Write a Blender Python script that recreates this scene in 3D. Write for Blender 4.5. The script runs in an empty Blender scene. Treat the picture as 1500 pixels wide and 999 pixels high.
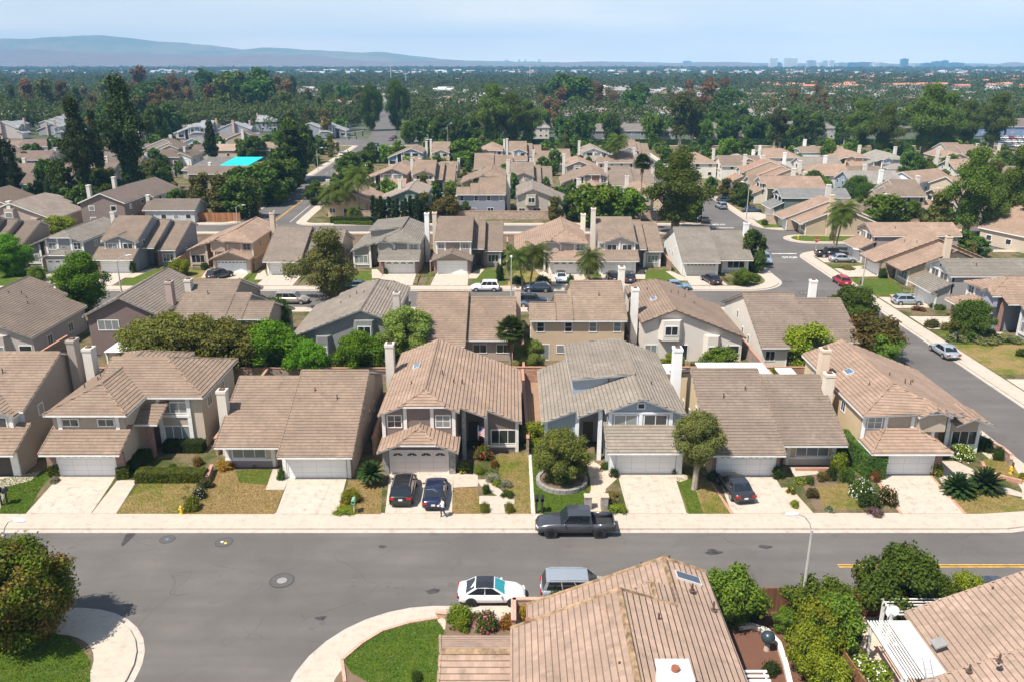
import bpy, bmesh, math, random
import numpy as np
from mathutils import Vector, Matrix
random.seed(7); RNG = np.random.default_rng(11)
PI = math.pi
scene = bpy.context.scene
COL = scene.collection
# ------------------------------------------------------------------ camera
CAMH = 33.8; F = 1200.0; CX = 750.0; CY = 499.5
TH = math.atan((CY - 94) / F); ST = math.sin(TH); CT = math.cos(TH)
cam = bpy.data.cameras.new('camera'); camo = bpy.data.objects.new('camera', cam); COL.objects.link(camo)
cam.sensor_width = 36.0; cam.lens = F / 1500 * 36; cam.clip_end = 40000; cam.clip_start = 0.5
camo.location = (0, 0, CAMH); camo.rotation_euler = (PI / 2 - TH, 0, 0)
scene.camera = camo

def at(px, py, z=0.0):
    "world x, y of the point at height z seen at a photograph pixel"
    a = (px - CX) / F; b = (py - CY) / F
    dz = -ST - b * CT
    t = (z - CAMH) / dz
    return (a * t, (CT - b * ST) * t)

def proj(x, y, z=0.0):
    zc = y * CT + (CAMH - z) * ST
    return (CX + F * x / zc, CY + F * ((CAMH - z) * CT - y * ST) / zc)

def top_h(x, y, row):
    "height of a thing standing at x, y whose top is seen at a photograph row"
    b = (row - CY) / F
    ang = TH + math.atan(b)
    return CAMH - y * math.tan(ang)

# ------------------------------------------------------------------ tagging
def tag(o, label=None, cat=None, group=None, kind=None):
    if label: o['label'] = label
    if cat: o['category'] = cat
    if group: o['group'] = group
    if kind: o['kind'] = kind
    return o

def empty(name, loc=(0, 0, 0), rz=0.0, label=None, cat=None, group=None):
    o = bpy.data.objects.new(name, None); COL.objects.link(o)
    o.location = loc; o.rotation_euler = (0, 0, rz); o.empty_display_size = 0.3
    return tag(o, label, cat, group)

def inst(name, data, parent=None, loc=(0, 0, 0), rz=0.0, scale=1.0):
    o = bpy.data.objects.new(name, data); COL.objects.link(o)
    o.parent = parent; o.location = loc; o.rotation_euler = (0, 0, rz)
    if not hasattr(scale, '__len__'): scale = (scale,) * 3
    o.scale = scale
    return o

# ------------------------------------------------------------------ materials
MATS = {}
class N:
    def __init__(s, name):
        s.m = bpy.data.materials.new(name); s.m.use_nodes = True
        s.t = s.m.node_tree; s.n = s.t.nodes; s.b = s.n['Principled BSDF']
        s.out = s.n['Material Output']
    def add(s, typ, **kw):
        nd = s.n.new(typ)
        for k, v in kw.items():
            if k.startswith('i_'):
                key = k[2:]
                key = int(key) if key.isdigit() else key.replace('_', ' ')
                nd.inputs[key].default_value = v
            else: setattr(nd, k, v)
        return nd
    def link(s, a, b): s.t.links.new(a, b)
    def coord(s, kind='Object'): return s.add('ShaderNodeTexCoord').outputs[kind]
    def noise(s, vec, scale, detail=3, rough=.55):
        nd = s.add('ShaderNodeTexNoise'); nd.inputs['Scale'].default_value = scale
        nd.inputs['Detail'].default_value = detail; nd.inputs['Roughness'].default_value = rough
        if vec is not None: s.link(vec, nd.inputs['Vector'])
        return nd.outputs['Fac']
    def ramp(s, fac, stops):
        nd = s.add('ShaderNodeValToRGB'); e = nd.color_ramp.elements
        while len(e) > 1: e.remove(e[-1])
        e[0].position = stops[0][0]; e[0].color = c4(stops[0][1])
        for p, c in stops[1:]:
            k = e.new(p); k.color = c4(c)
        s.link(fac, nd.inputs['Fac']); return nd.outputs['Color']
    def mix(s, fac, a, b, mode='MIX'):
        nd = s.add('ShaderNodeMix', data_type='RGBA', blend_type=mode)
        for i, v in ((0, fac), (6, a), (7, b)):
            if hasattr(v, 'is_linked') or hasattr(v, 'links'): s.link(v, nd.inputs[i])
            else: nd.inputs[i].default_value = v if i == 0 else c4(v)
        return nd.outputs[2]
    def math(s, op, a, b=None, c=None):
        nd = s.add('ShaderNodeMath', operation=op)
        for i, v in enumerate((a, b, c)):
            if v is None: continue
            if hasattr(v, 'links'): s.link(v, nd.inputs[i])
            else: nd.inputs[i].default_value = v
        return nd.outputs[0]
    def base(s, c):
        if hasattr(c, 'links'): s.link(c, s.b.inputs['Base Color'])
        else: s.b.inputs['Base Color'].default_value = c4(c)
    def bump(s, h, strength=.3, dist=.02):
        nd = s.add('ShaderNodeBump'); nd.inputs['Strength'].default_value = strength
        nd.inputs['Distance'].default_value = dist
        s.link(h, nd.inputs['Height']); s.link(nd.outputs[0], s.b.inputs['Normal'])
def c4(c):
    if hasattr(c, '__len__'): return (c[0], c[1], c[2], 1.0)
    return (c, c, c, 1.0)
def hexl(r, g, b):
    f = lambda v: ((v / 255 + .055) / 1.055) ** 2.4 if v > 10 else v / 255 / 12.92
    return (f(r), f(g), f(b))
def scl(c, k): return tuple(min(1, v * k) for v in c)

def cached(fn):
    def w(*a, **k):
        key = (fn.__name__,) + a + tuple(sorted(k.items()))
        if key not in MATS: MATS[key] = fn(*a, **k)
        return MATS[key]
    return w

@cached
def plain(name, col, rough=.6, metal=0.0, var=.06, spec=.5):
    n = N(name); co = n.coord('Object')
    f = n.noise(co, 2.3, 4)
    n.base(n.ramp(f, [(.3, scl(col, 1 - var * 2)), (.7, scl(col, 1 + var))]))
    n.b.inputs['Roughness'].default_value = rough; n.b.inputs['Metallic'].default_value = metal
    n.b.inputs['Specular IOR Level'].default_value = spec
    return n.m

@cached
def tile(col, course=.36):
    "concrete roof tile laid in courses; UV is in metres along and up the slope"
    n = N('roof_tile'); uv = n.coord('UV')
    sep = n.add('ShaderNodeSeparateXYZ'); n.link(uv, sep.inputs[0])
    v = n.math('DIVIDE', sep.outputs[1], course)
    row = n.math('FLOOR', v); fr = n.math('FRACT', v)
    off = n.math('MULTIPLY', n.math('MODULO', row, 2.0), .5)
    u = n.math('ADD', n.math('DIVIDE', sep.outputs[0], .31), off)
    colm = n.math('FLOOR', u); fu = n.math('FRACT', u)
    cb = n.add('ShaderNodeCombineXYZ'); n.link(colm, cb.inputs[0]); n.link(row, cb.inputs[1])
    wn = n.add('ShaderNodeTexWhiteNoise', noise_dimensions='2D'); n.link(cb.outputs[0], wn.inputs[0])
    ob = n.coord('Object')
    g1 = n.noise(ob, .35, 4, .6); g2 = n.noise(ob, 5.0, 3, .6)
    a = n.mix(n.ramp(g1, [(.32, 0), (.68, 1)]), scl(col, .70), scl(col, 1.18))
    a = n.mix(n.math('MULTIPLY', wn.outputs[0], .65), a, scl(col, .66))
    a = n.mix(n.math('MULTIPLY', g2, .30), a, (.42, .36, .27))
    st = n.noise(uv, .9, 5, .75)
    a = n.mix(n.ramp(st, [(.54, 0), (.70, .45)]), a, (.085, .07, .052))
    gap = n.ramp(fr, [(.0, 1), (.10, .85), (.17, 0)])  # course joint, darkened to paint in the shade of the tile undercut
    gap2 = n.ramp(fu, [(.0, .5), (.06, .0)])
    a = n.mix(n.math('MULTIPLY', gap2, .55), a, scl(col, .28))
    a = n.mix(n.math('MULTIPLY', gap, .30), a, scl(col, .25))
    oi = n.add('ShaderNodeObjectInfo')
    hs = n.add('ShaderNodeHueSaturation'); n.link(a, hs.inputs['Color'])
    n.link(n.math('ADD', .97, n.math('MULTIPLY', oi.outputs['Random'], .06)), hs.inputs['Value'])
    n.base(hs.outputs[0])
    h = n.math('ADD', n.ramp(fr, [(0, 0), (.17, 1), (1, .30)]), n.math('MULTIPLY', g2, .25))
    n.bump(h, 1.0, .10)
    n.b.inputs['Roughness'].default_value = .9; n.b.inputs['Specular IOR Level'].default_value = .25
    return n.m

@cached
def stucco(col):
    n = N('stucco'); ob = n.coord('Object')
    g = n.noise(ob, .6, 4, .6); f = n.noise(ob, 30, 3, .7)
    uv = n.coord('UV'); mp = n.add('ShaderNodeMapping'); mp.inputs['Scale'].default_value = (3.0, .35, 1)
    n.link(uv, mp.inputs[0]); s = n.noise(mp.outputs[0], 1.0, 4, .7)
    a = n.mix(g, scl(col, .86), scl(col, 1.08))
    a = n.mix(n.ramp(s, [(.55, 0), (.8, .35)]), a, scl(col, .62))
    n.base(a); n.bump(f, .35, .01); n.b.inputs['Roughness'].default_value = .92
    n.b.inputs['Specular IOR Level'].default_value = .2
    return n.m

@cached
def siding(col):
    n = N('lap_siding'); uv = n.coord('UV'); sep = n.add('ShaderNodeSeparateXYZ'); n.link(uv, sep.inputs[0])
    fr = n.math('FRACT', n.math('DIVIDE', sep.outputs[1], .2))
    g = n.noise(n.coord('Object'), 1.2, 4)
    a = n.mix(g, scl(col, .88), scl(col, 1.08))
    n.base(n.mix(n.ramp(fr, [(0, .55), (.12, 0)]), a, scl(col, .45)))
    n.bump(fr, .5, .03); n.b.inputs['Roughness'].default_value = .75
    return n.m

@cached
def brick(col=(.21, .085, .06), w=.21, hgt=.075, mortar=(.42, .37, .33), name='brick'):
    n = N(name); uv = n.coord('UV')
    b = n.add('ShaderNodeTexBrick'); n.link(uv, b.inputs['Vector'])
    b.inputs['Scale'].default_value = 1; b.inputs['Brick Width'].default_value = w
    b.inputs['Row Height'].default_value = hgt; b.inputs['Mortar Size'].default_value = hgt * .1
    b.inputs['Color1'].default_value = c4(scl(col, 1.25)); b.inputs['Color2'].default_value = c4(scl(col, .7))
    b.inputs['Mortar'].default_value = c4(mortar); b.inputs['Bias'].default_value = 0
    g = n.noise(n.coord('Object'), 3.0, 5, .7)
    n.base(n.mix(n.ramp(g, [(.45, 0), (.75, .5)]), b.outputs['Color'], scl(mortar, .7)))
    n.bump(b.outputs['Fac'], -.4, .01); n.b.inputs['Roughness'].default_value = .9
    return n.m

@cached
def stone():
    n = N('stone_veneer'); uv = n.coord('UV')
    v = n.add('ShaderNodeTexVoronoi'); v.inputs['Scale'].default_value = 4.5; n.link(uv, v.inputs['Vector'])
    n.base(n.mix(n.math('MULTIPLY', v.outputs['Distance'], .8), (.36, .33, .30), (.14, .13, .125)))
    n.bump(v.outputs['Distance'], -.6, .04); n.b.inputs['Roughness'].default_value = .9
    return n.m

@cached
def doorpanel(col=(.80, .80, .79), cols=4):
    col = tuple(min(.84, c * 1.1) for c in col)
    n = N('panelled_door'); uv = n.coord('UV')
    b = n.add('ShaderNodeTexBrick'); n.link(uv, b.inputs['Vector']); b.offset = 0
    b.inputs['Scale'].default_value = 1; b.inputs['Brick Width'].default_value = 4.9 / cols
    b.inputs['Row Height'].default_value = .535; b.inputs['Mortar Size'].default_value = .018
    b.inputs['Color1'].default_value = c4(col); b.inputs['Color2'].default_value = c4(scl(col, .97))
    b.inputs['Mortar'].default_value = c4(scl(col, .6)); b.inputs['Mortar Smooth'].default_value = .6
    g = n.noise(n.coord('Object'), 1.0, 3)
    n.base(n.mix(n.math('MULTIPLY', g, .25), b.outputs['Color'], scl(col, .8)))
    n.bump(b.outputs['Fac'], -.5, .02); n.b.inputs['Roughness'].default_value = .45
    return n.m

@cached
def glass(kind=0):
    n = N('window_glass'); uv = n.coord('UV')
    oi = n.add('ShaderNodeObjectInfo')
    sep = n.add('ShaderNodeSeparateXYZ'); n.link(uv, sep.inputs[0])
    # drawn blinds seen through part of the panes
    bl = n.math('FRACT', n.math('DIVIDE', sep.outputs[0], .09))
    curtain = n.mix(n.ramp(bl, [(0, 0), (.5, 1), (1, 0)]), (.20, .22, .22), (.33, .35, .34))
    f = n.math('GREATER_THAN', oi.outputs['Random'], .55)
    col = n.mix(n.math('MULTIPLY', f, .75), (.022, .028, .032), curtain)
    n.base(col); n.b.inputs['Roughness'].default_value = .07
    n.b.inputs['Specular IOR Level'].default_value = .8
    return n.m

@cached
def concrete(col=(.49, .42, .345), joint=1.5, stain=.45):
    n = N('concrete'); ob = n.coord('Object')
    sep = n.add('ShaderNodeSeparateXYZ'); n.link(ob, sep.inputs[0])
    g = n.noise(ob, .45, 6, .62); g2 = n.noise(ob, 14, 4, .7); g3 = n.noise(ob, 1.7, 5, .7)
    a = n.mix(g, scl(col, .84), scl(col, 1.10))
    a = n.mix(n.math('MULTIPLY', g2, .22), a, scl(col, .6))
    a = n.mix(n.ramp(g3, [(.50, 0), (.72, stain)]), a, (.22, .175, .135))
    for i in (0, 1):
        fr = n.math('FRACT', n.math('DIVIDE', sep.outputs[i], joint))
        a = n.mix(n.ramp(fr, [(0, .5), (.022, 0), (1, 0)]), a, scl(col, .45))
    n.base(a); n.bump(g2, .15, .01); n.b.inputs['Roughness'].default_value = .88
    n.b.inputs['Specular IOR Level'].default_value = .25
    return n.m

@cached
def asphalt():
    n = N('asphalt'); ob = n.coord('Object')
    g = n.noise(ob, .10, 6, .62); g2 = n.noise(ob, 40, 3, .8)
    mp = n.add('ShaderNodeMapping'); mp.inputs['Scale'].default_value = (.06, .7, 1); n.link(ob, mp.inputs[0])
    g3 = n.noise(mp.outputs[0], 1.0, 5, .6)
    a = n.mix(n.ramp(g, [(.36, 0), (.64, 1)]), (.078, .070, .065), (.132, .12, .11))
    a = n.mix(n.ramp(g3, [(.4, 0), (.62, .6)]), a, (.075, .068, .063))
    a = n.mix(n.ramp(g2, [(.35, .0), (.75, .55)]), a, (.20, .18, .168))
    # hairline cracks between big slabs of paving
    wob = n.noise(ob, .45, 2, .5)
    vm = n.add('ShaderNodeVectorMath', operation='ADD')
    cw = n.add('ShaderNodeCombineXYZ'); n.link(n.math('MULTIPLY', wob, 2.2), cw.inputs[0]); n.link(n.math('MULTIPLY', wob, 1.7), cw.inputs[1])
    n.link(ob, vm.inputs[0]); n.link(cw.outputs[0], vm.inputs[1])
    vo = n.add('ShaderNodeTexVoronoi', feature='DISTANCE_TO_EDGE'); vo.inputs['Scale'].default_value = .17
    n.link(vm.outputs[0], vo.inputs['Vector'])
    msk = n.ramp(n.noise(ob, .23, 2), [(.46, 0), (.56, .7)])
    cr = n.math('MULTIPLY', n.ramp(vo.outputs['Distance'], [(0, 1), (.003, .7), (.005, 0)]), msk)
    a = n.mix(n.math('MULTIPLY', cr, .6), a, (.04, .036, .034))
    oil = n.ramp(n.noise(ob, .6, 5, .65), [(.62, 0), (.74, .5)])
    a = n.mix(oil, a, (.055, .05, .048))
    n.base(a); n.bump(g2, .25, .01); n.b.inputs['Roughness'].default_value = .85
    n.b.inputs['Specular IOR Level'].default_value = .3
    return n.m

@cached
def grass(col=(.085, .125, .022), dry=.3, drycol=(.26, .19, .085)):
    n = N('lawn_grass'); ob = n.coord('Object')
    g = n.noise(ob, .30, 7, .72); g2 = n.noise(ob, 6, 5, .85); g3 = n.noise(ob, 30, 2, .8); g4 = n.noise(ob, 1.1, 5, .75)
    a = n.mix(n.ramp(g2, [(.34, 0), (.66, 1)]), scl(col, .5), scl(col, 1.55))
    a = n.mix(n.ramp(g4, [(.42, 0), (.66, .6)]), a, (col[0] * 2.1, col[1] * 1.35, col[2] * 1.3))
    a = n.mix(n.math('MULTIPLY', g3, .45), a, scl(col, .35))
    d = n.mix(n.ramp(g2, [(.36, 0), (.64, 1)]), scl(drycol, .55), scl(drycol, 1.35)); d = n.mix(n.ramp(g4, [(.5, 0), (.7, .5)]), d, scl(drycol, .5))
    a = n.mix(n.ramp(g, [(max(.02, .60 - dry * .42), 0), (min(.98, .72 - dry * .42), .95)]), a, d)
    n.base(a); n.bump(n.math('ADD', g2, g3), .8, .05); n.b.inputs['Roughness'].default_value = .95
    n.b.inputs['Specular IOR Level'].default_value = .1
    return n.m

@cached
def soil(col=(.20, .135, .085)):
    n = N('planted_soil'); ob = n.coord('Object')
    g = n.noise(ob, 1.2, 5, .7); g2 = n.noise(ob, 18, 4, .8)
    a = n.mix(g, scl(col, .6), scl(col, 1.25)); a = n.mix(n.math('MULTIPLY', g2, .5), a, scl(col, .45))
    n.base(a); n.bump(g2, .7, .05); n.b.inputs['Roughness'].default_value = .95
    return n.m

@cached
def wood(col=(.16, .07, .035), plank=.14):
    n = N('fence_boards'); uv = n.coord('UV'); sep = n.add('ShaderNodeSeparateXYZ'); n.link(uv, sep.inputs[0])
    u = n.math('DIVIDE', sep.outputs[0], plank); fr = n.math('FRACT', u)
    wn = n.add('ShaderNodeTexWhiteNoise', noise_dimensions='1D'); n.link(n.math('FLOOR', u), wn.inputs['W'])
    a = n.mix(wn.outputs[0], scl(col, .7), scl(col, 1.3))
    n.base(n.mix(n.ramp(fr, [(0, .8), (.08, 0)]), a, scl(col, .2)))
    n.b.inputs['Roughness'].default_value = .85
    return n.m

@cached
def leaf(col, name='foliage', var=.5, warm=(.16, .10, .03), warmf=.0):
    col = (col[0] * 1.15, col[1] * 1.1, col[2] * .85)
    n = N(name); geo = n.add('ShaderNodeNewGeometry'); oi = n.add('ShaderNodeObjectInfo')
    ob = n.coord('Object'); cl = n.noise(ob, .9, 3, .6)
    a = n.mix(geo.outputs['Random Per Island'], scl(col, 1 - var), scl(col, 1 + var))
    a = n.mix(n.ramp(cl, [(.35, 0), (.7, .6)]), a, (col[0] * 1.7 + .012, col[1] * 1.45 + .01, col[2] * .9))
    if warmf > 0: a = n.mix(n.ramp(n.noise(ob, .5, 4, .7), [(.62 - warmf * .3, 0), (.74 - warmf * .2, .85)]), a, warm)
    hs = n.add('ShaderNodeHueSaturation'); n.link(a, hs.inputs['Color'])
    n.link(n.math('ADD', .485, n.math('MULTIPLY', oi.outputs['Random'], .03)), hs.inputs['Hue'])
    n.link(n.math('ADD', .75, n.math('MULTIPLY', oi.outputs['Random'], .5)), hs.inputs['Value'])
    n.base(hs.outputs[0]); n.b.inputs['Roughness'].default_value = .7; n.b.inputs['Specular IOR Level'].default_value = .12
    tr = n.add('ShaderNodeBsdfTranslucent'); n.link(hs.outputs[0], tr.inputs[0])
    mx = n.add('ShaderNodeMixShader'); mx.inputs[0].default_value = .28
    n.link(n.b.outputs[0], mx.inputs[1]); n.link(tr.outputs[0], mx.inputs[2]); n.link(mx.outputs[0], n.out.inputs[0])
    return n.m

@cached
def paint(col, metal=.0):
    n = N('car_paint'); n.base(col); n.b.inputs['Roughness'].default_value = .25
    n.b.inputs['Metallic'].default_value = metal; n.b.inputs['Coat Weight'].default_value = .7
    n.b.inputs['Coat Roughness'].default_value = .06
    return n.m

WHITE = plain('white_trim', (.76, .75, .72), .6)
DARK = plain('dark_rubber', (.02, .02, .021), .8)
GLASS = glass()
CONC = concrete()
def lib(): pass

# ------------------------------------------------------------------ mesh builder
class MB:
    def __init__(s, fn=None): s.v = []; s.f = []; s.mi = []; s.fn = fn; s.cut = []
    def P(s, p):
        s.v.append(s.fn(p) if s.fn else tuple(p)); return len(s.v) - 1
    def face(s, pts, m=0):
        s.f.append([s.P(p) for p in pts]); s.mi.append(m)
    def solid(s, verts, faces, m=0):
        b = len(s.v); s.cut.append((b, len(s.f)))
        for p in verts: s.P(p)
        for i, f in enumerate(faces):
            s.f.append([b + k for k in f]); s.mi.append(m[i] if hasattr(m, '__len__') else m)
    def box(s, x0, x1, y0, y1, z0, z1, m=0):
        v = [(x0, y0, z0), (x1, y0, z0), (x1, y1, z0), (x0, y1, z0), (x0, y0, z1), (x1, y0, z1), (x1, y1, z1), (x0, y1, z1)]
        s.solid(v, [(0, 3, 2, 1), (4, 5, 6, 7), (0, 1, 5, 4), (1, 2, 6, 5), (2, 3, 7, 6), (3, 0, 4, 7)], m)
    def frust(s, x0, x1, y0, y1, z0, z1, i, m=0):
        v = [(x0, y0, z0), (x1, y0, z0), (x1, y1, z0), (x0, y1, z0), (x0 + i, y0 + i, z1), (x1 - i, y0 + i, z1), (x1 - i, y1 - i, z1), (x0 + i, y1 - i, z1)]
        s.solid(v, [(0, 3, 2, 1), (4, 5, 6, 7), (0, 1, 5, 4), (1, 2, 6, 5), (2, 3, 7, 6), (3, 0, 4, 7)], m)
    def extr(s, poly, d, m=0):
        "closed prism: polygon swept by vector d"
        k = len(poly); v = [tuple(p) for p in poly] + [(p[0] + d[0], p[1] + d[1], p[2] + d[2]) for p in poly]
        f = [tuple(range(k))[::-1], tuple(range(k, 2 * k))] + [(i, (i + 1) % k, k + (i + 1) % k, k + i) for i in range(k)]
        s.solid(v, f, m)
    def sheet(s, pts, z0, z1, m=0):
        "flat slab over an xy outline from z0 up to z1"
        s.extr([(p[0], p[1], z0) for p in pts], (0, 0, z1 - z0), m)
    def slab(s, poly, t1=.08, t2=.17, mt=0, mf=1):
        "roof slab: top skin mt, upper edge band mt, lower edge band and soffit mf"
        n = newell(poly)
        if n.z < 0: poly = poly[::-1]; n = -n
        P0 = [Vector(p) for p in poly]; P1 = [p - Vector((0, 0, t1)) for p in P0]; P2 = [p - Vector((0, 0, t1 + t2)) for p in P0]
        k = len(poly); b = [tuple(p) for p in P0 + P1 + P2]
        f = [tuple(range(k)), tuple(range(2 * k, 3 * k))[::-1]]; m = [mt, mf]
        for i in range(k):
            j = (i + 1) % k
            f.append((k + i, k + j, j, i)); m.append(mt)
            f.append((2 * k + i, 2 * k + j, k + j, k + i)); m.append(mf)
        s.solid(b, f, m)
    def bar(s, p, q, w=.12, h=.1, m=0, up=(0, 0, 1)):
        p = Vector(p); q = Vector(q); d = (q - p)
        if d.length < 1e-4: return
        d.normalize(); u = Vector(up); r = d.cross(u)
        if r.length < 1e-3: r = d.cross(Vector((1, 0, 0)))
        r.normalize(); n = r.cross(d); r *= w / 2; n *= h / 2
        v = [p - r - n, p + r - n, p + r + n, p - r + n, q - r - n, q + r - n, q + r + n, q - r + n]
        s.solid([tuple(a) for a in v], [(0, 1, 2, 3), (4, 7, 6, 5), (0, 4, 5, 1), (1, 5, 6, 2), (2, 6, 7, 3), (3, 7, 4, 0)], m)
    def cap(s, p, q, w=.24, h=.09, m=0):
        p = Vector(p); q = Vector(q); d = (q - p).normalized(); r = d.cross(Vector((0, 0, 1))).normalized() * w / 2
        z = Vector((0, 0, 1))
        a = [p - r - z * .05, p + r - z * .05, p + r * .45 + z * h, p - r * .45 + z * h]; L = q - p
        s.extr([tuple(x) for x in a], tuple(L), m)
    def cyl(s, c, r, h, axis='z', n=12, r2=None, m=0):
        r2 = r if r2 is None else r2; a = []; b = []
        for i in range(n):
            t = 2 * PI * i / n; u, w = math.cos(t), math.sin(t)
            if axis == 'z': a.append((c[0] + r * u, c[1] + r * w, c[2])); b.append((c[0] + r2 * u, c[1] + r2 * w, c[2] + h))
            elif axis == 'y': a.append((c[0] + r * u, c[1], c[2] + r * w)); b.append((c[0] + r2 * u, c[1] + h, c[2] + r2 * w))
            else: a.append((c[0], c[1] + r * u, c[2] + r * w)); b.append((c[0] + h, c[1] + r2 * u, c[2] + r2 * w))
        s.solid(a + b, [tuple(range(n))[::-1], tuple(range(n, 2 * n))] + [(i, (i + 1) % n, n + (i + 1) % n, n + i) for i in range(n)], m)
    def tube(s, pts, rad, n=7, m=0):
        rings = []
        if not hasattr(rad, '__len__'): rad = [rad] * len(pts)
        pts = [Vector(p) for p in pts]; base = len(s.v)
        for i, p in enumerate(pts):
            d = (pts[min(i + 1, len(pts) - 1)] - pts[max(i - 1, 0)])
            d = d.normalized() if d.length > 1e-6 else Vector((0, 0, 1))
            r = d.cross(Vector((0.3, .9, .1))).normalized(); u = r.cross(d)
            for k in range(n):
                t = 2 * PI * k / n; s.P(tuple(p + (r * math.cos(t) + u * math.sin(t)) * rad[i]))
        for i in range(len(pts) - 1):
            for k in range(n):
                a = base + i * n + k; b = base + i * n + (k + 1) % n
                s.f.append([a, b, b + n, a + n]); s.mi.append(m)
        s.f.append([base + k for k in range(n)][::-1]); s.mi.append(m)
        s.f.append([base + (len(pts) - 1) * n + k for k in range(n)]); s.mi.append(m)
    def ball(s, c, r, nu=12, nv=7, m=0):
        if not hasattr(r, '__len__'): r = (r, r, r)
        base = len(s.v)
        for j in range(1, nv):
            ph = PI * j / nv
            for i in range(nu):
                t = 2 * PI * i / nu
                s.P((c[0] + r[0] * math.sin(ph) * math.cos(t), c[1] + r[1] * math.sin(ph) * math.sin(t), c[2] + r[2] * math.cos(ph)))
        tI = s.P((c[0], c[1], c[2] + r[2])); bI = s.P((c[0], c[1], c[2] - r[2]))
        for j in range(nv - 2):
            for i in range(nu):
                a = base + j * nu + i; b = base + j * nu + (i + 1) % nu
                s.f.append([a, a + nu, b + nu, b]); s.mi.append(m)
        for i in range(nu):
            s.f.append([tI, base + i, base + (i + 1) % nu]); s.mi.append(m)
            s.f.append([bI, base + (nv - 2) * nu + (i + 1) % nu, base + (nv - 2) * nu + i]); s.mi.append(m)
    def mesh(s, name, mats, smooth=False, recalc=True):
        me = bpy.data.meshes.new(name); me.from_pydata(s.v, [], s.f)
        for mt in (mats if isinstance(mats, (list, tuple)) else [mats]): me.materials.append(mt)
        me.polygons.foreach_set('material_index', s.mi)
        if recalc:
            bm = bmesh.new(); bm.from_mesh(me); bmesh.ops.recalc_face_normals(bm, faces=bm.faces); bm.to_mesh(me); bm.free()
        uvl = me.uv_layers.new(name='UVMap'); co = np.empty(len(me.vertices) * 3); me.vertices.foreach_get('co', co); co = co.reshape(-1, 3)
        uv = np.empty((len(me.loops), 2))
        for p in me.polygons:
            n = p.normal
            if abs(n.z) > .999: t = Vector((1, 0, 0)); b = Vector((0, 1, 0))
            else:
                t = Vector((0, 0, 1)).cross(n).normalized(); b = n.cross(t)
            for li in p.loop_indices:
                c = co[me.loops[li].vertex_index]
                uv[li] = (c[0] * t.x + c[1] * t.y + c[2] * t.z, c[0] * b.x + c[1] * b.y + c[2] * b.z)
        uvl.data.foreach_set('uv', uv.ravel())
        if smooth: me.polygons.foreach_set('use_smooth', [True] * len(me.polygons))
        me.update(); return me
    def build_each(s, name, mats, parent):
        c = s.cut + [(len(s.v), len(s.f))]
        for (v0, f0), (v1, f1) in zip(c, c[1:]):
            m = MB(); m.v = s.v[v0:v1]; m.f = [[q - v0 for q in f] for f in s.f[f0:f1]]; m.mi = s.mi[f0:f1]; m.build(name, mats, parent)
    def build(s, name, mats, parent=None, smooth=False, **k):
        if not s.f: return None
        o = bpy.data.objects.new(name, s.mesh(name, mats, smooth)); COL.objects.link(o); o.parent = parent
        return tag(o, **k)
def newell(poly):
    n = Vector((0, 0, 0)); k = len(poly)
    for i in range(k):
        a = poly[i]; b = poly[(i + 1) % k]
        n.x += (a[1] - b[1]) * (a[2] + b[2]); n.y += (a[2] - b[2]) * (a[0] + b[0]); n.z += (a[0] - b[0]) * (a[1] + b[1])
    return n.normalized()
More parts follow.
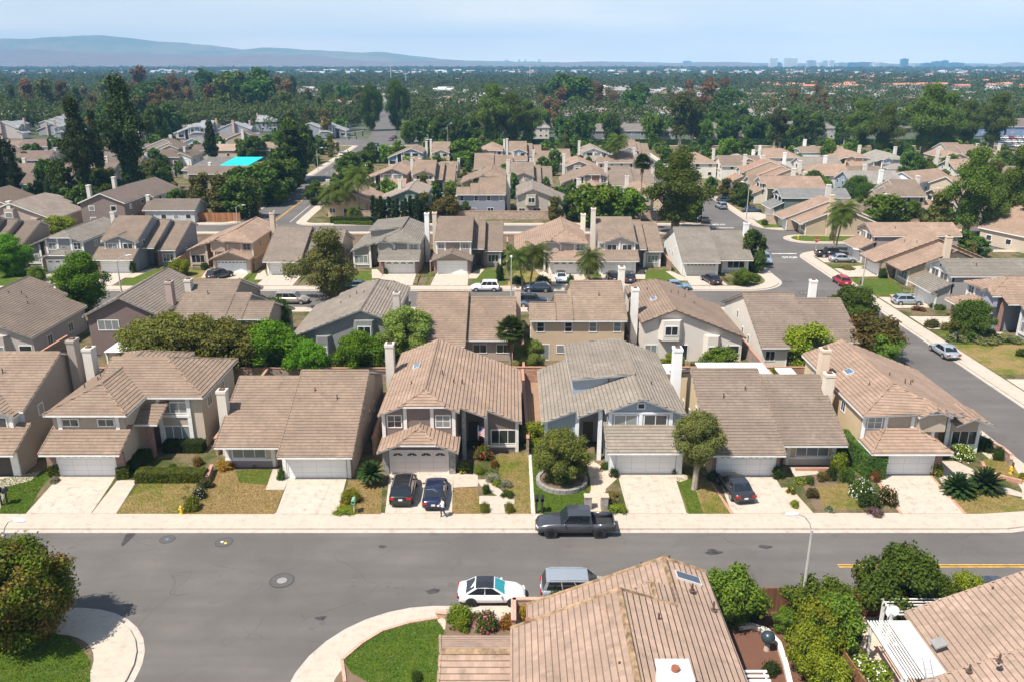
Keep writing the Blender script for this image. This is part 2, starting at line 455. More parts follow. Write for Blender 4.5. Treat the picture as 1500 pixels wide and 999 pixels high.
# ------------------------------------------------------------------ houses
SL = .4          # roof pitch of the whole estate
class House:
    """local frame: x right, y into the plot, origin on the ground under the middle of the garage door"""
    def __init__(s, label, loc, yaw=0.0, mir=False, roof=(.22, .155, .118), wall=(.50, .42, .33), front=None,
                 trim=(.74, .73, .70), pier=None, door=(.72, .72, .71), lod=2, group=None, cat='house', gcols=4, fascia=None, z=0.0, side=False):
        s.e = empty('detached_house', (loc[0], loc[1], z), yaw, label, cat, group)
        s.sg = -1 if mir else 1; s.lod = lod
        s.M = MB(s.fn); s.front = MB(s.fn); s.tr = MB(s.fn); s.pr = MB(s.fn)
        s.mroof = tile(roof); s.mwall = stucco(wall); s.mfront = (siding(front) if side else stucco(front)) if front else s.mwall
        s.mtrim = plain('painted_trim', trim, .6); s.mfas = plain('painted_trim', fascia or trim, .6)
        s.mpier = pier or s.mtrim; s.mdoor = doorpanel(door, gcols)
        s.rcol = roof
    def fn(s, p): return (p[0] * s.sg, p[1], p[2])
    def mb(s): return MB(s.fn)
    # walls ---------------------------------------------------------
    def wx(s, x0, x1, y0, y1, zl, zr, z0=0.0, m=None):
        "wall block whose top slopes along x"
        (m or s.M).extr([(x0, y0, z0), (x1, y0, z0), (x1, y0, zr), (x0, y0, zl)], (0, y1 - y0, 0))
    def wy(s, x0, x1, y0, y1, zf, zb, z0=0.0, m=None):
        (m or s.M).extr([(x0, y0, z0), (x0, y1, z0), (x0, y1, zb), (x0, y0, zf)], (x1 - x0, 0, 0))
    def roofs(s, polys, name='roof', mat=None, caps=True):
        m = s.mb()
        for p in polys: m.slab(p, .07, .17 if s.lod else .2)
        if caps and s.lod:
            seen = {}
            for pi, p in enumerate(polys):
                for i in range(len(p)):
                    a = tuple(round(v, 2) for v in p[i]); b = tuple(round(v, 2) for v in p[(i + 1) % len(p)])
                    seen.setdefault(tuple(sorted((a, b))), []).append(pi)
            for (a, b), u in seen.items():
                if len(u) > 1: m.cap(a, b, .26, .09)
                elif abs(a[2] - b[2]) > .15: m.cap(a, b, .2, .05)
                elif a[2] > 5.4 and len(u) == 1 and abs(a[2] - b[2]) < .01 and max(q[2] for q in polys[u[0]]) - a[2] < .05: m.cap(a, b, .26, .09)
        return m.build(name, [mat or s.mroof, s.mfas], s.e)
    # openings -------------------------------------------------------
    def win(s, face, c, at_, z, w, h, panes=2, rows=1, trim=None, name='window', fr=.09, pane=None, proud=.05):
        "face f/b/l/r; c = plane coordinate, at_ = centre along the wall, z = sill height"
        m = s.mb(); g = s.mb()
        sg = -1 if face in 'fl' else 1
        def bx(mm, a0, a1, z0, z1, d0, d1):
            lo, hi = sorted((c + sg * d0, c + sg * d1))
            if face in 'fb': mm.box(a0, a1, lo, hi, z0, z1)
            else: mm.box(lo, hi, a0, a1, z0, z1)
        a0, a1 = at_ - w / 2, at_ + w / 2
        if s.lod:
            bx(m, a0, a1, z, z + fr, 0, proud); bx(m, a0, a1, z + h - fr, z + h, 0, proud)
            bx(m, a0, a0 + fr, z + fr, z + h - fr, 0, proud); bx(m, a1 - fr, a1, z + fr, z + h - fr, 0, proud)
            for i in range(1, panes):
                x = a0 + w * i / panes; bx(m, x - .03, x + .03, z + fr, z + h - fr, 0, proud - .012)
            for i in range(1, rows):
                q = z + h * i / rows; bx(m, a0 + fr, a1 - fr, q - .02, q + .02, 0, proud - .02)
            o = m.build(name, trim or s.mtrim, s.e)
            bx(g, a0 + fr, a1 - fr, z + fr, z + h - fr, -.05, .018)
            g.build('pane', pane or GLASS, o)
        else:
            bx(m, a0, a1, z, z + h, 0, .05)
            o = m.build(name, trim or s.mtrim, s.e)
            bx(g, a0 + .12, a1 - .12, z + .12, z + h - .12, 0, .065)
            g.build('pane', pane or GLASS, o)
    def garage(s, w=4.88, h=2.13, y=0.0, lites=None, x=0.0, gmat=None):
        g = s.mb(); g.box(x - w / 2, x + w / 2, y - .04, y + .06, .02, h)
        o = g.build('garage_door', gmat or s.mdoor, s.e)
        s.tr.box(x - w / 2 - .14, x - w / 2, y - .09, y, 0, h + .14); s.tr.box(x + w / 2, x + w / 2 + .14, y - .09, y, 0, h + .14)
        s.tr.box(x - w / 2, x + w / 2, y - .09, y, h, h + .14)
        if lites and s.lod:
            l = s.mb(); k = 8 if lites == 'row' else 4
            for i in range(k):
                cx = x - w / 2 + w * (i + .5) / k
                if lites == 'row': l.box(cx - .2, cx + .2, y - .055, y - .03, h - .33, h - .18)
                else:
                    for q in range(4):
                        a0 = PI * (q + .08) / 4; a1 = PI * (q + .92) / 4; r0, r1 = .12, .44
                        v = [(cx + r * math.cos(a), y - .055, h - .42 + r * .62 * math.sin(a)) for r, a in ((r0, a0), (r1, a0), (r1, a1), (r0, a1))]
                        l.extr(v, (0, .03, 0))
            l.build('door_window', plain('dark_lite', (.03, .032, .035), .15), o)
    def door(s, face, c, a, z=0.0, w=.95, h=2.05, col=(.10, .075, .06)):
        m = s.mb(); sg = -1 if face in 'fl' else 1; lo, hi = sorted((c, c + sg * .05))
        if face in 'fb': m.box(a - w / 2, a + w / 2, lo, hi, z, z + h)
        else: m.box(lo, hi, a - w / 2, a + w / 2, z, z + h)
        m.build('front_door', plain('door_paint', col, .5), s.e)
    def chimney(s, x, y, z, w=.85, d=1.05, col=None, taper=.03, z0=0.0, base=None):
        m = s.mb()
        if base: m.box(x - base / 2, x + base / 2, y - d / 2, y + d / 2, z0, 2.6); z0 = 2.6
        m.frust(x - w / 2, x + w / 2, y - d / 2, y + d / 2, z0, z - .25, taper)
        m.box(x - w / 2 - .02, x + w / 2 + .02, y - d / 2 - .02, y + d / 2 + .02, z - .25, z)
        o = m.build('chimney', stucco(col or (.62, .58, .52)), s.e)
        if s.lod:
            c = s.mb(); c.box(x - .22, x + .22, y - .22, y + .22, z, z + .12)
            c.build('flue_cap', plain('rusted_flue', (.14, .07, .05), .8), o)
    def vent(s, x, y, z, h=.45, r=.055, col=(.10, .06, .05)):
        if s.lod < 2: return
        m = s.mb(); m.cyl((x, y, z - .25), r, h + .25, n=8); m.cyl((x, y, z - .08), r * 3, .05, n=8)
        m.build('vent_pipe', plain('vent_metal', col, .7), s.e)
    def skylight(s, x, y, z, slope_x=0.0, slope_y=0.0, w=.7, l=1.1, col=None):
        m = s.mb(); g = s.mb()
        def q(mm, a, b, t0, t1):
            P = [(x + i, y + j, z + slope_x * i + slope_y * j) for i, j in ((-a, -b), (a, -b), (a, b), (-a, b))]
            mm.extr([(p[0], p[1], p[2] + t0) for p in P], (0, 0, t1 - t0))
        q(m, w / 2, l / 2, -.05, .14)
        o = m.build('skylight', plain('skylight_curb', (.55, .52, .48), .6), s.e)
        q(g, w / 2 - .08, l / 2 - .08, .14, .165)
        g.build('pane', plain('skylight_pane', col or (.10, .16, .24), .08, spec=.9), o)
    def pilaster(s, x, z0, z1, y, w=.32, d=.10):
        s.tr.box(x - w / 2, x + w / 2, y - d, y, z0, z1)
    def piers(s, xs, h, y=0.0, w=.55, d=.12, z0=0.0):
        for x in xs: s.pr.box(x - w / 2, x + w / 2, y - d, y + .02, z0, h)
    def finish(s):
        s.M.build('wall', s.mwall, s.e)
        for m, nm, mt in ((s.front, 'front_wall', s.mfront), (s.tr, 'trim_board', s.mtrim), (s.pr, 'pier', s.mpier)):
            if s.lod or nm == 'pier': m.build_each(nm, mt, s.e)
            else: m.build(nm, mt, s.e)
        return s.e

def garage_roof(h, kind, x0=-3.45, x1=3.5, y0=-1.15, y1=1.2, ze=2.6):
    c = (x0 + x1) / 2
    if kind == 'shed':
        y1 = max(y1, 1.95); zt = ze + SL * 1.15 * (y1 - y0)
        h.roofs([[(x0, y0, ze), (x1, y0, ze), (x1, y1, zt), (x0, y1, zt)]], 'garage_roof')
        h.wy(x0 + .35, x1 - .35, .05, y1 + .3, ze - .15 + (y1 - y0) * .0 + .35, zt - .2)
    elif kind == 'hip':
        d = (x1 - x0) / 2; yp = y0 + 2.9; zt = ze + SL * 2.9; a = x0 + 2.2; b = x1 - 2.2
        h.roofs([[(x0, y0, ze), (x1, y0, ze), (b, yp, zt), (a, yp, zt)], [(x0, yp, ze), (x0, y0, ze), (a, yp, zt)],
                 [(x1, y0, ze), (x1, yp, ze), (b, yp, zt)]], 'garage_roof')
        h.M.box(x0 + .35, x1 - .35, .05, 1.9, 0, ze - .1)
    else:
        zp = ze + SL * (c - x0); zc = ze + (zp - ze) * .52; f = .52
        ax = x0 + (c - x0) * f; bx = x1 - (x1 - c) * f; yb = y1 + .9
        if kind == 'clip':
            yp = y0 + 1.9
            h.roofs([[(x0, y0, ze), (ax, y0, zc), (c, yp, zp), (c, yb, zp), (x0, yb, ze)],
                     [(x1, y0, ze), (x1, yb, ze), (c, yb, zp), (c, yp, zp), (bx, y0, zc)],
                     [(ax, y0, zc), (bx, y0, zc), (c, yp, zp)]], 'garage_roof')
            h.front.extr([(x0 + .4, .02, 2.2), (x1 - .4, .02, 2.2), (x1 - .4, .02, ze - .1), (bx, .02, zc - .26), (ax, .02, zc - .26), (x0 + .4, .02, ze - .1)], (0, 1.7, 0))
        else:
            h.roofs([[(x0, y0, ze), (c, y0, zp), (c, yb, zp), (x0, yb, ze)], [(x1, y0, ze), (x1, yb, ze), (c, yb, zp), (c, y0, zp)]], 'garage_roof')
            h.front.extr([(x0 + .4, .02, 2.2), (x1 - .4, .02, 2.2), (x1 - .4, .02, ze - .1), (c, .02, zp - .3), (x0 + .4, .02, ze - .1)], (0, 1.7, 0))
        h.M.box(x0 + .35, x1 - .35, .05, 1.7, 0, 2.35)

def plan_gable(h, front='clip', gar='clip', lites='arch', dormer=False, chim=(-3.9, 11.5, 8.0), bay=True, clere=False, vents=True, chcol=None, ftwin=True):
    "tall gable running into the plot with a long low slope on its right-hand side"
    L, R0, R1, R2, X = -3.6, 3.5, 5.8, 8.95, .35
    Y0, Y1, Y2, YB = 1.2, 2.2, 3.7, 17.0
    zr = 6.6
    zx = lambda x: zr - SL * abs(x - X)
    left = [(L, Y0, zx(L)), (L, YB, zx(L)), (X, YB, zr)]
    right = [(R0, Y0, zx(R0)), (R0, Y1, zx(R0)), (R1, Y1, zx(R1)), (R1, Y2, zx(R1)), (R2, Y2, zx(R2)), (R2, YB, zx(R2)), (X, YB, zr)]
    polys = []
    if front == 'clip':
        a = X - 1.9; b = X + 1.9; yp = Y0 + 1.9
        left += [(X, yp, zr), (a, Y0, zx(a))]; right = [(X, yp, zr), (b, Y0, zx(b))] + right
        polys.append([(a, Y0, zx(a)), (b, Y0, zx(b)), (X, yp, zr)])
    elif front == 'hip':
        yp = Y0 + 3.6; left += [(X, yp, zr)]; right = [(X, yp, zr)] + right
        polys.append([(L, Y0, zx(L)), (R0, Y0, zx(R0)), (X, yp, zr)])
    else:
        left += [(X, Y0, zr)]; right = [(X, Y0, zr)] + right
    polys += [left, right]
    h.roofs(polys)
    if front == 'hip' or dormer:
        # small street-facing gable over the inner upper window
        a, b, z0 = 1.2, 4.1, 5.05; c = (a + b) / 2; zp = z0 + .4 * (b - a) / 2 + .1
        h.roofs([[(a, Y0 - .25, z0), (c, Y0 - .25, zp), (c, Y0 + 2.2, zp + .05), (a, Y0 + 1.2, z0)], [(b, Y0 - .25, z0), (b, Y0 + 1.2, z0), (c, Y0 + 2.2, zp + .05), (c, Y0 - .25, zp)]], 'gable_roof')
        h.front.extr([(a + .2, Y0 + .2, 3.4), (b - .25, Y0 + .2, 3.4), (b - .25, Y0 + .2, z0 - .12), (c, Y0 + .2, zp - .3), (a + .2, Y0 + .2, z0 - .12)], (0, .5, 0))
    yw = Y0 + .5
    zz = lambda x: zx(x) - .3
    yh = Y0 + 3.8 if front == 'hip' else (Y0 + 2.1 if front == 'clip' else yw + .02)
    if front == 'clip': h.wx(L + .3, X - 1.9, yw + .3, yh, zz(L + .3), zz(X - 1.9)); h.wx(X + 1.9, R0 - .3, yw + .3, yh, zz(X + 1.9), zz(R0 - .3)); h.M.box(X - 1.9, X + 1.9, yw + .3, yh, 2, zz(X + 1.9))
    h.wx(L + .3, X, yh, YB - .5, zz(L + .3), zz(X)); h.wx(X, R0 - .3, yh, YB - .5, zz(X), zz(R0 - .3))
    if front == 'hip': h.M.box(L + .3, R0 - .3, yw + .3, yh, 0, 4.7)
    if front != 'hip':
        zc = zx(X + 1.9) if front == 'clip' else zr
        k = X - 1.9 if front == 'clip' else X; k2 = X + 1.9 if front == 'clip' else X
        pts = [(L + .3, yw, 2.3), (R0 - .3, yw, 2.3), (R0 - .3, yw, zz(R0 - .3)), (k2, yw, zc - .3)]
        if front == 'clip': pts.append((k, yw, zc - .3))
        pts.append((L + .3, yw, zz(L + .3)))
        h.front.extr(pts, (0, .3, 0))
    else:
        h.front.box(L + .3, R0 - .3, yw, yw + .3, 2.3, 4.75)
    h.wx(R0 - .3, R1 - .3, Y1 + 4.2, YB - .5, zz(R0 - .3), zz(R1 - .3))        # recessed entry
    h.wx(R1 - .3, R2 - .3, Y2 + .5, YB - .5, zz(R1 - .3), zz(R2 - .3))
    h.front.extr([(R1 - .3, Y2 + .48, 0), (R2 - .3, Y2 + .48, 0), (R2 - .3, Y2 + .48, zz(R2 - .3)), (R1 - .3, Y2 + .48, zz(R1 - .3))], (0, .2, 0))
    garage_roof(h, gar)
    h.front.box(-3.05, -2.58, 0, .3, 0, 2.3); h.front.box(2.58, 3.1, 0, .3, 0, 2.3); h.front.box(-2.6, 2.6, 0, .3, 2.25, 2.34)
    h.garage(lites=lites)
    h.piers([-2.88, 2.88], 2.25, y=-.0, w=.52, d=.2)
    # street front
    if ftwin:
        if front == 'gable':
            for x in (X - 1.3, X + 1.3): h.win('f', yw, x, 3.75, 2.1, 1.1, 2)
            for x in (X - 2.65, X + 2.65, X): h.pilaster(x, 3.2, 4.95, yw, .3)
            h.tr.box(X - 2.8, X + 2.8, yw - .12, yw - .1, 4.92, 5.12); h.win('f', yw, X, 5.35, .7, .6, 1)
        for x in (-2.25, 2.0) if front != 'gable' else ():
            h.win('f', yw, x, 3.55 if gar != 'shed' else 3.75, 1.35, 1.25 if gar != 'shed' else 1.0, 2, 2)
            for d in (-.95, .95):
                if L + .3 < x + d < R0 - .1: h.pilaster(x + d, 2.4, zx(x + d) - .35 if front != 'hip' else 4.75, yw, .3)
    h.win('f', Y2 + .48, (R1 + R2) / 2 - .1, .8, 2.35, 1.45, 3)
    h.pilaster(R1 - .12, 0, zz(R1) - .1, Y2 + .48, .34); h.pilaster(R2 - .45, 0, zz(R2 - .4), Y2 + .48, .3)
    h.tr.box(R1, R2 - .6, Y2 + .38, Y2 + .48, .5, .72)
    h.door('f', Y1 + 4.2, (R0 + R1) / 2 - .2)
    h.pr.box(R0 + .1, R0 + .45, Y1 + .3, Y1 + .65, 0, zz(R0) - .2)
    # sides and garden front
    if h.lod:
        for y in (6, 10, 13.5): h.win('l', L + .3, y, 3.3 if y != 10 else 1.0, 1.0, 1.1, 2)
        h.win('r', R2 - .3, 8, .9, 1.2, 1.3, 2); h.win('r', R2 - .3, 13, .9, 1.2, 1.3, 2)
    yb = YB - .5
    if bay:
        m = h.mb(); m.extr([(-1.4, yb, 2.75), (-.95, yb + .7, 2.75), (.95, yb + .7, 2.75), (1.4, yb, 2.75)], (0, 0, 2.5))
        m.extr([(4.0, yb, 0), (4.4, yb + .7, 0), (5.6, yb + .7, 0), (6.0, yb, 0)], (0, 0, 3.3))
        m.build_each('bay', h.mwall, h.e)
        h.win('b', yb + .7, 0, 3.4, 1.6, 1.2, 2); h.win('b', yb + .7, 5, .7, 1.0, 1.4, 1, 2)
    else:
        h.win('b', yb, 0, 3.4, 2.2, 1.2, 3)
    h.win('b', yb, 1.3, .05, 1.9, 2.05, 2); h.win('b', yb, -2.2, .9, 1.5, 1.2, 2)
    h.win('b', yb, 7.6, .9, 1.6, 1.1, 1)
    if chim: h.chimney(chim[0], chim[1], chim[2], col=chcol)
    if clere:
        # raised shed with a clerestory triangle on the long slope
        a = 6.2; zt = zr - .08 * (a - X); yc = 6.9
        h.roofs([[(X - .1, yc, zr + .12), (X - .1, YB, zr + .12), (a, YB, zt), (a, yc, zt)]], 'upper_roof')
        h.front.extr([(X, yc + .35, zr - .2), (a - .3, yc + .35, zx(a - .3) - .1), (a - .3, yc + .35, zt - .22), (X, yc + .35, zr - .1)], (0, .3, 0))
        h.wx(X, a - .3, yc + .6, YB - .5, zr - .1, zt - .22, z0=2)
    if vents:
        for x, y in ((1.5, 8), (2.6, 7.1), (3.4, 7.6), (4.3, 9), (-1.2, 6)): h.vent(x, y, zx(x), random.choice((.3, .45)))

def plan_slabs(h, lites=None, chim=(-9.0, 6.5, 6.4), vents=True, chcol=None, backwin=True):
    "two big single slopes side by side, the garage one standing forward and higher"
    def z1(y): return 2.6 + SL * (y + 1.2) if y < 8.75 else 6.58 - SL * (y - 8.75)
    def z2(y): return 2.6 + SL * (y - .65) if y < 8.9 else 5.9 - SL * (y - 8.9)
    A0, A1, B0 = -2.95, 3.35, -8.9
    yb1 = 18.4; yb2 = 16.6
    h.roofs([[(A0, -1.2, z1(-1.2)), (A1, -1.2, z1(-1.2)), (A1, 8.75, 6.58), (A0, 8.75, 6.58)],
             [(A0, 8.75, 6.58), (A1, 8.75, 6.58), (A1, yb1, z1(yb1)), (A0, yb1, z1(yb1))]])
    h.roofs([[(B0, .65, 2.6), (A0, .65, 2.6), (A0, 8.9, 5.9), (B0, 8.9, 5.9)], [(B0, 8.9, 5.9), (A0, 8.9, 5.9), (A0, yb2, z2(yb2)), (B0, yb2, z2(yb2))]], 'wing_roof')
    a0, a1, b0 = A0 + .15, A1 - .3, B0 + .35
    h.wy(a0, a1, .02, 8.75, z1(0) - .3, 6.28); h.wy(a0, a1, 8.75, yb1 - .6, 6.28, z1(yb1 - .6) - .3)
    h.wy(b0, a0, 2.1, 8.9, z2(2.1) - .3, 5.6); h.wy(b0, a0, 8.9, yb2 - .6, 5.6, z2(yb2 - .6) - .3)
    h.front.box(a0, -2.58, -.02, .1, 0, 2.75); h.front.box(2.58, a1, -.02, .1, 0, 2.75); h.front.box(-2.6, 2.6, -.02, .1, 2.25, 2.75)
    h.garage(lites=lites); h.piers([-2.72, 2.8], 2.2, y=-.02, w=.3)
    h.front.box(b0 + .2, a0 - 1.6, 1.98, 2.12, 0, .75)
    h.win('f', 2.1, (b0 + a0 - 1.5) / 2, .8, 3.0, 1.45, 3); h.pilaster(b0 + .2, 0, 2.55, 2.1, .34); h.pilaster(a0 - 1.5, 0, 2.55, 2.1, .34)
    h.tr.box(b0, a0 - 1.5, 1.96, 2.1, .62, .8)
    h.door('f', 2.1, a0 - .7)
    if h.lod:
        for y, z in ((6.5, 2.6), (9.2, 1.2), (12, 1.0)): h.win('r', a1, y, z, .7, 1.1, 1)
    if backwin:
        h.win('b', yb1 - .6, -1.0, .05, 2.4, 2.05, 2); h.win('b', yb1 - .6, 2.1, .8, 1.2, 1.3, 2)
        h.win('b', yb2 - .6, -4.6, .9, 1.7, 1.2, 2); h.win('b', yb2 - .6, -7.4, .9, 1.7, 1.2, 2)
    if chim: h.chimney(chim[0], chim[1], chim[2], col=chcol, w=.85, d=.9)
    if vents: h.vent(1.0, 5.2, z1(5.2)); h.vent(-1.2, 6.2, z1(6.2), .3)

def plan_three(h, gar='shed', lites=None, gable=True, chim=(-3.6, 9.2, 8.9), vents=True, chcol=None, dgable=False):
    "two-storey block with the ridge along the street and two stepped slopes falling away on its right"
    A0, A1, B1, C1 = -3.0, 3.3, 5.35, 8.5
    RY, ZR, YF, YB = 9.2, 8.1, 2.0, 16.4
    bz = lambda y: ZR - SL * (y - RY)
    zf = ZR - SL * (RY - YF)
    h.roofs([[(A0, YF, zf), (A1, YF, zf), (A1, RY, ZR), (A0, RY, ZR)], [(A0, RY, ZR), (A1, RY, ZR), (A1, YB, bz(YB)), (A0, YB, bz(YB))]])
    r2, r3 = 11.8, 13.3
    h.roofs([[(A1 + .02, 3.3, bz(r2) - SL * (r2 - 3.3)), (B1, 3.3, bz(r2) - SL * (r2 - 3.3)), (B1, r2, bz(r2)), (A1 + .02, r2, bz(r2))],
             [(A1 + .02, r2, bz(r2)), (B1, r2, bz(r2)), (B1, YB, bz(YB)), (A1 + .02, YB, bz(YB))]], 'middle_roof')
    h.roofs([[(B1 + .02, 4.6, bz(r3) - SL * (r3 - 4.6)), (C1, 4.6, bz(r3) - SL * (r3 - 4.6)), (C1, r3, bz(r3)), (B1 + .02, r3, bz(r3))],
             [(B1 + .02, r3, bz(r3)), (C1, r3, bz(r3)), (C1, YB, bz(YB)), (B1 + .02, YB, bz(YB))]], 'low_roof')
    a0, a1, b1, c1 = A0 + .25, A1 - .1, B1 - .1, C1 - .25
    z = lambda r, y: bz(r) - SL * (r - y) - .3
    yw = YF + .5
    h.wy(a0, a1, yw, RY, zf + .2 - .3, ZR - .3); h.wy(a0, a1, RY, YB - .5, ZR - .3, bz(YB - .5) - .3)
    h.wy(a1, b1, 6.5, r2, z(r2, 6.5), bz(r2) - .3); h.wy(a1, b1, r2, YB - .5, bz(r2) - .3, bz(YB - .5) - .3)
    h.wy(b1, c1, 5.2, r3, z(r3, 5.2), bz(r3) - .3); h.wy(b1, c1, r3, YB - .5, bz(r3) - .3, bz(YB - .5) - .3)
    h.front.box(a0, a1, yw - .03, yw + .02, 2.4, zf - .1)
    if gable:
        g0, g1, gz = -2.3, 3.2, zf - .15; c = (g0 + g1) / 2; gp = gz + .42 * (g1 - g0) / 2; yb = YF + (gp - zf) / SL
        y0 = YF - .75
        h.roofs([[(g0 - .35, y0, gz), (c, y0, gp), (c, yb + .3, gp), (g0 - .35, YF + .2, gz)], [(g1 + .35, y0, gz), (g1 + .35, YF + .2, gz), (c, yb + .3, gp), (c, y0, gp)]], 'gable_roof')
        h.front.extr([(g0, y0 + .4, 3.0), (g1, y0 + .4, 3.0), (g1, y0 + .4, gz - .2), (c, y0 + .4, gp - .3), (g0, y0 + .4, gz - .2)], (0, 1.0, 0))
        for x in (g0 + 1.45, g1 - 1.45): h.win('f', y0 + .4, x, 3.75, 1.7, 1.05, 2)
        for x in (g0 + .2, c, g1 - .2): h.pilaster(x, 3.3, gz - .1 if x != c else gz + .3, y0 + .4, .28)
        h.tr.box(g0, g1, y0 + .25, y0 + .4, 3.45, 3.65)
        if dgable:
            m = h.mb(); m.cyl((c, y0 + .36, gz + .15), .55, .05, 'y', 14); m.build('round_ornament', h.mtrim, h.e)
    else:
        for x in (-2.0, 2.2): h.win('f', yw, x, 3.7, 1.1, 1.05, 2, 2)
        for x in (-2.75, -1.3, 1.3, 3.0): h.pilaster(x, 2.4, zf - .1, yw, .28)
    garage_roof(h, gar, y1=2.1 if gar == 'shed' else 2.0)
    h.front.box(-3.05, -2.58, 0, .3, 0, 2.3); h.front.box(2.58, 3.1, 0, .3, 0, 2.3); h.front.box(-2.6, 2.6, 0, .3, 2.25, 2.34)
    h.garage(lites=lites); h.piers([-2.85, 2.85], 2.2, w=.48)
    h.door('f', 6.5, (a1 + b1) / 2); h.pr.box(b1 - .1, b1 + .3, 4.9, 5.3, 0, 2.6)
    h.win('f', 5.2, (b1 + c1) / 2 + .1, .75, 1.9, 1.4, 3); h.pilaster(c1 - .2, 0, 2.4, 5.2, .3)
    if h.lod:
        h.win('l', a0, 5, 3.6, .9, 1.1, 1); h.win('l', a0, 12, 3.6, .9, 1.1, 1); h.win('r', c1, 10, 1.0, 1.0, 1.2, 2); h.win('r', a1, 4.6, 3.7, .9, 1.1, 1)
    yb = YB - .5
    for x in (-1.9, 1.0, 3.9, 7.2): h.win('b', yb, x, 3.55, .95, 1.3, 1, 2)
    h.win('b', yb, 4.6, .9, 1.4, 1.1, 1); h.win('b', yb, 7.0, .05, 1.8, 2.05, 2); h.win('b', yb, .6, .9, 1.5, 1.2, 2)
    if chim: h.chimney(chim[0], chim[1], chim[2], col=chcol, w=.8, d=1.1)
    if vents: h.vent(1, 6.5, ZR - SL * 2.7); h.vent(2.4, 4.6, ZR - SL * 4.6, .3); h.vent(0, 12, bz(12))

def plan_hipped(h, lites='row', chim=(-3.9, 10.5, 8.1), chcol=None):
    "two-storey hipped house with a crosswise hipped wing on its right"
    zr, X = 6.75, -.05
    L, R0, Y0, YB = -3.65, 3.55, 1.0, 17.0; ze = zr - SL * 3.6
    h.roofs([[(L, Y0, ze), (R0, Y0, ze), (X, Y0 + 3.6, zr)], [(L, YB, ze), (L, Y0, ze), (X, Y0 + 3.6, zr), (X, YB - 3.6, zr)],
             [(R0, Y0, ze), (R0, YB, ze), (X, YB - 3.6, zr), (X, Y0 + 3.6, zr)], [(R0, YB, ze), (L, YB, ze), (X, YB - 3.6, zr)]])
    y0, y1, x1 = 5.0, 15.0, 8.7; zw = ze + SL * 5
    h.roofs([[(-1.5, y0, ze), (x1, y0, ze), (x1 - 5, y0 + 5, zw), (-1.5, y0 + 5, zw)], [(x1, y0, ze), (x1, y1, ze), (x1 - 5, y0 + 5, zw)],
             [(x1, y1, ze), (-1.5, y1, ze), (-1.5, y0 + 5, zw), (x1 - 5, y0 + 5, zw)]], 'wing_roof')
    h.M.box(L + .45, R0 - .5, 1.6, 16.4, 0, ze - .15); h.M.box(R0 - .5, 8.25, 5.6, 14.5, 0, ze - .15)
    h.front.box(L + .45, R0 - .5, 1.55, 1.62, 2.3, ze - .2); h.front.box(4.1, 7.2, 5.5, 5.62, 0, ze - .2)
    # garage with shed roof
    h.roofs([[(-3.4, -1.1, 2.6), (3.45, -1.1, 2.6), (3.45, 2.0, 3.95), (-3.4, 2.0, 3.95)]], 'garage_roof')
    h.wy(-3.1, 3.1, .02, 1.7, 2.75, 3.5)
    h.garage(lites=lites, gmat=None); h.piers([-2.98, 2.98], 2.3, w=.72, d=.2)
    for x in (-1.7, 1.4): h.win('f', 1.55, x, 3.95, 1.5, .75, 2)
    for x in (-2.6, 2.4): h.pilaster(x, 3.4, ze - .2, 1.55, .34)
    # entry canopy and brick pier
    h.roofs([[(2.7, 4.5, 4.3), (2.95, 3.0, 3.55), (5.1, 3.0, 3.55), (5.3, 5.6, 4.75)]], 'canopy_roof')
    h.pr.box(3.75, 4.3, 3.4, 3.95, 0, 3.4)
    h.door('f', 5.6, 3.6, w=1.0)
    for z, hh in ((.75, 1.5), (3.45, 1.15)): h.win('f', 5.5, 5.75, z, 2.4, hh, 3, 1)
    for x in (4.35, 7.05): h.pilaster(x, 0, ze - .2, 5.5, .36)
    h.tr.box(4.4, 7.1, 5.38, 5.5, 3.1, 3.35)
    for y in (7.5, 11.0): h.win('r', 8.25, y, 3.4, 1.2, 1.1, 2)
    for y in (5, 9, 13): h.win('l', L + .45, y, 3.4, 1.1, 1.1, 2)
    for x in (-1.8, 1.5): h.win('b', 16.4, x, 3.3, 1.6, 1.2, 2); h.win('b', 16.4, x, .7, 1.6, 1.4, 2)
    if chim: h.chimney(chim[0], chim[1], chim[2], col=chcol, w=.9, d=1.1)
    for x, y in ((-1.6, 7), (-2.1, 8.5), (-1.0, 9.6), (-2.4, 6)): h.vent(x, y, zr - SL * abs(x - X), .35)

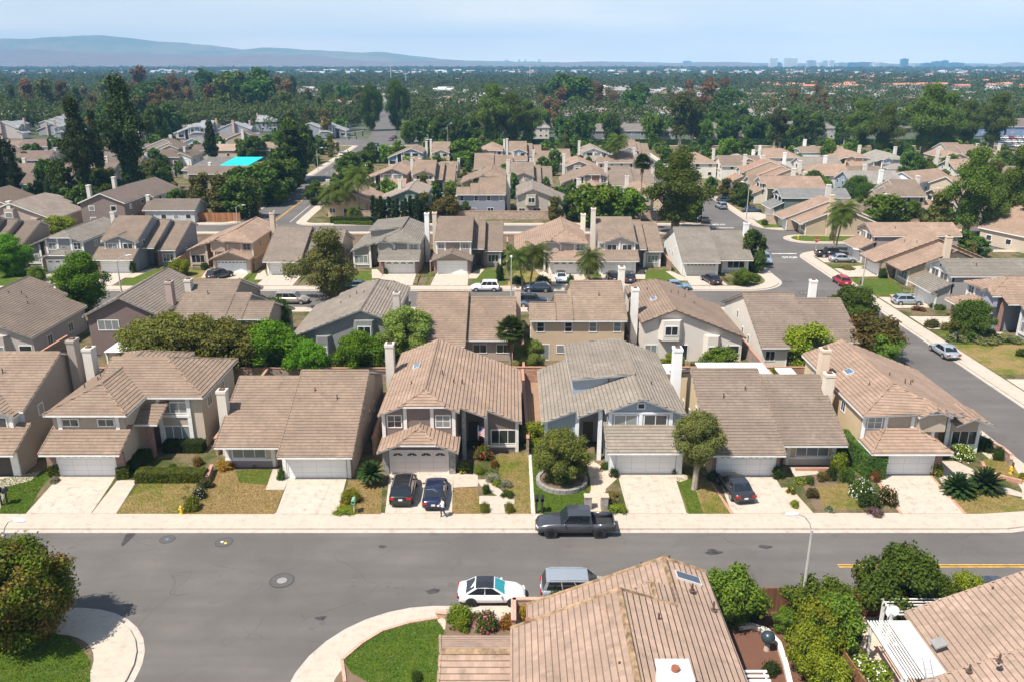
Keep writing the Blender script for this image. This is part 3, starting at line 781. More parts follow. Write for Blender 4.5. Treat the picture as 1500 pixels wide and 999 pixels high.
def plan_simple(h, w=8.5, d=12, ze=2.7, ax='x', hip0=False, hip1=False, gar=None, two=False, pitch=.42, chim=True, chcol=None, win=3, gx=0.0):
    "plain far-off house: one gabled or hipped roof, optional garage, windows on each front"
    x0, x1 = -w / 2, w / 2; y0, y1 = 0, d
    if ax == 'x':
        zr = ze + pitch * (d / 2 + .4); yc = d / 2; a = x0 - .4; b = x1 + .4; i0 = d / 2 if hip0 else 0; i1 = d / 2 if hip1 else 0
        P = [[(a, -.4, ze), (b, -.4, ze), (b - i1, yc, zr), (a + i0, yc, zr)], [(b, d + .4, ze), (a, d + .4, ze), (a + i0, yc, zr), (b - i1, yc, zr)]]
        if hip0: P.append([(a, d + .4, ze), (a, -.4, ze), (a + i0, yc, zr)])
        if hip1: P.append([(b, -.4, ze), (b, d + .4, ze), (b - i1, yc, zr)])
        h.roofs(P)
        if hip0 or hip1: h.M.box(x0, x1, y0, y1, 0, ze - .1)
        else:
            h.M.extr([(x0, 0, 0), (x0, d, 0), (x0, d, ze - .05), (x0, yc, zr - .28), (x0, 0, ze - .05)], (w, 0, 0))
    else:
        zr = ze + pitch * (w / 2 + .4); a = x0 - .4; b = x1 + .4; i0 = w / 2 if hip0 else 0; i1 = w / 2 if hip1 else 0
        P = [[(a, -.4, ze), (0, -.4 + i0, zr), (0, d + .4 - i1, zr), (a, d + .4, ze)], [(b, -.4, ze), (b, d + .4, ze), (0, d + .4 - i1, zr), (0, -.4 + i0, zr)]]
        if hip0: P.append([(a, -.4, ze), (b, -.4, ze), (0, -.4 + i0, zr)])
        if hip1: P.append([(b, d + .4, ze), (a, d + .4, ze), (0, d + .4 - i1, zr)])
        h.roofs(P)
        if hip0 or hip1: h.M.box(x0, x1, y0, y1, 0, ze - .1)
        else: h.M.extr([(x0, 0, 0), (x1, 0, 0), (x1, 0, ze - .05), (0, 0, zr - .28), (x0, 0, ze - .05)], (0, d, 0))
    if gar: h.garage(x=gx, y=-.02)
    zz = [0.9] + ([3.4] if ze > 4 else [])
    for z in zz:
        for i in range(win):
            x = x0 + w * (i + .5) / win
            if not (gar and z < 2 and abs(x - gx) < 3.2): h.win('f', 0, x, z, 1.3, 1.15, 2)
            h.win('b', d, x, z, 1.3, 1.15, 2)
        for i in range(2):
            y = d * (i + .5) / 2; h.win('l', x0, y, z, 1.1, 1.1, 1); h.win('r', x1, y, z, 1.1, 1.1, 1)
    if chim: h.chimney(x1 + .35 if chim is True else chim, d * .55, zr + .9, w=.8, d=1.0, col=chcol)
# ------------------------------------------------------------------ foliage
def quads(name, cen, nrm, size, mat, aspect=1.35):
    "one mesh of leaf quads; cen/nrm are n x 3 arrays"
    n = len(cen); nrm = nrm / (np.linalg.norm(nrm, axis=1, keepdims=True) + 1e-9)
    r = RNG.normal(size=(n, 3)); t = np.cross(nrm, r); t /= (np.linalg.norm(t, axis=1, keepdims=True) + 1e-9); b = np.cross(nrm, t)
    s = (size * RNG.uniform(.6, 1.35, n))[:, None]
    v = np.stack([cen - t * s * aspect * .5, cen - b * s * .42, cen + t * s * aspect * .5, cen + b * s * .42], 1).reshape(-1, 3)
    me = bpy.data.meshes.new(name); me.vertices.add(4 * n); me.vertices.foreach_set('co', v.ravel())
    me.loops.add(4 * n); me.loops.foreach_set('vertex_index', np.arange(4 * n, dtype=np.int32))
    me.polygons.add(n); me.polygons.foreach_set('loop_start', np.arange(0, 4 * n, 4, dtype=np.int32))
    try: me.polygons.foreach_set('loop_total', np.full(n, 4, dtype=np.int32))
    except Exception: pass
    me.materials.append(mat); me.update(calc_edges=True); me.validate(); return me

def clumps(K, shape, rad, seed):
    "clump centres spread through a crown of radius 1 (x, y) and z 0..1"
    g = np.random.default_rng(seed); c = []; t = 0
    while len(c) < K and t < 6000:
        t += 1
        z = g.uniform(0, 1); a = g.uniform(0, 2 * PI); q = g.uniform(0, 1) ** .42
        if shape == 'round': R = math.sqrt(max(0, 1 - (2 * z - 1) ** 2)) * (1.0 if z > .35 else .92)
        elif shape == 'dome': R = math.sqrt(max(0, 1 - z ** 2)) * 1.0
        elif shape == 'cone': R = (1 - z) ** .8 * (1 if z > .08 else .7) * g.uniform(.65, 1.12)
        elif shape == 'column': R = min(1, (1 - z) * 2.4) * (1 if z > .05 else .8)
        elif shape == 'gum':  R = (.55 + .45 * math.sin(z * 9 + seed)) * math.sqrt(max(0, 1 - (1.6 * z - .75) ** 2)) * g.uniform(.5, 1.2)
        else: R = 1
        c.append((R * q * math.cos(a), R * q * math.sin(a), z, rad * g.uniform(.65, 1.3)))
    return np.array(c)

def crown(name, shape, K, rad, n, size, mat, hw=1.0, hh=1.0, seed=1, flat=.9, z0=0.0, up=.2):
    c = clumps(K, shape, rad, seed); g = np.random.default_rng(seed + 50)
    w = c[:, 3] ** 2; w /= w.sum(); idx = g.choice(len(c), n, p=w)
    d = g.normal(size=(n, 3)); d /= np.linalg.norm(d, axis=1, keepdims=True); k_ = g.uniform(0, 1, n)
    rr = c[idx, 3] * np.where(k_ < .16, g.uniform(1.0, 1.42, n), g.uniform(.45, 1.08, n))
    cen = np.stack([c[idx, 0] * hw + d[:, 0] * rr, c[idx, 1] * hw + d[:, 1] * rr, z0 + c[idx, 2] * hh + d[:, 2] * rr * flat], 1)
    nrm = d + g.normal(size=(n, 3)) * .7; nrm[:, 2] += up
    return quads(name, cen, nrm, size, mat), c

def trunk_mesh(h, r, bark, limbs=None, z0=0.0, lean=0.0, n=7, seed=0):
    g = random.Random(seed); m = MB()
    pts = [(0, 0, z0), (lean * .2 + g.uniform(-.1, .1), g.uniform(-.1, .1), h * .35), (lean * .6, g.uniform(-.15, .15), h * .7), (lean, 0, h)]
    m.tube(pts, [r * 1.25, r, r * .8, r * .45], n)
    for (x, y, z, b) in (limbs or []):
        m.tube([(lean * b / h, 0, b), (x * .45, y * .45, b + (z - b) * .55), (x, y, z)], [r * .5, r * .33, r * .12], 5)
    return m.mesh('trunk', bark)

BARK = plain('bark', (.16, .115, .08), .9, var=.2)
PALEB = plain('pale_bark', (.42, .36, .29), .85, var=.2)
GREYB = plain('dark_bark', (.09, .07, .055), .9, var=.2)
TREES = {}
def proto(key, shape, K, rad, n, size, col, hw, hh, z0, bark=BARK, tr=.22, seed=1, var=.45, warm=(.16, .09, .03), wf=0.0, nl=7, flat=.9, trunk_h=None, lean=0.0):
    cm, c = crown('crown', shape, K, rad, n, size, leaf(col, 'foliage', var, warm, wf), hw, hh, seed, flat, z0)
    k = c[:: max(1, len(c) // nl)][:nl]
    lim = [(q[0] * hw * .85, q[1] * hw * .85, z0 + q[2] * hh, max(z0 * .55, .3)) for q in k]
    TREES[key] = (cm, trunk_mesh(trunk_h or (z0 + hh * .55), tr, bark, lim, -.1, lean, seed=seed), z0 + hh)

def tree(kind, loc, h, label, cat='tree', group=None, rz=None, wide=1.0, name='tree', z=0.0):
    cm, tm, H = TREES[kind]; s = h / H
    e = empty(name, (loc[0], loc[1], z), random.uniform(0, 6.28) if rz is None else rz, label, cat, group)
    inst('crown', cm, e, scale=(s * wide, s * wide, s)); inst('trunk', tm, e, scale=(s * min(wide, 1.2), s * min(wide, 1.2), s))
    return e

def make_protos():
    G = (.045, .085, .018)
    # near, fine leaves
    proto('maple', 'round', 90, .60, 60000, .12, (.075, .11, .016), 2.35, 4.6, .8, seed=3, var=.6, warm=(.19, .10, .035), wf=.55, tr=.2)
    proto('olive', 'round', 110, .42, 60000, .085, (.125, .17, .05), 1.75, 3.9, .3, seed=5, var=.45, tr=.13)
    proto('olive2', 'round', 80, .46, 52000, .09, (.115, .14, .055), 1.75, 3.2, 2.5, seed=15, var=.5, bark=PALEB, tr=.2, lean=.5)
    proto('lime', 'round', 80, .75, 45000, .15, (.075, .165, .014), 3.0, 5.0, .4, seed=6, tr=.2)
    proto('lime2', 'round', 70, .8, 40000, .15, (.07, .155, .016), 3.2, 5.8, .9, seed=16, tr=.2)
    proto('mass', 'round', 70, .8, 32000, .15, (.12, .14, .04), 3.0, 4.8, .2, seed=8, tr=.2, warm=(.15, .10, .03), wf=.15)
    proto('dark', 'round', 80, .85, 34000, .17, (.045, .085, .02), 3.2, 7.0, .8, seed=9, tr=.28)
    proto('ash', 'gum', 70, .85, 42000, .16, (.095, .105, .042), 4.6, 7.6, .7, seed=10, tr=.3, warm=(.15, .09, .04), wf=.12)
    proto('laurel', 'dome', 70, .5, 30000, .13, (.05, .085, .016), 2.4, 2.8, .3, seed=12, tr=.16, warm=(.14, .05, .02), wf=.1)
    proto('citrus', 'round', 36, .42, 15000, .10, (.14, .185, .022), 1.15, 2.1, .3, seed=13, tr=.1)
    proto('shrubtree', 'round', 38, .42, 14000, .11, (.085, .14, .024), 1.2, 2.4, .35, seed=14, tr=.1)
    proto('redshrub', 'round', 34, .5, 9000, .16, (.075, .07, .022), 1.4, 2.4, .4, seed=24, tr=.1, warm=(.20, .06, .03), wf=.45)
    # middle distance
    proto('midround', 'round', 55, .85, 7000, .42, (.048, .088, .02), 3.2, 6.4, .7, seed=21, tr=.25)
    proto('midlime', 'round', 55, .85, 7000, .42, (.072, .13, .018), 3.2, 6.2, .6, seed=22, tr=.25)
    proto('midolive', 'gum', 60, .95, 7000, .42, (.080, .092, .03), 3.4, 7.4, .7, seed=23, tr=.25, warm=(.17, .09, .04), wf=.3)
    proto('gum', 'gum', 75, .95, 16000, .34, (.052, .066, .026), 3.4, 9.5, 3.5, seed=33, tr=.36, bark=PALEB, nl=12)
    proto('biggum', 'gum', 80, 1.0, 40000, .21, (.07, .11, .024), 5.4, 9.0, 3.0, seed=35, tr=.5, bark=BARK, nl=10)
    proto('gum2', 'gum', 60, 1.1, 5000, .62, (.115, .095, .045), 3.6, 10.5, 4.0, seed=36, tr=.36, bark=PALEB, warm=(.19, .085, .045), wf=.45, nl=12)
    proto('redgum', 'gum', 60, 1.1, 5000, .62, (.135, .088, .058), 3.8, 10.0, 4.0, seed=37, tr=.36, bark=PALEB, warm=(.15, .085, .055), wf=.4, nl=12)
    proto('darkpine', 'cone', 90, .95, 9000, .46, (.028, .048, .02), 3.4, 13.5, 1.8, seed=40, tr=.35, bark=GREYB, nl=14)
    proto('pine', 'gum', 100, .95, 20000, .30, (.034, .056, .022), 3.6, 14.0, 2.2, seed=41, tr=.42, bark=GREYB, nl=14)
    proto('belt', 'round', 50, 1.1, 4500, .70, (.045, .095, .02), 3.8, 7.4, 1.8, seed=42, tr=.3)
    proto('belt2', 'gum', 50, 1.2, 4500, .70, (.07, .095, .03), 4.0, 8.4, 2.4, seed=43, tr=.3, warm=(.14, .09, .04), wf=.2)
    proto('cypress', 'column', 60, .32, 8000, .20, (.020, .040, .014), .62, 7.4, .1, seed=44, tr=.12, bark=GREYB)

def shrub_mesh(w, d, h, n, size, col, shape='dome', K=18, rad=.3, seed=1, warm=(.2, .1, .03), wf=0.0, var=.45):
    cm, _ = crown('foliage', shape, K, rad, n, size, leaf(col, 'foliage', var, warm, wf), 1, h, seed, .8, 0.0)
    return cm
SHR = {}
def shrub(loc, w, h, label, col=(.05, .085, .02), kind='dome', cat='shrub', group=None, flower=None, name='shrub', n=2600, size=.11, seed=1, wf=0.0, warm=(.2, .1, .03), d=None, z=0.0):
    key = (kind, col, seed, n, size, wf, warm)
    if key not in SHR:
        rad = .34 if kind == 'dome' else .3
        cm, _ = crown('foliage', kind, 22, rad, n, size / max(w, .6) * 2 if False else size, leaf(col, 'foliage', .45, warm, wf), .72, .62, seed, .8, .05)
        SHR[key] = cm
    e = empty(name, (loc[0], loc[1], z), random.uniform(0, 6.2), label, cat, group)
    inst('foliage', SHR[key], e, scale=(w / 2, (d or w) / 2, h / .95))
    st = SHR.get('stem')
    if not st:
        m = MB(); [m.tube([(0, 0, -.05), (.12 * math.cos(a), .12 * math.sin(a), .25), (.3 * math.cos(a), .3 * math.sin(a), .6)], [.03, .022, .01], 4) for a in (0, 2.1, 4.2)]
        st = SHR['stem'] = m.mesh('stems', BARK)
    inst('stems', st, e, scale=(w / 2, w / 2, h))
    if flower:
        fk = ('fl', flower)
        if fk not in SHR:
            g = np.random.default_rng(5); k = 150; a = g.uniform(0, 2 * PI, k); ph = np.arccos(g.uniform(.05, 1, k))
            cen = np.stack([.98 * np.sin(ph) * np.cos(a), .98 * np.sin(ph) * np.sin(a), .05 + .92 * np.cos(ph)], 1)
            SHR[fk] = quads('blossoms', cen, cen + g.normal(size=cen.shape) * .3, .085, plain('petal', flower, .7), 1.0)
        inst('blossoms', SHR[fk], e, scale=(w / 2, (d or w) / 2, h))
    return e

def hedge(p, q, w, h, label, col=(.075, .105, .018), dens=420, size=.085, group=None, z=0.0):
    "clipped hedge from p to q: leaves on every face of a box, over a twiggy core"
    L = math.dist(p, q); g = RNG; n = int(dens * (L * w + 2 * h * (L + w)))
    A = [L * w, L * h, L * h, w * h, w * h]; A = np.array(A); pick = g.choice(5, n, p=A / A.sum())
    u = g.uniform(-.5, .5, n); v = g.uniform(-.5, .5, n); cen = np.zeros((n, 3)); nr = np.zeros((n, 3))
    for k in range(5):
        i = pick == k
        if k == 0: cen[i] = np.stack([u[i] * L, v[i] * w, np.full(i.sum(), h)], 1); nr[i] = (0, 0, 1)
        elif k < 3:
            s = 1 if k == 1 else -1
            cen[i] = np.stack([u[i] * L, np.full(i.sum(), s * w / 2), (v[i] + .5) * h], 1); nr[i] = (0, s, 0)
        else:
            s = 1 if k == 3 else -1
            cen[i] = np.stack([np.full(i.sum(), s * L / 2), u[i] * w, (v[i] + .5) * h], 1); nr[i] = (s, 0, 0)
    wob = .05 * np.sin(cen[:, 0] * 2.1) + .04 * np.sin(cen[:, 0] * 5.3 + 1)
    cen[:, 2] += wob * (cen[:, 2] / h); cen += g.normal(size=cen.shape) * .03
    e = empty('hedge', ((p[0] + q[0]) / 2, (p[1] + q[1]) / 2, z), math.atan2(q[1] - p[1], q[0] - p[0]), label, 'hedge', group)
    inst('foliage', quads('foliage', cen, nr + g.normal(size=nr.shape) * .5, size, leaf(col, 'foliage', .4)), e)
    m = MB(); m.box(-L / 2 + .08, L / 2 - .08, -w / 2 + .08, w / 2 - .08, .0, h - .08)
    m.build('twigs', plain('twigs', (.03, .035, .012), .95), e)
    return e

PALMS = {}
def palm(loc, h, label, kind='feather', name='palm_tree', rz=0.0, lean=0.0, spread=2.6, group=None):
    key = (kind, round(h, 1), lean, spread)
    if key not in PALMS:
        g = random.Random(int(h * 10)); L = []
        lf = MB(); tm = MB(); dk = MB(); C = Vector((lean, 0, h))
        nf = 34 if kind == 'feather' else 46
        for i in range(nf):
            az = i * 2.39996 + g.uniform(-.2, .2); el = math.radians(72 - 105 * (i / nf)) if kind == 'feather' else math.radians(80 - 120 * (i / nf))
            Ln = spread * g.uniform(.85, 1.1)
            if kind == 'feather':
                p = C.copy(); d = Vector((math.cos(az) * math.cos(el), math.sin(az) * math.cos(el), math.sin(el))); side = Vector((-math.sin(az), math.cos(az), 0)); seg = 9
                for k in range(seg):
                    q = p + d * Ln / seg; w = .42 * math.sin(PI * (k + .8) / (seg + 1.2)) * spread / 2.6
                    for sgn in (-1, 1):
                        for j in range(3):
                            a = p.lerp(q, j / 3); b = p.lerp(q, (j + .62) / 3)
                            tip = a.lerp(b, .5) + side * sgn * w * 1.5 + d * w * .5 - Vector((0, 0, w * .75))
                            lf.face([a, b, tip + d * .05, tip], 0)
                    lf.bar(p, q, .05, .04, 0)
                    d.z -= .17 * (1 + k * .08); d.normalize(); p = q
            else:
                d = Vector((math.cos(az) * math.cos(el), math.sin(az) * math.cos(el), math.sin(el))); side = Vector((-math.sin(az), math.cos(az), 0)); up = side.cross(d)
                base = C + d * Ln * .42; lf.bar(C, base, .04, .04, 0)
                for j in range(11):
                    a = math.radians(-75 + 15 * j); t = d * math.cos(a) + side * math.sin(a); e2 = base + t * Ln * .55 - Vector((0, 0, .1 * Ln * abs(math.sin(a))))
                    wv = t.cross(up).normalized() * .07 * spread
                    lf.face([base, base.lerp(e2, .55) + wv, e2 - Vector((0, 0, .12)), base.lerp(e2, .55) - wv], 0)
        r = .17 if kind == 'feather' else .16
        if kind == 'fan':
            for i in range(60):
                az = g.uniform(0, 6.28); z0 = h - g.uniform(.2, 1.9); dk.face([(lean + .12 * math.cos(az), .12 * math.sin(az), z0), (lean + .30 * math.cos(az + .2), .30 * math.sin(az + .2), z0 - .1), (lean + .38 * math.cos(az), .38 * math.sin(az), z0 - 1.0), (lean + .25 * math.cos(az - .2), .25 * math.sin(az - .2), z0 - .9)])
        else:
            for i in range(10):
                az = i * .7; dk.face([C + Vector((0, 0, -.1)), C + Vector((.5 * math.cos(az), .5 * math.sin(az), -.5)), C + Vector((.7 * math.cos(az + .1), .7 * math.sin(az + .1), -1.6)), C + Vector((.4 * math.cos(az - .1), .4 * math.sin(az - .1), -1.2))])
        k = 12; pts = [(lean * (i / k) ** 1.4, 0, -.05 + (h + .05) * i / k) for i in range(k + 1)]
        tm.tube(pts, [r * (1.35 if i == 0 else 1.0 - .35 * i / k + (.02 if i % 2 else 0)) for i in range(k + 1)], 8)
        col = (.060, .088, .020) if kind == 'feather' else (.045, .075, .022)
        PALMS[key] = (lf.mesh('fronds', leaf(col, 'foliage', .35), recalc=False), tm.mesh('trunk', plain('palm_bark', (.28, .22, .16), .9, var=.2)), dk.mesh('dead_fronds', leaf((.20, .14, .08), 'foliage', .3), recalc=False))
    a, b, c = PALMS[key]
    e = empty(name, (loc[0], loc[1], 0), rz, label, 'palm', group)
    inst('fronds', a, e); inst('trunk', b, e); inst('dead_fronds', c, e)
    return e

def cycad(loc, r, label, group=None, h=.3):
    lf = MB(); g = random.Random(int(loc[0] * 10))
    for i in range(64):
        az = i * 2.39996; el = math.radians(85 - 80 * (i / 64)); p = Vector((0, 0, h)); d = Vector((math.cos(az) * math.cos(el), math.sin(az) * math.cos(el), math.sin(el))); side = Vector((-math.sin(az), math.cos(az), 0))
        for k in range(7):
            q = p + d * r * 1.15 / 7; w = .16 * r * math.sin(PI * (k + 1) / 8)
            lf.face([p, q, q + side * w + d * .03, p + side * w]); lf.face([p, q, q - side * w + d * .03, p - side * w])
            d.z -= .13; d.normalize(); p = q
    e = empty('sago_palm', (loc[0], loc[1], 0), 0, label, 'sago palm', group)
    inst('fronds', lf.mesh('fronds', leaf((.022, .045, .014), 'foliage', .4), recalc=False), e)
    m = MB(); m.tube([(0, 0, -.05), (0, 0, h)], [.22, .2], 9); m.build('trunk', GREYB, e)
    return e

# ------------------------------------------------------------------ vehicles
CARS = {}
SPEC = {  # L, W, zbelt, zroof, hood end, windscreen top, rear glass top, rear glass base, hood z front/back, deck z
    'sedan': (4.75, 1.82, .90, 1.44, .95, .25, -1.15, -1.80, .72, .92, .98),
    'coupe': (4.50, 1.76, .88, 1.38, .95, .15, -1.05, -1.85, .68, .90, .98),
    'hatch': (4.30, 1.78, .94, 1.50, 1.0, .35, -1.45, -2.0, .76, .96, 1.0),
    'suv': (4.60, 1.86, 1.05, 1.68, .95, .40, -1.85, -2.2, .88, 1.08, 1.08),
    'van': (5.05, 1.95, 1.06, 1.74, 1.35, .60, -2.15, -2.42, .82, 1.06, 1.06),
    'pickup': (6.0, 2.0, 1.18, 1.90, 1.15, .55, -1.15, -1.28, 1.02, 1.20, 1.18)}
def carmesh(kind, col, metal, roofcol, rimcol, wind):
    key = (kind, col, metal, roofcol, rimcol, wind)
    if key in CARS: return CARS[key]
    L, W, zb, zr, xh, xw, xr, xd, hf, hb, dk = SPEC[kind]; h = W / 2; P = {}
    body = MB(); st = []
    fr = L / 2; re = -L / 2; g0 = .24 if kind != 'pickup' else .42
    # x, half width, bottom, belt, top
    stn = [(re, .80, g0 + .14, zb - .28, dk - .26), (re + .07, .91, g0 + .04, zb - .06, dk - .06), (re + .35, .98, g0, zb, dk), (xd, 1.0, g0, zb, dk),
           ((xd + xr) / 2, 1.0, g0 - .02, zb, zb + .02), (0, 1.0, g0 - .02, zb, zb + .02), (xw, 1.0, g0 - .02, zb, zb + .02), (xh, 1.0, g0, zb - .02, hb), ((xh + fr) / 2, .985, g0, hb - .13, hb - .02),
           (fr - .28, .93, g0 + .02, hf - .12, hf), (fr - .06, .80, g0 + .06, hf - .22, hf - .14), (fr, .66, g0 + .12, hf - .30, hf - .24)]
    if kind == 'pickup':
        stn = [(re, .96, .55, .6, .62), (re + .02, .97, .5, .64, .66), (xd - .05, .97, .45, .66, .68), (xd, 1.0, .42, zb, zb + .01)] + stn[5:]
    rings = []
    for x, hw, z0, z1, z2 in stn:
        w = h * hw
        half = [(0, z0), (w * .82, z0), (w * .97, z0 + .12), (w, (z0 + z1) / 2 + .04), (w * .965, z1), (w * .80, z1 + (z2 - z1) * .7 + .005), (w * .45, z2), (0, z2 + .012)]
        rings.append([(x, y, z) for y, z in half] + [(x, -y, z) for y, z in half[-2:0:-1]])
    k = len(rings[0]); V = [p for r in rings for p in r]; Fs = []
    for i in range(len(rings) - 1):
        for j in range(k): Fs.append((i * k + j, i * k + (j + 1) % k, (i + 1) * k + (j + 1) % k, (i + 1) * k + j))
    Fs.append(tuple(range(k))); Fs.append(tuple(range((len(rings) - 1) * k, len(rings) * k))[::-1])
    body.solid(V, Fs, 0)
    if kind == 'pickup':
        for s in (-1, 1): body.box(re + .03, xd - .02, *sorted((s * h * .97, s * (h * .97 - .12))), .6, zb, 0)
        body.box(re, re + .1, -h * .93, h * .93, .6, zb - .03, 0)
    wb, wr = h * .93, h * (.76 if kind not in ('van', 'suv', 'pickup') else .82)
    def gp(x, side, t):   # point on greenhouse flank: t 0 belt .. 1 roof
        return (x, side * (wb + (wr - wb) * t), zb + (zr - zb) * t)
    A = [(xd, -wb, zb - .05), (xh, -wb, zb - .05), (xh, wb, zb - .05), (xd, wb, zb - .05)]; mid = (xr + xw) / 2
    B = [(xr, -wr, zr - .05), (mid, -wr, zr - .01), (xw, -wr, zr - .06), (xw, wr, zr - .06), (mid, wr, zr - .01), (xr, wr, zr - .05), (xr, 0, zr), (mid, 0, zr + .035), (xw, 0, zr - .02)]
    cab = MB(); cab.solid(A + B, [(0, 3, 2, 1), (0, 1, 6, 5, 4), (3, 9, 8, 7, 2), (1, 2, 7, 12, 6), (3, 0, 4, 10, 9)], 0)
    cab.solid(A + B, [(4, 5, 11, 10), (5, 6, 12, 11), (10, 11, 8, 9), (11, 12, 7, 8)], 1)
    bm = bmesh.new()
    P['cabin'] = cab.mesh('roof', [paint(col, metal), paint(roofcol or col, metal)])
    def flank(x0b, x1b, x0t, x1t, side, t0=.10, t1=.90):
        o = .012 * side
        pts = [gp(x0b, side, t0), gp(x1b, side, t0), gp(x1t, side, t1), gp(x0t, side, t1)]
        return [(p[0], p[1] + o, p[2]) for p in pts]
    sides = {-1: MB(), 1: MB()}; nd = 3 if kind in ('van', 'suv') else 2
    if kind == 'coupe': nd = 2
    for s in (-1, 1):
        b0, b1 = xd + .22, xh - .22; t0, t1 = xr + .12, xw - .10
        for i in range(nd):
            f0 = i / nd + .015; f1 = (i + 1) / nd - .015
            sides[s].extr(flank(b0 + (b1 - b0) * f0, b0 + (b1 - b0) * f1, t0 + (t1 - t0) * f0, t0 + (t1 - t0) * f1, s), (0, s * .006, 0))
    ws = MB(); y0, y1 = wb - .1, wr - .07
    def scr(xa, za, xb, zb_, sg):
        n = Vector((zb_ - za, 0, -(xb - xa))); n.normalize(); n *= sg
        a = lambda t, y: (xa + (xb - xa) * t + n.x * .012, y, za + (zb_ - za) * t + n.z * .012)
        return [a(.06, -y0), a(.06, y0), a(.94, y1), a(.94, -y1)], n
    p, n = scr(xh, zb - .03, xw, zr - .05, 1); n = Vector((abs(n.x), 0, abs(n.z))); p2 = [(q[0] if 1 else 0, q[1], q[2]) for q in p]
    nn = Vector((zr - zb, 0, xh - xw)).normalized(); base = [Vector((xh + (xw - xh) * t, y, zb - .05 + (zr - zb) * t)) + nn * .015 for t, y in ((.07, -y0), (.07, y0), (.93, y1), (.93, -y1))]
    ws.extr([tuple(q) for q in base], tuple(nn * .008)); P['windscreen'] = ws
    rw = MB(); nn = Vector((-(zr - zb), 0, (xr - xd))).normalized(); base = [Vector((xd + (xr - xd) * t, y, zb - .05 + (zr - zb) * t)) + nn * .015 for t, y in ((.08, -y0), (.08, y0), (.92, y1), (.92, -y1))]
    rw.extr([tuple(q) for q in base], tuple(nn * .008)); P['rear_window'] = rw
    gl = plain('car_glass', (.012, .016, .02), .05, spec=.9); gw = plain('windscreen_glass', wind, .06, spec=.9)
    P['side_window'] = [sides[s].mesh('side_window', gl) for s in (-1, 1)]; P['windscreen'] = ws.mesh('windscreen', gw); P['rear_window'] = rw.mesh('rear_window', gl)
    P['body'] = body.mesh('body', paint(col, metal), smooth=True)
    hl = MB(); tl = MB()
    hl.box(-.16, .05, -.2, .2, -.07, .07); tl.box(-.03, .10, -.2, .2, -.08, .1)
    P['headlight'] = hl.mesh('headlight', plain('lamp_lens', (.6, .6, .58), .15)); P['taillight'] = tl.mesh('taillight', plain('tail_lens', (.35, .012, .012), .2))
    pl = MB(); pl.box(-.01, .02, -.16, .16, -.075, .075); P['number_plate'] = pl.mesh('number_plate', plain('plate', (.7, .7, .68), .5))
    R = .33 if kind != 'pickup' else .42
    w = MB(); w.cyl((0, -.11, 0), R, .22, 'y', 20); P['tyre'] = w.mesh('tyre', DARK)
    w = MB(); w.cyl((0, -.125, 0), R * .62, .25, 'y', 14)
    P['rim'] = w.mesh('rim', plain('alloy', rimcol, .35, .7)); P['R'] = R
    w = MB(); w.cyl((0, -.02, 0), R * 1.17, .04, 'y', 20); P['arch'] = w.mesh('wheel_arch', DARK)
    mr = MB(); mr.ball((0, 0, 0), (.09, .11, .075), 8, 5); P['mirror'] = mr.mesh('mirror', paint(col, metal))
    bp = MB(); bp.box(fr - .1, fr + .015, -h * .6, h * .6, g0 + .06, g0 + .24); bp.box(re - .01, re + .1, -h * .7, h * .7, g0 + .08, g0 + .22)
    P['bumper'] = bp.mesh('bumper_insert', DARK)
    rl = MB()
    if kind in ('suv', 'van'):
        for s in (-1, 1): rl.tube([(xr + .2, s * wr * .88, zr - .02), (xr + .3, s * wr * .88, zr + .06), (xw - .3, s * wr * .88, zr + .06), (xw - .1, s * wr * .88, zr)], .022, 6)
    P['rail'] = rl.mesh('roof_rail', plain('rail', (.45, .45, .46), .3, .6)) if rl.f else None
    if kind == 'pickup':
        b = MB(); b.box(re + .12, xd - .03, -h * .83, h * .83, .70, .74); P['bed'] = b.mesh('bed_liner', DARK)
    P['spec'] = (L, W, zb, hf, dk, g0, wb, xh)
    CARS[key] = P; return P

def car(kind, loc, ang, col, label, name='parked_car', cat='car', metal=.0, roofcol=None, rim=(.5, .5, .5), wind=(.02, .03, .035), z=0.0, group=None, lod=1):
    "ang = heading of the nose in degrees from +x"
    P = carmesh(kind, col, metal, roofcol, rim, wind); L, W, zb, hf, dk, g0, wb, xh = P['spec']
    e = empty(name, (loc[0], loc[1], z), math.radians(ang), label, cat, group)
    inst('body', P['body'], e); inst('roof', P['cabin'], e); [inst('side_window', q, e) for q in P['side_window']]; inst('windscreen', P['windscreen'], e); inst('rear_window', P['rear_window'], e)
    R = P['R']; xf, xr = L * .31, -L * .30
    for x in (xf, xr):
        for s in (-1, 1):
            w = inst('wheel', P['arch'], e, (x, s * (W / 2 - .005), R))
            inst('tyre', P['tyre'], w, (0, -s * .075, 0))
            if lod: inst('rim', P['rim'], w, (0, -s * .065, 0))
    for s in (-1, 1):
        inst('headlight', P['headlight'], e, (L / 2 - .10, s * W * .33, hf - .2), s * .25); inst('taillight', P['taillight'], e, (-L / 2 + .0, s * W * .37, min(dk, zb + .05) - .2))
        inst('mirror', P['mirror'], e, (xh - .32, s * (W / 2 + .07), zb + .06))
    inst('bumper', P['bumper'], e)
    if lod: inst('number_plate', P['number_plate'], e, (-L / 2 - .01, 0, zb - .28))
    if P['rail']: inst('roof_rail', P['rail'], e)
    if 'bed' in P: inst('bed_liner', P['bed'], e)
    return e

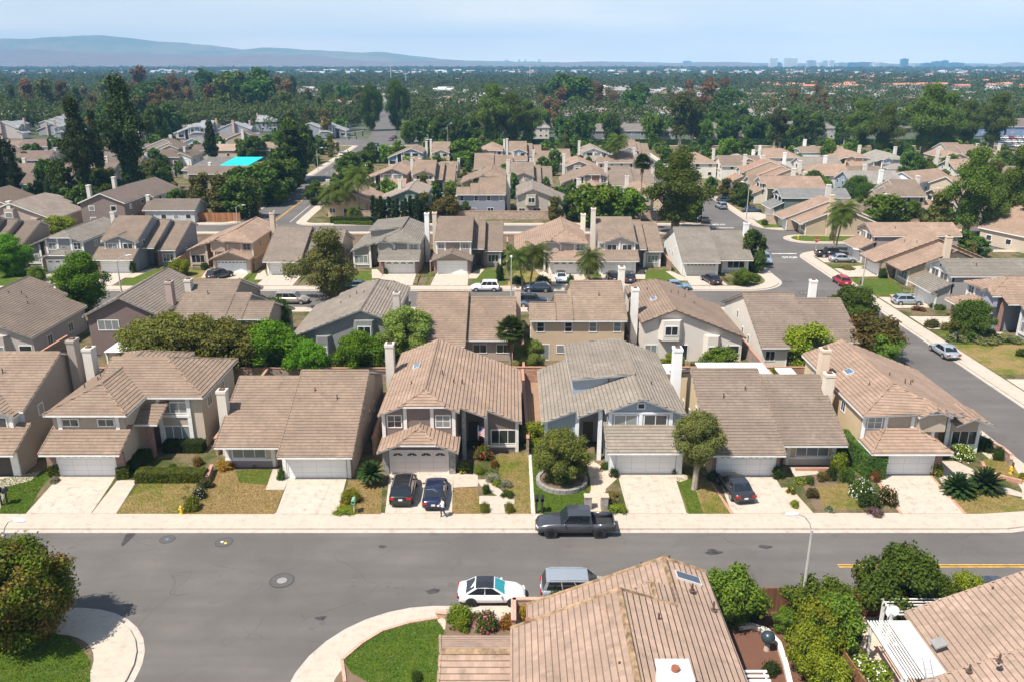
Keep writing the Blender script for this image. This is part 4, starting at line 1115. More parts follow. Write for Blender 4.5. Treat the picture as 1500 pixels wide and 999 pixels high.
# ------------------------------------------------------------------ street things
def lamp(loc, h, arm, rz, label, group=None):
    "octagonal concrete pole with a curved steel arm and cobra head; arm reaches along local +x"
    e = empty('street_lamp', (loc[0], loc[1], 0), rz, label, 'street lamp', group)
    if 'lampA' not in SHR:
        m = MB(); m.cyl((0, 0, 0), .13, 6.6, n=8, r2=.075); m.cyl((0, 0, 0), .2, .25, n=8, r2=.16); m.cyl((0, 0, 6.6), .095, .28, n=8); SHR['lampA'] = m.mesh('pole', plain('pole_concrete', (.40, .38, .35), .8))
        m = MB(); m.tube([(0, 0, 6.8), (.25, 0, 7.35), (.7, 0, 7.8), (1.3, 0, 8.0)], .035, 7); SHR['lampB'] = m.mesh('arm', plain('galvanised', (.55, .56, .57), .4, .5))
        m = MB(); m.ball((1.75, 0, 8.0), (.5, .17, .11), 12, 6); m.box(1.2, 1.5, -.08, .08, 7.93, 8.07); SHR['lampC'] = m.mesh('lamp_head', plain('lamp_head', (.72, .73, .75), .35))
    s = h / 8.0
    inst('pole', SHR['lampA'], e, scale=(1, 1, s)); inst('arm', SHR['lampB'], e, scale=(arm, 1, s)); inst('lamp_head', SHR['lampC'], e, scale=(arm, 1, s), loc=(0, 0, 0))
    return e

def hydrant(loc, label):
    e = empty('fire_hydrant', (loc[0], loc[1], 0), 0.4, label, 'fire hydrant'); y = plain('hydrant_yellow', (.80, .48, .02), .45)
    m = MB(); m.cyl((0, 0, 0), .16, .05, n=12); m.cyl((0, 0, .05), .10, .5, n=12); m.ball((0, 0, .58), (.12, .12, .12)); m.build('barrel', y, e)
    m = MB(); m.cyl((-.2, 0, .42), .055, .4, 'x', 10); m.cyl((0, -.18, .36), .075, .12, 'y', 10); m.build('outlet', y, e)
    m = MB(); m.cyl((0, 0, .68), .035, .07, n=6); m.build('bonnet_nut', y, e); return e

def wallrun(pts, h, t, mat, label, name='garden_wall', cat='wall', cap=None, z=0.0, group=None, posts=None):
    "wall or fence along a polyline"
    e = empty(name, (pts[0][0], pts[0][1], 0), 0, label, cat, group); ox, oy = pts[0]
    m = MB(); c = MB()
    for i in range(len(pts) - 1):
        a = Vector((pts[i][0] - ox, pts[i][1] - oy, z + h / 2)); b = Vector((pts[i + 1][0] - ox, pts[i + 1][1] - oy, z + h / 2))
        m.bar(a, b, t, h)
        if cap:
            d = (b - a).normalized() * t * .3; c.bar(a - d + Vector((0, 0, h / 2 + .03)), b + d + Vector((0, 0, h / 2 + .03)), t + .08, .07)
    m.build('panel' if 'fence' in name else 'blockwork', mat, e)
    if cap: c.build('coping', cap, e)
    if posts:
        m = MB(); step = posts
        for i in range(len(pts) - 1):
            L = math.dist(pts[i], pts[i + 1]); k = max(1, int(L / step))
            for j in range(k + 1):
                x = pts[i][0] + (pts[i + 1][0] - pts[i][0]) * j / k - ox; y = pts[i][1] + (pts[i + 1][1] - pts[i][1]) * j / k - oy
                m.box(x - .07, x + .07, y - .07, y + .07, z, z + h + .12)
        m.build_each('post', mat, e)
    return e

def patch(pts, z, mat, name, thick=.004, **k):
    m = MB(); m.sheet(pts, z - thick, z, 0); return m.build(name, mat, None, kind='structure', **k)

def arc(cx, cy, r, a0, a1, n=10):
    return [(cx + r * math.cos(math.radians(a0 + (a1 - a0) * i / n)), cy + r * math.sin(math.radians(a0 + (a1 - a0) * i / n))) for i in range(n + 1)]
# ------------------------------------------------------------------ the setting
def offset(poly, d):
    out = []; n = len(poly)
    area = sum(poly[i][0] * poly[(i + 1) % n][1] - poly[(i + 1) % n][0] * poly[i][1] for i in range(n))
    s = 1 if area > 0 else -1
    for i in range(n):
        a = Vector(poly[i - 1]); b = Vector(poly[i]); c = Vector(poly[(i + 1) % n])
        u = (b - a).normalized(); v = (c - b).normalized(); n1 = Vector((u.y, -u.x)) * s; n2 = Vector((v.y, -v.x)) * s
        m = (n1 + n2); m = m / max(.5, m.dot(m)) * 2 if m.length > .1 else n1
        m = (n1 + n2).normalized() / max(.6, math.cos(math.acos(max(-1, min(1, n1.dot(n2)))) / 2))
        out.append(tuple(b + m * d))
    return out
RZ = -.13
def art(y): return -54.2 - max(0, y - 187) * .034
g = MB(); g.sheet([(-30000, -400), (30000, -400), (30000, 30000), (-30000, 30000)], -.9, -.32)
nn = N('far_ground'); ob = nn.coord('Object'); f1 = nn.noise(ob, .012, 6, .7); f2 = nn.noise(ob, .0012, 4, .6)
nn.base(nn.mix(nn.ramp(f2, [(.4, 0), (.65, .6)]), nn.ramp(f1, [(.36, (.035, .055, .02)), (.55, (.07, .08, .04)), (.66, (.20, .17, .13))]), (.05, .065, .035)))
nn.b.inputs['Roughness'].default_value = 1
g.build('ground', nn.m, kind='structure')
patch([(-260, 10), (270, 10), (270, 400), (-260, 400)], RZ, asphalt(), 'road', .1)
patch([(art(400) - 7, 400), (art(400) + 6, 400), (-70, 520), (-95, 700), (-108, 700), (-83, 520)], RZ - .02, asphalt(), 'avenue')
patch([(-330, 372), (330, 372), (330, 386), (-330, 386)], RZ + .01, asphalt(), 'cross_avenue', .1)
BL = {
 'near': [(-150, 55.1), (36.5, 55.1)] + arc(37.3, 63.3, 8.2, -84, 0, 8) + [(45.5, 109)] + arc(39.4, 109.3, 6.1, 0, 90, 6) + [(-150, 115.4)],
 'mid': [(-150, 125.4), (37, 125.4)] + arc(37.4, 132, 6.6, -88, 0, 8) + arc(39, 167.4, 5, 0, 90, 6) + [(-150, 172.4)],
 'north': [(-42, 180.4)] + [(37, 180.4)] + arc(37.5, 185.9, 5.5, -88, 0, 6) + [(43.2, 366), (art(366) + 5.7, 366), (art(250) + 5.7, 250), (art(190) + 5.7, 190)] + arc(-44.2, 184.6, 4.2, 190, 265, 5),
 'east': [(53.7, 20), (53.7, 145)] + arc(60, 147.6, 6.3, 180, 92, 8) + [(74, 154.6), (230, 154.6), (230, 20)],
 'island': arc(60, 165.2, 4, 90, 270, 10) + [(90, 160.4), (93, 163), (90, 167.8)],
 'northeast': [(53.6, 182)] + arc(60, 181, 6.3, 170, 250, 6) + [(75, 173.8), (118, 172), (230, 172), (230, 366), (53.6, 366)],
 'west': [(-250, 181), (art(187) - 11, 181)] + arc(art(187) - 11.5, 185, 4.2, -80, 0, 5) + [(art(250) - 7.2, 250), (art(366) - 7.2, 366), (-250, 366)],
 'southwest': [(-150, 20), (-22.4, 20)] + arc(-28.6, 38.9, 6.2, 0, 88, 8) + [(-150, 45.2)],
 'southeast': [(-12.5, 20)] + [(-12.5, 37)] + arc(-4.9, 37.7, 7.6, 178, 92, 8) + [(120, 45.4), (120, 20)],
}
YARD = grass((.06, .085, .022), .42, (.19, .14, .085)); GREEN = grass((.075, .12, .018), .12, (.2, .18, .06)); LUSH = grass((.062, .115, .015), .08, (.17, .17, .05)); PATCHY = grass((.125, .15, .028), .42, (.27, .19, .08))
DRYL = grass((.15, .14, .03), .62, (.28, .185, .085)); SOIL = soil(); MULCH = soil((.17, .075, .045)); GUT = concrete((.48, .42, .36), 3.0, .6)
WALKC = concrete((.485, .415, .34), 1.5, .4); DRIVE = concrete((.50, .43, .355), 3.1, .65); KC = plain('kerb_concrete', (.55, .50, .43), .9, var=.12)
for k, p in BL.items():
    patch(offset(p, .45), RZ + .012, GUT, 'gutter', .02)
    patch(p, 0, WALKC, 'pavement', .5)
    d = {'near': -2.3, 'mid': -2.2, 'north': -1.9, 'east': -2.1, 'island': -1.1, 'northeast': -1.9, 'west': -2.0, 'southwest': -2.35, 'southeast': -2.1}[k]
    patch(offset(p, d), .008, GREEN if k == 'island' else (SOIL if k in ('southeast',) else YARD), 'yard_ground', .008)

def pat(pts, z, mat, name): return patch([at(*p) for p in pts], z, mat, name, .006)
# near front yards, outlines in metres taken from the corners seen in the photograph
pat([(90, 694), (171, 694), (163, 708), (133, 752), (38, 752)], .02, DRIVE, 'driveway')
pat([(172, 703), (201, 703), (170, 752), (134, 752)], .019, WALKC, 'stepping_path')
pat([(204, 708), (290, 708), (263, 752), (170.5, 752)], .022, PATCHY, 'lawn')
pat([(-40, 700), (12, 702), (40, 700), (62, 690), (72, 682), (80, 690), (60, 715), (58, 718), (38, 752), (-40, 752)], .018, LUSH, 'lawn')
pat([(-60, 697), (22, 697), (12, 712), (-2, 752), (-80, 752)], .024, DRIVE, 'driveway')
pat([(22, 697), (60, 690), (45, 704), (12, 712)], .026, WALKC, 'path')
pat([(312, 690), (398, 687), (389, 717), (416, 717), (402, 752.5), (268, 752.5), (295, 712)], .02, DRYL, 'lawn')
pat([(345, 689), (398, 687), (392, 710), (350, 706)], .026, GREEN, 'lawn')
pat([(424, 699), (508, 699), (494, 752.5), (404, 752.5)], .022, DRIVE, 'driveway')
pat([(400, 686), (424, 686), (424, 700), (416, 717), (389, 717)], .024, WALKC, 'path')
pat([(511, 703), (535, 703), (560, 712), (558, 752.5), (497, 752.5)], .02, DRYL, 'lawn')
pat([(571, 692), (664, 692), (662, 752), (564, 752)], .022, DRIVE, 'driveway')
pat([(664, 692), (700, 694), (700, 712), (664, 714)], .024, WALKC, 'path')
pat([(664, 715), (700, 714), (704, 752), (662, 752)], .02, DRYL, 'lawn')
pat([(722, 668), (774, 662), (778, 752), (738, 752), (752, 735), (735, 705)], .021, PATCHY, 'lawn')
pat([(697, 702), (712, 702), (740, 722), (732, 728), (705, 712)], .026, WALKC, 'path'); pat([(702, 726), (754, 726), (754, 738), (702, 738)], .027, WALKC, 'path'); pat([(718, 738), (738, 738), (740, 752), (717, 752)], .028, WALKC, 'path')
pat([(774, 662), (778, 662), (784, 752), (778, 752)], .03, KC, 'edging')
pat([(779, 664), (850, 678), (866, 700), (858, 752), (784, 752)], .022, LUSH, 'lawn')
pat([(858, 668), (893, 690), (905, 700), (888, 715), (880, 752), (856, 752), (866, 715)], .026, concrete((.55, .43, .33), 1.2, .5), 'path')
pat([(904, 692), (987, 692), (1006, 752), (920, 752)], .024, DRIVE, 'driveway')
pat([(989, 694), (1040, 704), (1070, 752), (1008, 752)], .022, PATCHY, 'lawn'); pat([(990, 698), (1015, 704), (1030, 752), (1009, 752)], .028, GREEN, 'lawn')
pat([(989, 690), (1008, 697), (1007, 702), (996, 706), (988, 702)], .032, WALKC, 'path')
pat([(1050, 694), (1132, 694), (1168, 752), (1072, 752)], .024, DRIVE, 'driveway')
BRK = brick((.42, .16, .09), .21, .09, (.5, .4, .33), 'brick_edging')
pat([(1040, 706), (1043, 706), (1075, 752), (1070, 752)], .03, BRK, 'edging')
pat([(1144, 714), (1158, 714), (1192, 752), (1168, 752)], .028, concrete((.62, .42, .32), 1.0, .2), 'path')
pat([(1155, 684), (1195, 684), (1200, 694), (1165, 698)], .03, WALKC, 'path')
pat([(1170, 700), (1240, 690), (1262, 700), (1282, 745), (1195, 747)], .02, SOIL, 'planting_bed'); pat([(1196, 712), (1240, 708), (1268, 745), (1205, 748)], .026, PATCHY, 'lawn')
pat([(1283, 697), (1360, 694), (1412, 752), (1322, 752)], .024, DRIVE, 'driveway')
pat([(1360, 694), (1363, 694), (1416, 752), (1411, 752)], .03, BRK, 'edging'); pat([(1279, 700), (1283, 698), (1322, 752), (1318, 752)], .03, BRK, 'edging')
pat([(1364, 676), (1400, 675), (1440, 694), (1470, 712), (1498, 722), (1498, 728), (1420, 712), (1382, 712)], .026, WALKC, 'path')
pat([(1380, 710), (1420, 712), (1470, 724), (1510, 734), (1500, 748), (1440, 752), (1414, 752)], .022, PATCHY, 'lawn')
pat([(1440, 672), (1478, 672), (1500, 706), (1460, 704), (1442, 690)], .022, PATCHY, 'lawn')
# far side of the street
pat([(501, 966), (530, 942), (560, 924), (600, 913), (640, 907), (655, 930), (655, 999), (540, 999), (515, 985)], .02, LUSH, 'lawn')
pat([(-40, 905), (40, 910), (82, 927), (115, 945), (132, 966), (132, 1010), (-40, 1010)], .02, LUSH, 'lawn')
pat([(655, 898), (700, 898), (775, 925), (650, 935)], .024, SOIL, 'planting_bed')

for px, py, w_, h_ in ((634, 866, .5, .3), (1045, 808, .6, .35), (690, 778, 1.5, .22), (640, 892, 1.4, .35), (188, 787, .35, 1.0), (560, 800, .3, .2), (1120, 800, .5, .25), (905, 840, .35, .2), (470, 905, .4, .25)):
    X, Y = at(px, py, RZ); patch([(X + w_ * (1 + .3 * math.sin(k * 2.3 + px)) * math.cos(k * .7), Y + h_ * (1 + .3 * math.sin(k * 1.7 + py)) * math.sin(k * .7)) for k in range(9)], RZ + .006, plain('oil_stain', (.055, .05, .047), .6, var=.3), 'oil_stain')
# generic front yards for houses further off
def yard(loc, yaw, depth, left, right, mat=None, z=.02, dw=2.75, path=True, lawn2=None):
    c, s = math.cos(yaw), math.sin(yaw); W = lambda x, y: (loc[0] + c * x - s * y, loc[1] + s * x + c * y)
    patch([W(-dw, 0), (W(dw, 0)), W(dw + .25, -depth), W(-dw - .25, -depth)], z + .006, DRIVE, 'driveway', .006)
    if left: patch([W(-dw - .6, 1.0), W(-dw - .8, -depth), W(left, -depth), W(left, 2.5)], z, mat or GREEN, 'lawn', .006)
    if right: patch([W(dw + .6, 1.0), W(right, 3.5), W(right, -depth), W(dw + 1.0, -depth)], z, lawn2 or mat or GREEN, 'lawn', .006)
    if path:
        s2 = 1 if (right or 0) > -(left or 0) else -1
        patch([W(s2 * (dw + .1), -1), W(s2 * (dw + 1.6), 3), W(s2 * (dw + 2.6), 3), W(s2 * (dw + 1.5), -3.4), W(s2 * (dw + .1), -3.4)], z + .012, WALKC, 'path', .006)

# markings
YP = plain('yellow_road_paint', (.70, .38, .03), .7, var=.2); WP = plain('white_road_paint', (.70, .69, .66), .7, var=.2)
def line(a, b, w, mat, name='road_marking', z=RZ + .02):
    a = Vector(a); b = Vector(b); d = (b - a).normalized(); n = Vector((-d.y, d.x)) * w / 2
    return patch([tuple(a + n), tuple(b + n), tuple(b - n), tuple(a - n)], z, mat, name)
for dy in (-.14, .14): line((23.3, 50.3 + dy), (48, 50.3 + dy), .11, YP)
for dx in (-.16, .16):
    line((art(184) + dx + .3, 184), (art(250) + dx, 250), .13, YP); line((art(250) + dx, 250), (art(310) + dx, 310), .13, YP)
line((art(184) + 4.0, 184), (art(230) + 3.8, 230), .14, WP)
for k in range(12):
    y = 188 + k * 9; line((art(y) - 3.4, y), (art(y + 3) - 3.4, y + 3), .14, WP)
for y in (318, 324): line((art(y) - 7, y), (art(y) + 6, y), .5, WP)
for x in (-7.5, -12.5): line((art(330) + x, 326), (art(345) + x, 352), .6, WP)
line((49.0, 151.6), (53.7, 151.6), .45, WP); line((43.3, 177.2), (48.4, 177.2), .45, WP)
def stop_text(x, y, rz, s=1.2):
    cu = bpy.data.curves.new('STOP', 'FONT'); cu.body = 'STOP'; cu.size = s; cu.align_x = 'CENTER'; cu.align_y = 'CENTER'; cu.extrude = .003; cu.offset = .02
    tmp = bpy.data.objects.new('tmp', cu); me = bpy.data.meshes.new_from_object(tmp); bpy.data.objects.remove(tmp)
    o = bpy.data.objects.new('road_marking', me); me.materials.clear(); me.materials.append(WP); COL.objects.link(o); o.location = (x, y, RZ + .026); o.rotation_euler = (0, 0, rz); o.scale = (1.0, 1.6, 1); tag(o, kind='structure')
stop_text(51.4, 148.3, 0); stop_text(46.0, 181.2, PI)
def manhole(px, py, r, col=None, spots=()):
    x, y = at(px, py, RZ); e = empty('manhole_cover', (x, y, RZ + .004), 0)
    m = MB(); m.cyl((0, 0, 0), r, .012, n=28); m.build('collar', plain('patched_asphalt', (.085, .08, .075), .85), e)
    m = MB(); m.cyl((0, 0, .012), r * .42, .006, n=20); m.build('lid', plain('iron_lid', col or (.10, .095, .09), .6), e)
    m = MB()
    for i in range(24):
        a = 2 * PI * i / 24; b = 2 * PI * (i + 1) / 24; q = lambda t, rr: (rr * math.cos(t), rr * math.sin(t), .013)
        m.face([q(a, r * .97), q(b, r * .97), q(b, r * 1.03), q(a, r * 1.03)])
    m.build('seal', DARK, e)
    for i, (dx, dy, c) in enumerate(spots):
        m = MB(); m.cyl((dx, dy, .013), .11, .009, n=12); m.build('paint_spot', plain('spot', c, .7), e)
    return e
tag(manhole(245, 789.5, .55, spots=((0, 0, (.08, .2, .5)),)), 'small round manhole patch with a blue paint dot', 'manhole cover')
tag(manhole(328, 794, .62, spots=((-.16, .06, (.7, .7, .6)), (.16, -.12, (.75, .6, .05)))), 'round manhole patch with white and yellow paint dots', 'manhole cover')
tag(manhole(413, 850, .82, (.26, .24, .24)), 'large manhole with a pale lid in the middle of the street', 'manhole cover')
tag(manhole(1154, 412, .7), 'dark manhole in the side street above the two-slab roof', 'manhole cover'); tag(manhole(1177, 430, .7, spots=((-.3, 0, (.7, .6, .1)), (.3, 0, (.6, .6, .5)))), 'manhole with yellow paint behind the white chimney', 'manhole cover')

# ------------------------------------------------------------------ light, sky, air
w = bpy.data.worlds.new('World'); scene.world = w; w.use_nodes = True
bg = w.node_tree.nodes['Background']; sky = w.node_tree.nodes.new('ShaderNodeTexSky'); sky.sky_type = 'NISHITA'; sky.sun_disc = False
SUNV = Vector((-.45, -.38, 1)).normalized(); EL = math.asin(SUNV.z); AZ = math.atan2(SUNV.x, SUNV.y)
sky.sun_elevation = EL; sky.sun_rotation = AZ; sky.air_density = 1.3; sky.dust_density = .8; sky.ozone_density = 2.0; sky.altitude = 50
wt = w.node_tree; tc = wt.nodes.new('ShaderNodeTexCoord'); sx = wt.nodes.new('ShaderNodeSeparateXYZ'); wt.links.new(tc.outputs['Generated'], sx.inputs[0])
rp = wt.nodes.new('ShaderNodeValToRGB'); rp.color_ramp.elements[0].color = (.92,) * 3 + (1,); rp.color_ramp.elements[1].color = (.12,) * 3 + (1,); rp.color_ramp.elements[1].position = .5; wt.links.new(sx.outputs[2], rp.inputs[0])
mpg = wt.nodes.new('ShaderNodeMapping'); mpg.inputs['Scale'].default_value = (2, 2, 16); wt.links.new(tc.outputs['Generated'], mpg.inputs[0]); nz = wt.nodes.new('ShaderNodeTexNoise'); nz.inputs['Scale'].default_value = 1.6; nz.inputs['Detail'].default_value = 6; wt.links.new(mpg.outputs[0], nz.inputs['Vector'])
cr = wt.nodes.new('ShaderNodeValToRGB'); cr.color_ramp.elements[0].position = .42; cr.color_ramp.elements[0].color = (6.9, 7.6, 8.5, 1); cr.color_ramp.elements[1].position = .66; cr.color_ramp.elements[1].color = (8.4, 8.6, 8.8, 1); wt.links.new(nz.outputs['Fac'], cr.inputs[0])
hr = wt.nodes.new('ShaderNodeValToRGB'); hr.color_ramp.elements[0].color = (1.55, 1.3, 1.1, 1); hr.color_ramp.elements[1].color = (1, 1, 1, 1); hr.color_ramp.elements[1].position = .075; wt.links.new(sx.outputs[2], hr.inputs[0])
ml = wt.nodes.new('ShaderNodeMix'); ml.data_type = 'RGBA'; ml.blend_type = 'MULTIPLY'; ml.inputs[0].default_value = 1; wt.links.new(cr.outputs[0], ml.inputs[6]); wt.links.new(hr.outputs[0], ml.inputs[7])
mxw = wt.nodes.new('ShaderNodeMix'); mxw.data_type = 'RGBA'; wt.links.new(rp.outputs[0], mxw.inputs[0]); wt.links.new(sky.outputs[0], mxw.inputs[6]); wt.links.new(ml.outputs[2], mxw.inputs[7])
wt.links.new(mxw.outputs[2], bg.inputs[0]); bg.inputs[1].default_value = .08
sl = bpy.data.lights.new('sun', 'SUN'); sl.energy = 5.0; sl.angle = math.radians(.53); sl.color = (1, .94, .85)
so = bpy.data.objects.new('sun', sl); COL.objects.link(so); so.rotation_euler = SUNV.to_track_quat('Z', 'Y').to_euler()
scene.view_settings.view_transform = 'Standard'; scene.view_settings.look = 'None'; scene.view_settings.exposure = .65; scene.view_settings.gamma = 1
cy = scene.cycles; cy.max_bounces = 6; cy.diffuse_bounces = 3; cy.glossy_bounces = 2; cy.transmission_bounces = 2; cy.volume_bounces = 0; cy.transparent_max_bounces = 6
cy.use_denoising = True; cy.use_adaptive_sampling = True; cy.adaptive_threshold = .02; cy.sample_clamp_indirect = 6
try: cy.denoiser = 'OPENIMAGEDENOISE'
except Exception: pass
HAZE = True
if HAZE:
    m = MB(); m.box(-9000, 9000, -300, 9200, -2, 330); hz = m.build('haze', None, kind='stuff')
    hm = bpy.data.materials.new('haze_air'); hm.use_nodes = True; nt = hm.node_tree; nt.nodes.remove(nt.nodes['Principled BSDF'])
    pv = nt.nodes.new('ShaderNodeVolumePrincipled'); pv.inputs['Color'].default_value = (.27, .62, 1, 1); pv.inputs['Density'].default_value = 1.2e-4; pv.inputs['Anisotropy'].default_value = -.25
    nt.links.new(pv.outputs[0], nt.nodes['Material Output'].inputs['Volume']); hz.data.materials.clear(); hz.data.materials.append(hm)
# ------------------------------------------------------------------ houses
BR = brick((.20, .075, .05)); ST_ = stone()
R_TAN = (.245, .165, .12); R_PINK = (.34, .22, .16); R_GREY = (.185, .165, .145); R_DK = (.14, .10, .08); R_MID = (.195, .14, .108); R_CHOC = (.115, .075, .06); R_BLUE = (.17, .18, .19)
W_TAN = (.46, .36, .26); W_CREAM = (.60, .47, .30); W_WHITE = (.66, .62, .56); W_GREY = (.30, .29, .28); W_TAUPE = (.30, .245, .20); W_BLUE = (.32, .38, .45); W_PEACH = (.55, .38, .24); W_BEIGE = (.50, .42, .33)
def near(plan, label, loc, yaw=0.0, mir=False, roof=R_MID, kw=None, **o):
    h = House(label, loc, yaw, mir, roof, **o); plan(h, **(kw or {})); h.finish(); return h
near(plan_three, 'house at the left edge with an open dark garage and a tall taupe side wall', (-45.6, 63.6), 0, True, R_TAN, dict(gar='shed', chim=(-3.55, 10.6, 8.9), chcol=(.36, .31, .27)), wall=(.34, .29, .25), front=(.60, .60, .60), door=(.02, .02, .02))  # near-black door panel paints in the shade inside the open garage
h = near(plan_hipped, 'hipped tan house with brick garage piers and a box hedge along its patio', (-36.66, 63.6), 0, False, R_TAN, wall=(.50, .42, .33), front=(.40, .34, .28), pier=BR, door=(.74, .74, .74))
near(plan_slabs, 'single-storey house with two plain sloping roofs and mauve trim by a white garage', (-16.79, 63.25), 0, False, R_TAN, dict(chim=(-9.1, 4.6, 6.3), chcol=(.62, .56, .49)), wall=(.52, .43, .34), front=(.30, .23, .24), side=True)
h = House('taupe sided house with a clipped gable and two dark cars on its drive', (-8.05, 64.07), 0, False, R_PINK, wall=W_TAUPE, front=(.20, .155, .14), side=True, pier=ST_, door=(.62, .55, .50), trim=(.72, .68, .64))
plan_gable(h, 'clip', 'clip', 'arch', chcol=(.62, .57, .50)); h.skylight(-1.2, 10.4, 6.6 - SL * 1.55 + .03, slope_x=SL)
m = h.mb(); m.extr([(6.0 - .35, 4.05, 1.9), (5.65, 4.05, 2.9), (6.0, 4.05, 2.9), (6.0, 4.05, 1.9)], (0, .012, 0)); h.finish()
near(plan_gable, 'blue-grey house with a white-framed gable and a dark front door up a curved path', (11.6, 64.0), 0, True, (.25, .21, .175), dict(front='gable', gar='shed', lites='row', clere=True, chim=(-3.95, 8.6, 8.6), chcol=(.80, .79, .78)), wall=(.44, .45, .47), front=W_BLUE, side=True, door=(.78, .78, .79), trim=(.78, .79, .80))
near(plan_slabs, 'cream house with two sloping brown roofs and a dark saloon on its drive', (20.2, 63.62), 0, True, (.20, .145, .115), dict(chim=(-9.0, 6.8, 6.9), lites='arch', chcol=(.68, .60, .50)), wall=W_CREAM, front=(.52, .44, .36), pier=BR, door=(.80, .80, .80))
h = House('yellow-walled corner house with a hipped garage roof and brick porch pier', (33.95, 63.85), 0, False, R_PINK, wall=(.58, .45, .29), front=(.44, .37, .29), pier=BR, door=(.76, .76, .76), trim=(.80, .80, .80))
plan_gable(h, 'hip', 'hip', 'row', chim=(-3.95, 10.2, 8.0), chcol=(.66, .53, .40)); h.skylight(-1.7, 9.6, 6.6 - SL * 2.05 + .03, slope_x=SL)
m = h.mb(); z0 = 3.35
h.roofs([[(5.7, 2.9, z0), (7.35, 2.9, z0 + .72), (7.35, 6.2, z0 + .72), (5.7, 6.2, z0)], [(9.0, 2.9, z0), (9.0, 6.2, z0), (7.35, 6.2, z0 + .72), (7.35, 2.9, z0 + .72)]], 'gable_roof')
h.front.extr([(5.9, 4.1, 2.2), (8.6, 4.1, 2.2), (8.6, 4.1, z0 - .1), (7.35, 4.1, z0 + .45), (5.9, 4.1, z0 - .1)], (0, .2, 0)); h.finish()
# middle row seen from behind (fronts face the middle street)
near(plan_gable, 'dark-roofed grey stucco house with a greenhouse window at the far left', (-65.75, 109), PI, True, R_DK, dict(front='gable', chim=None), wall=(.42, .38, .35))
h = House('mauve house whose back gable has one wide three-pane window', (-46.9, 108.5), PI, False, (.185, .15, .13), wall=(.19, .14, .13))
plan_simple(h, 8.6, 14.0, 5.15, 'y', win=0, pitch=.5, chim=None); h.win('b', 14.0, 1.9, 3.2, 2.6, 1.35, 3); h.win('b', 14.0, -3.0, 3.2, 1.4, 1.2, 2)
h.roofs([[(-5.5, 14.0, 2.9), (-.5, 14.0, 2.9), (-.5, 17.5, 2.3), (-6.2, 17.5, 2.3)]], 'patio_roof'); h.chimney(-4.2, 9.6, 8.2, col=(.40, .31, .28)); h.M.box(-6.0, -4.2, 3, 12, 0, 4.3); h.finish()
h = near(plan_three, 'brown-roofed house behind the olive trees with a stepped ridge and pale chimney', (-37.4, 109.3), PI, True, R_MID, dict(chim=(-2.6, 11.0, 8.6), chcol=(.55, .50, .45)), wall=W_TAUPE)
near(plan_gable, 'grey house whose back gable has a three-sided bay above green trees', (-17.4, 109), PI, False, (.235, .195, .165), dict(front='clip', chim=(-3.3, 12.5, 7.4), chcol=(.52, .46, .42)), wall=(.235, .24, .23))
near(plan_slabs, 'mauve-beige house with two brown roof slopes split by a dark gap', (-8.45, 108.7), PI, False, R_TAN, dict(chim=(-9.2, 4.4, 5.9), chcol=(.62, .5, .42)), wall=(.40, .32, .28))
h = near(plan_three, 'peach two-storey house back with four tall upper windows', (10.6, 108.6), PI, False, (.26, .18, .13), dict(chim=(-3.45, 6.2, 9.2), chcol=(.75, .71, .64)), wall=(.52, .39, .27))
h = House('white stucco house with upper and lower bays above a white pergola', (18.8, 109), PI, True, (.24, .16, .12), wall=(.64, .58, .52), front=(.6, .5, .42), fascia=(.30, .2, .15))
plan_gable(h, 'clip', chim=(-3.95, 13.5, 8.2), chcol=(.76, .74, .70)); h.skylight(-1.2, 10.6, 6.6 - SL * 1.55 + .03, slope_x=SL); h.finish()
near(plan_slabs, 'white-walled house with two wide brown roof slopes beside the side street', (32.3, 108.1), PI, False, (.20, .145, .115), dict(chim=(-6.6, 5.5, 7.4), chcol=(.80, .78, .74)), wall=(.66, .61, .54))
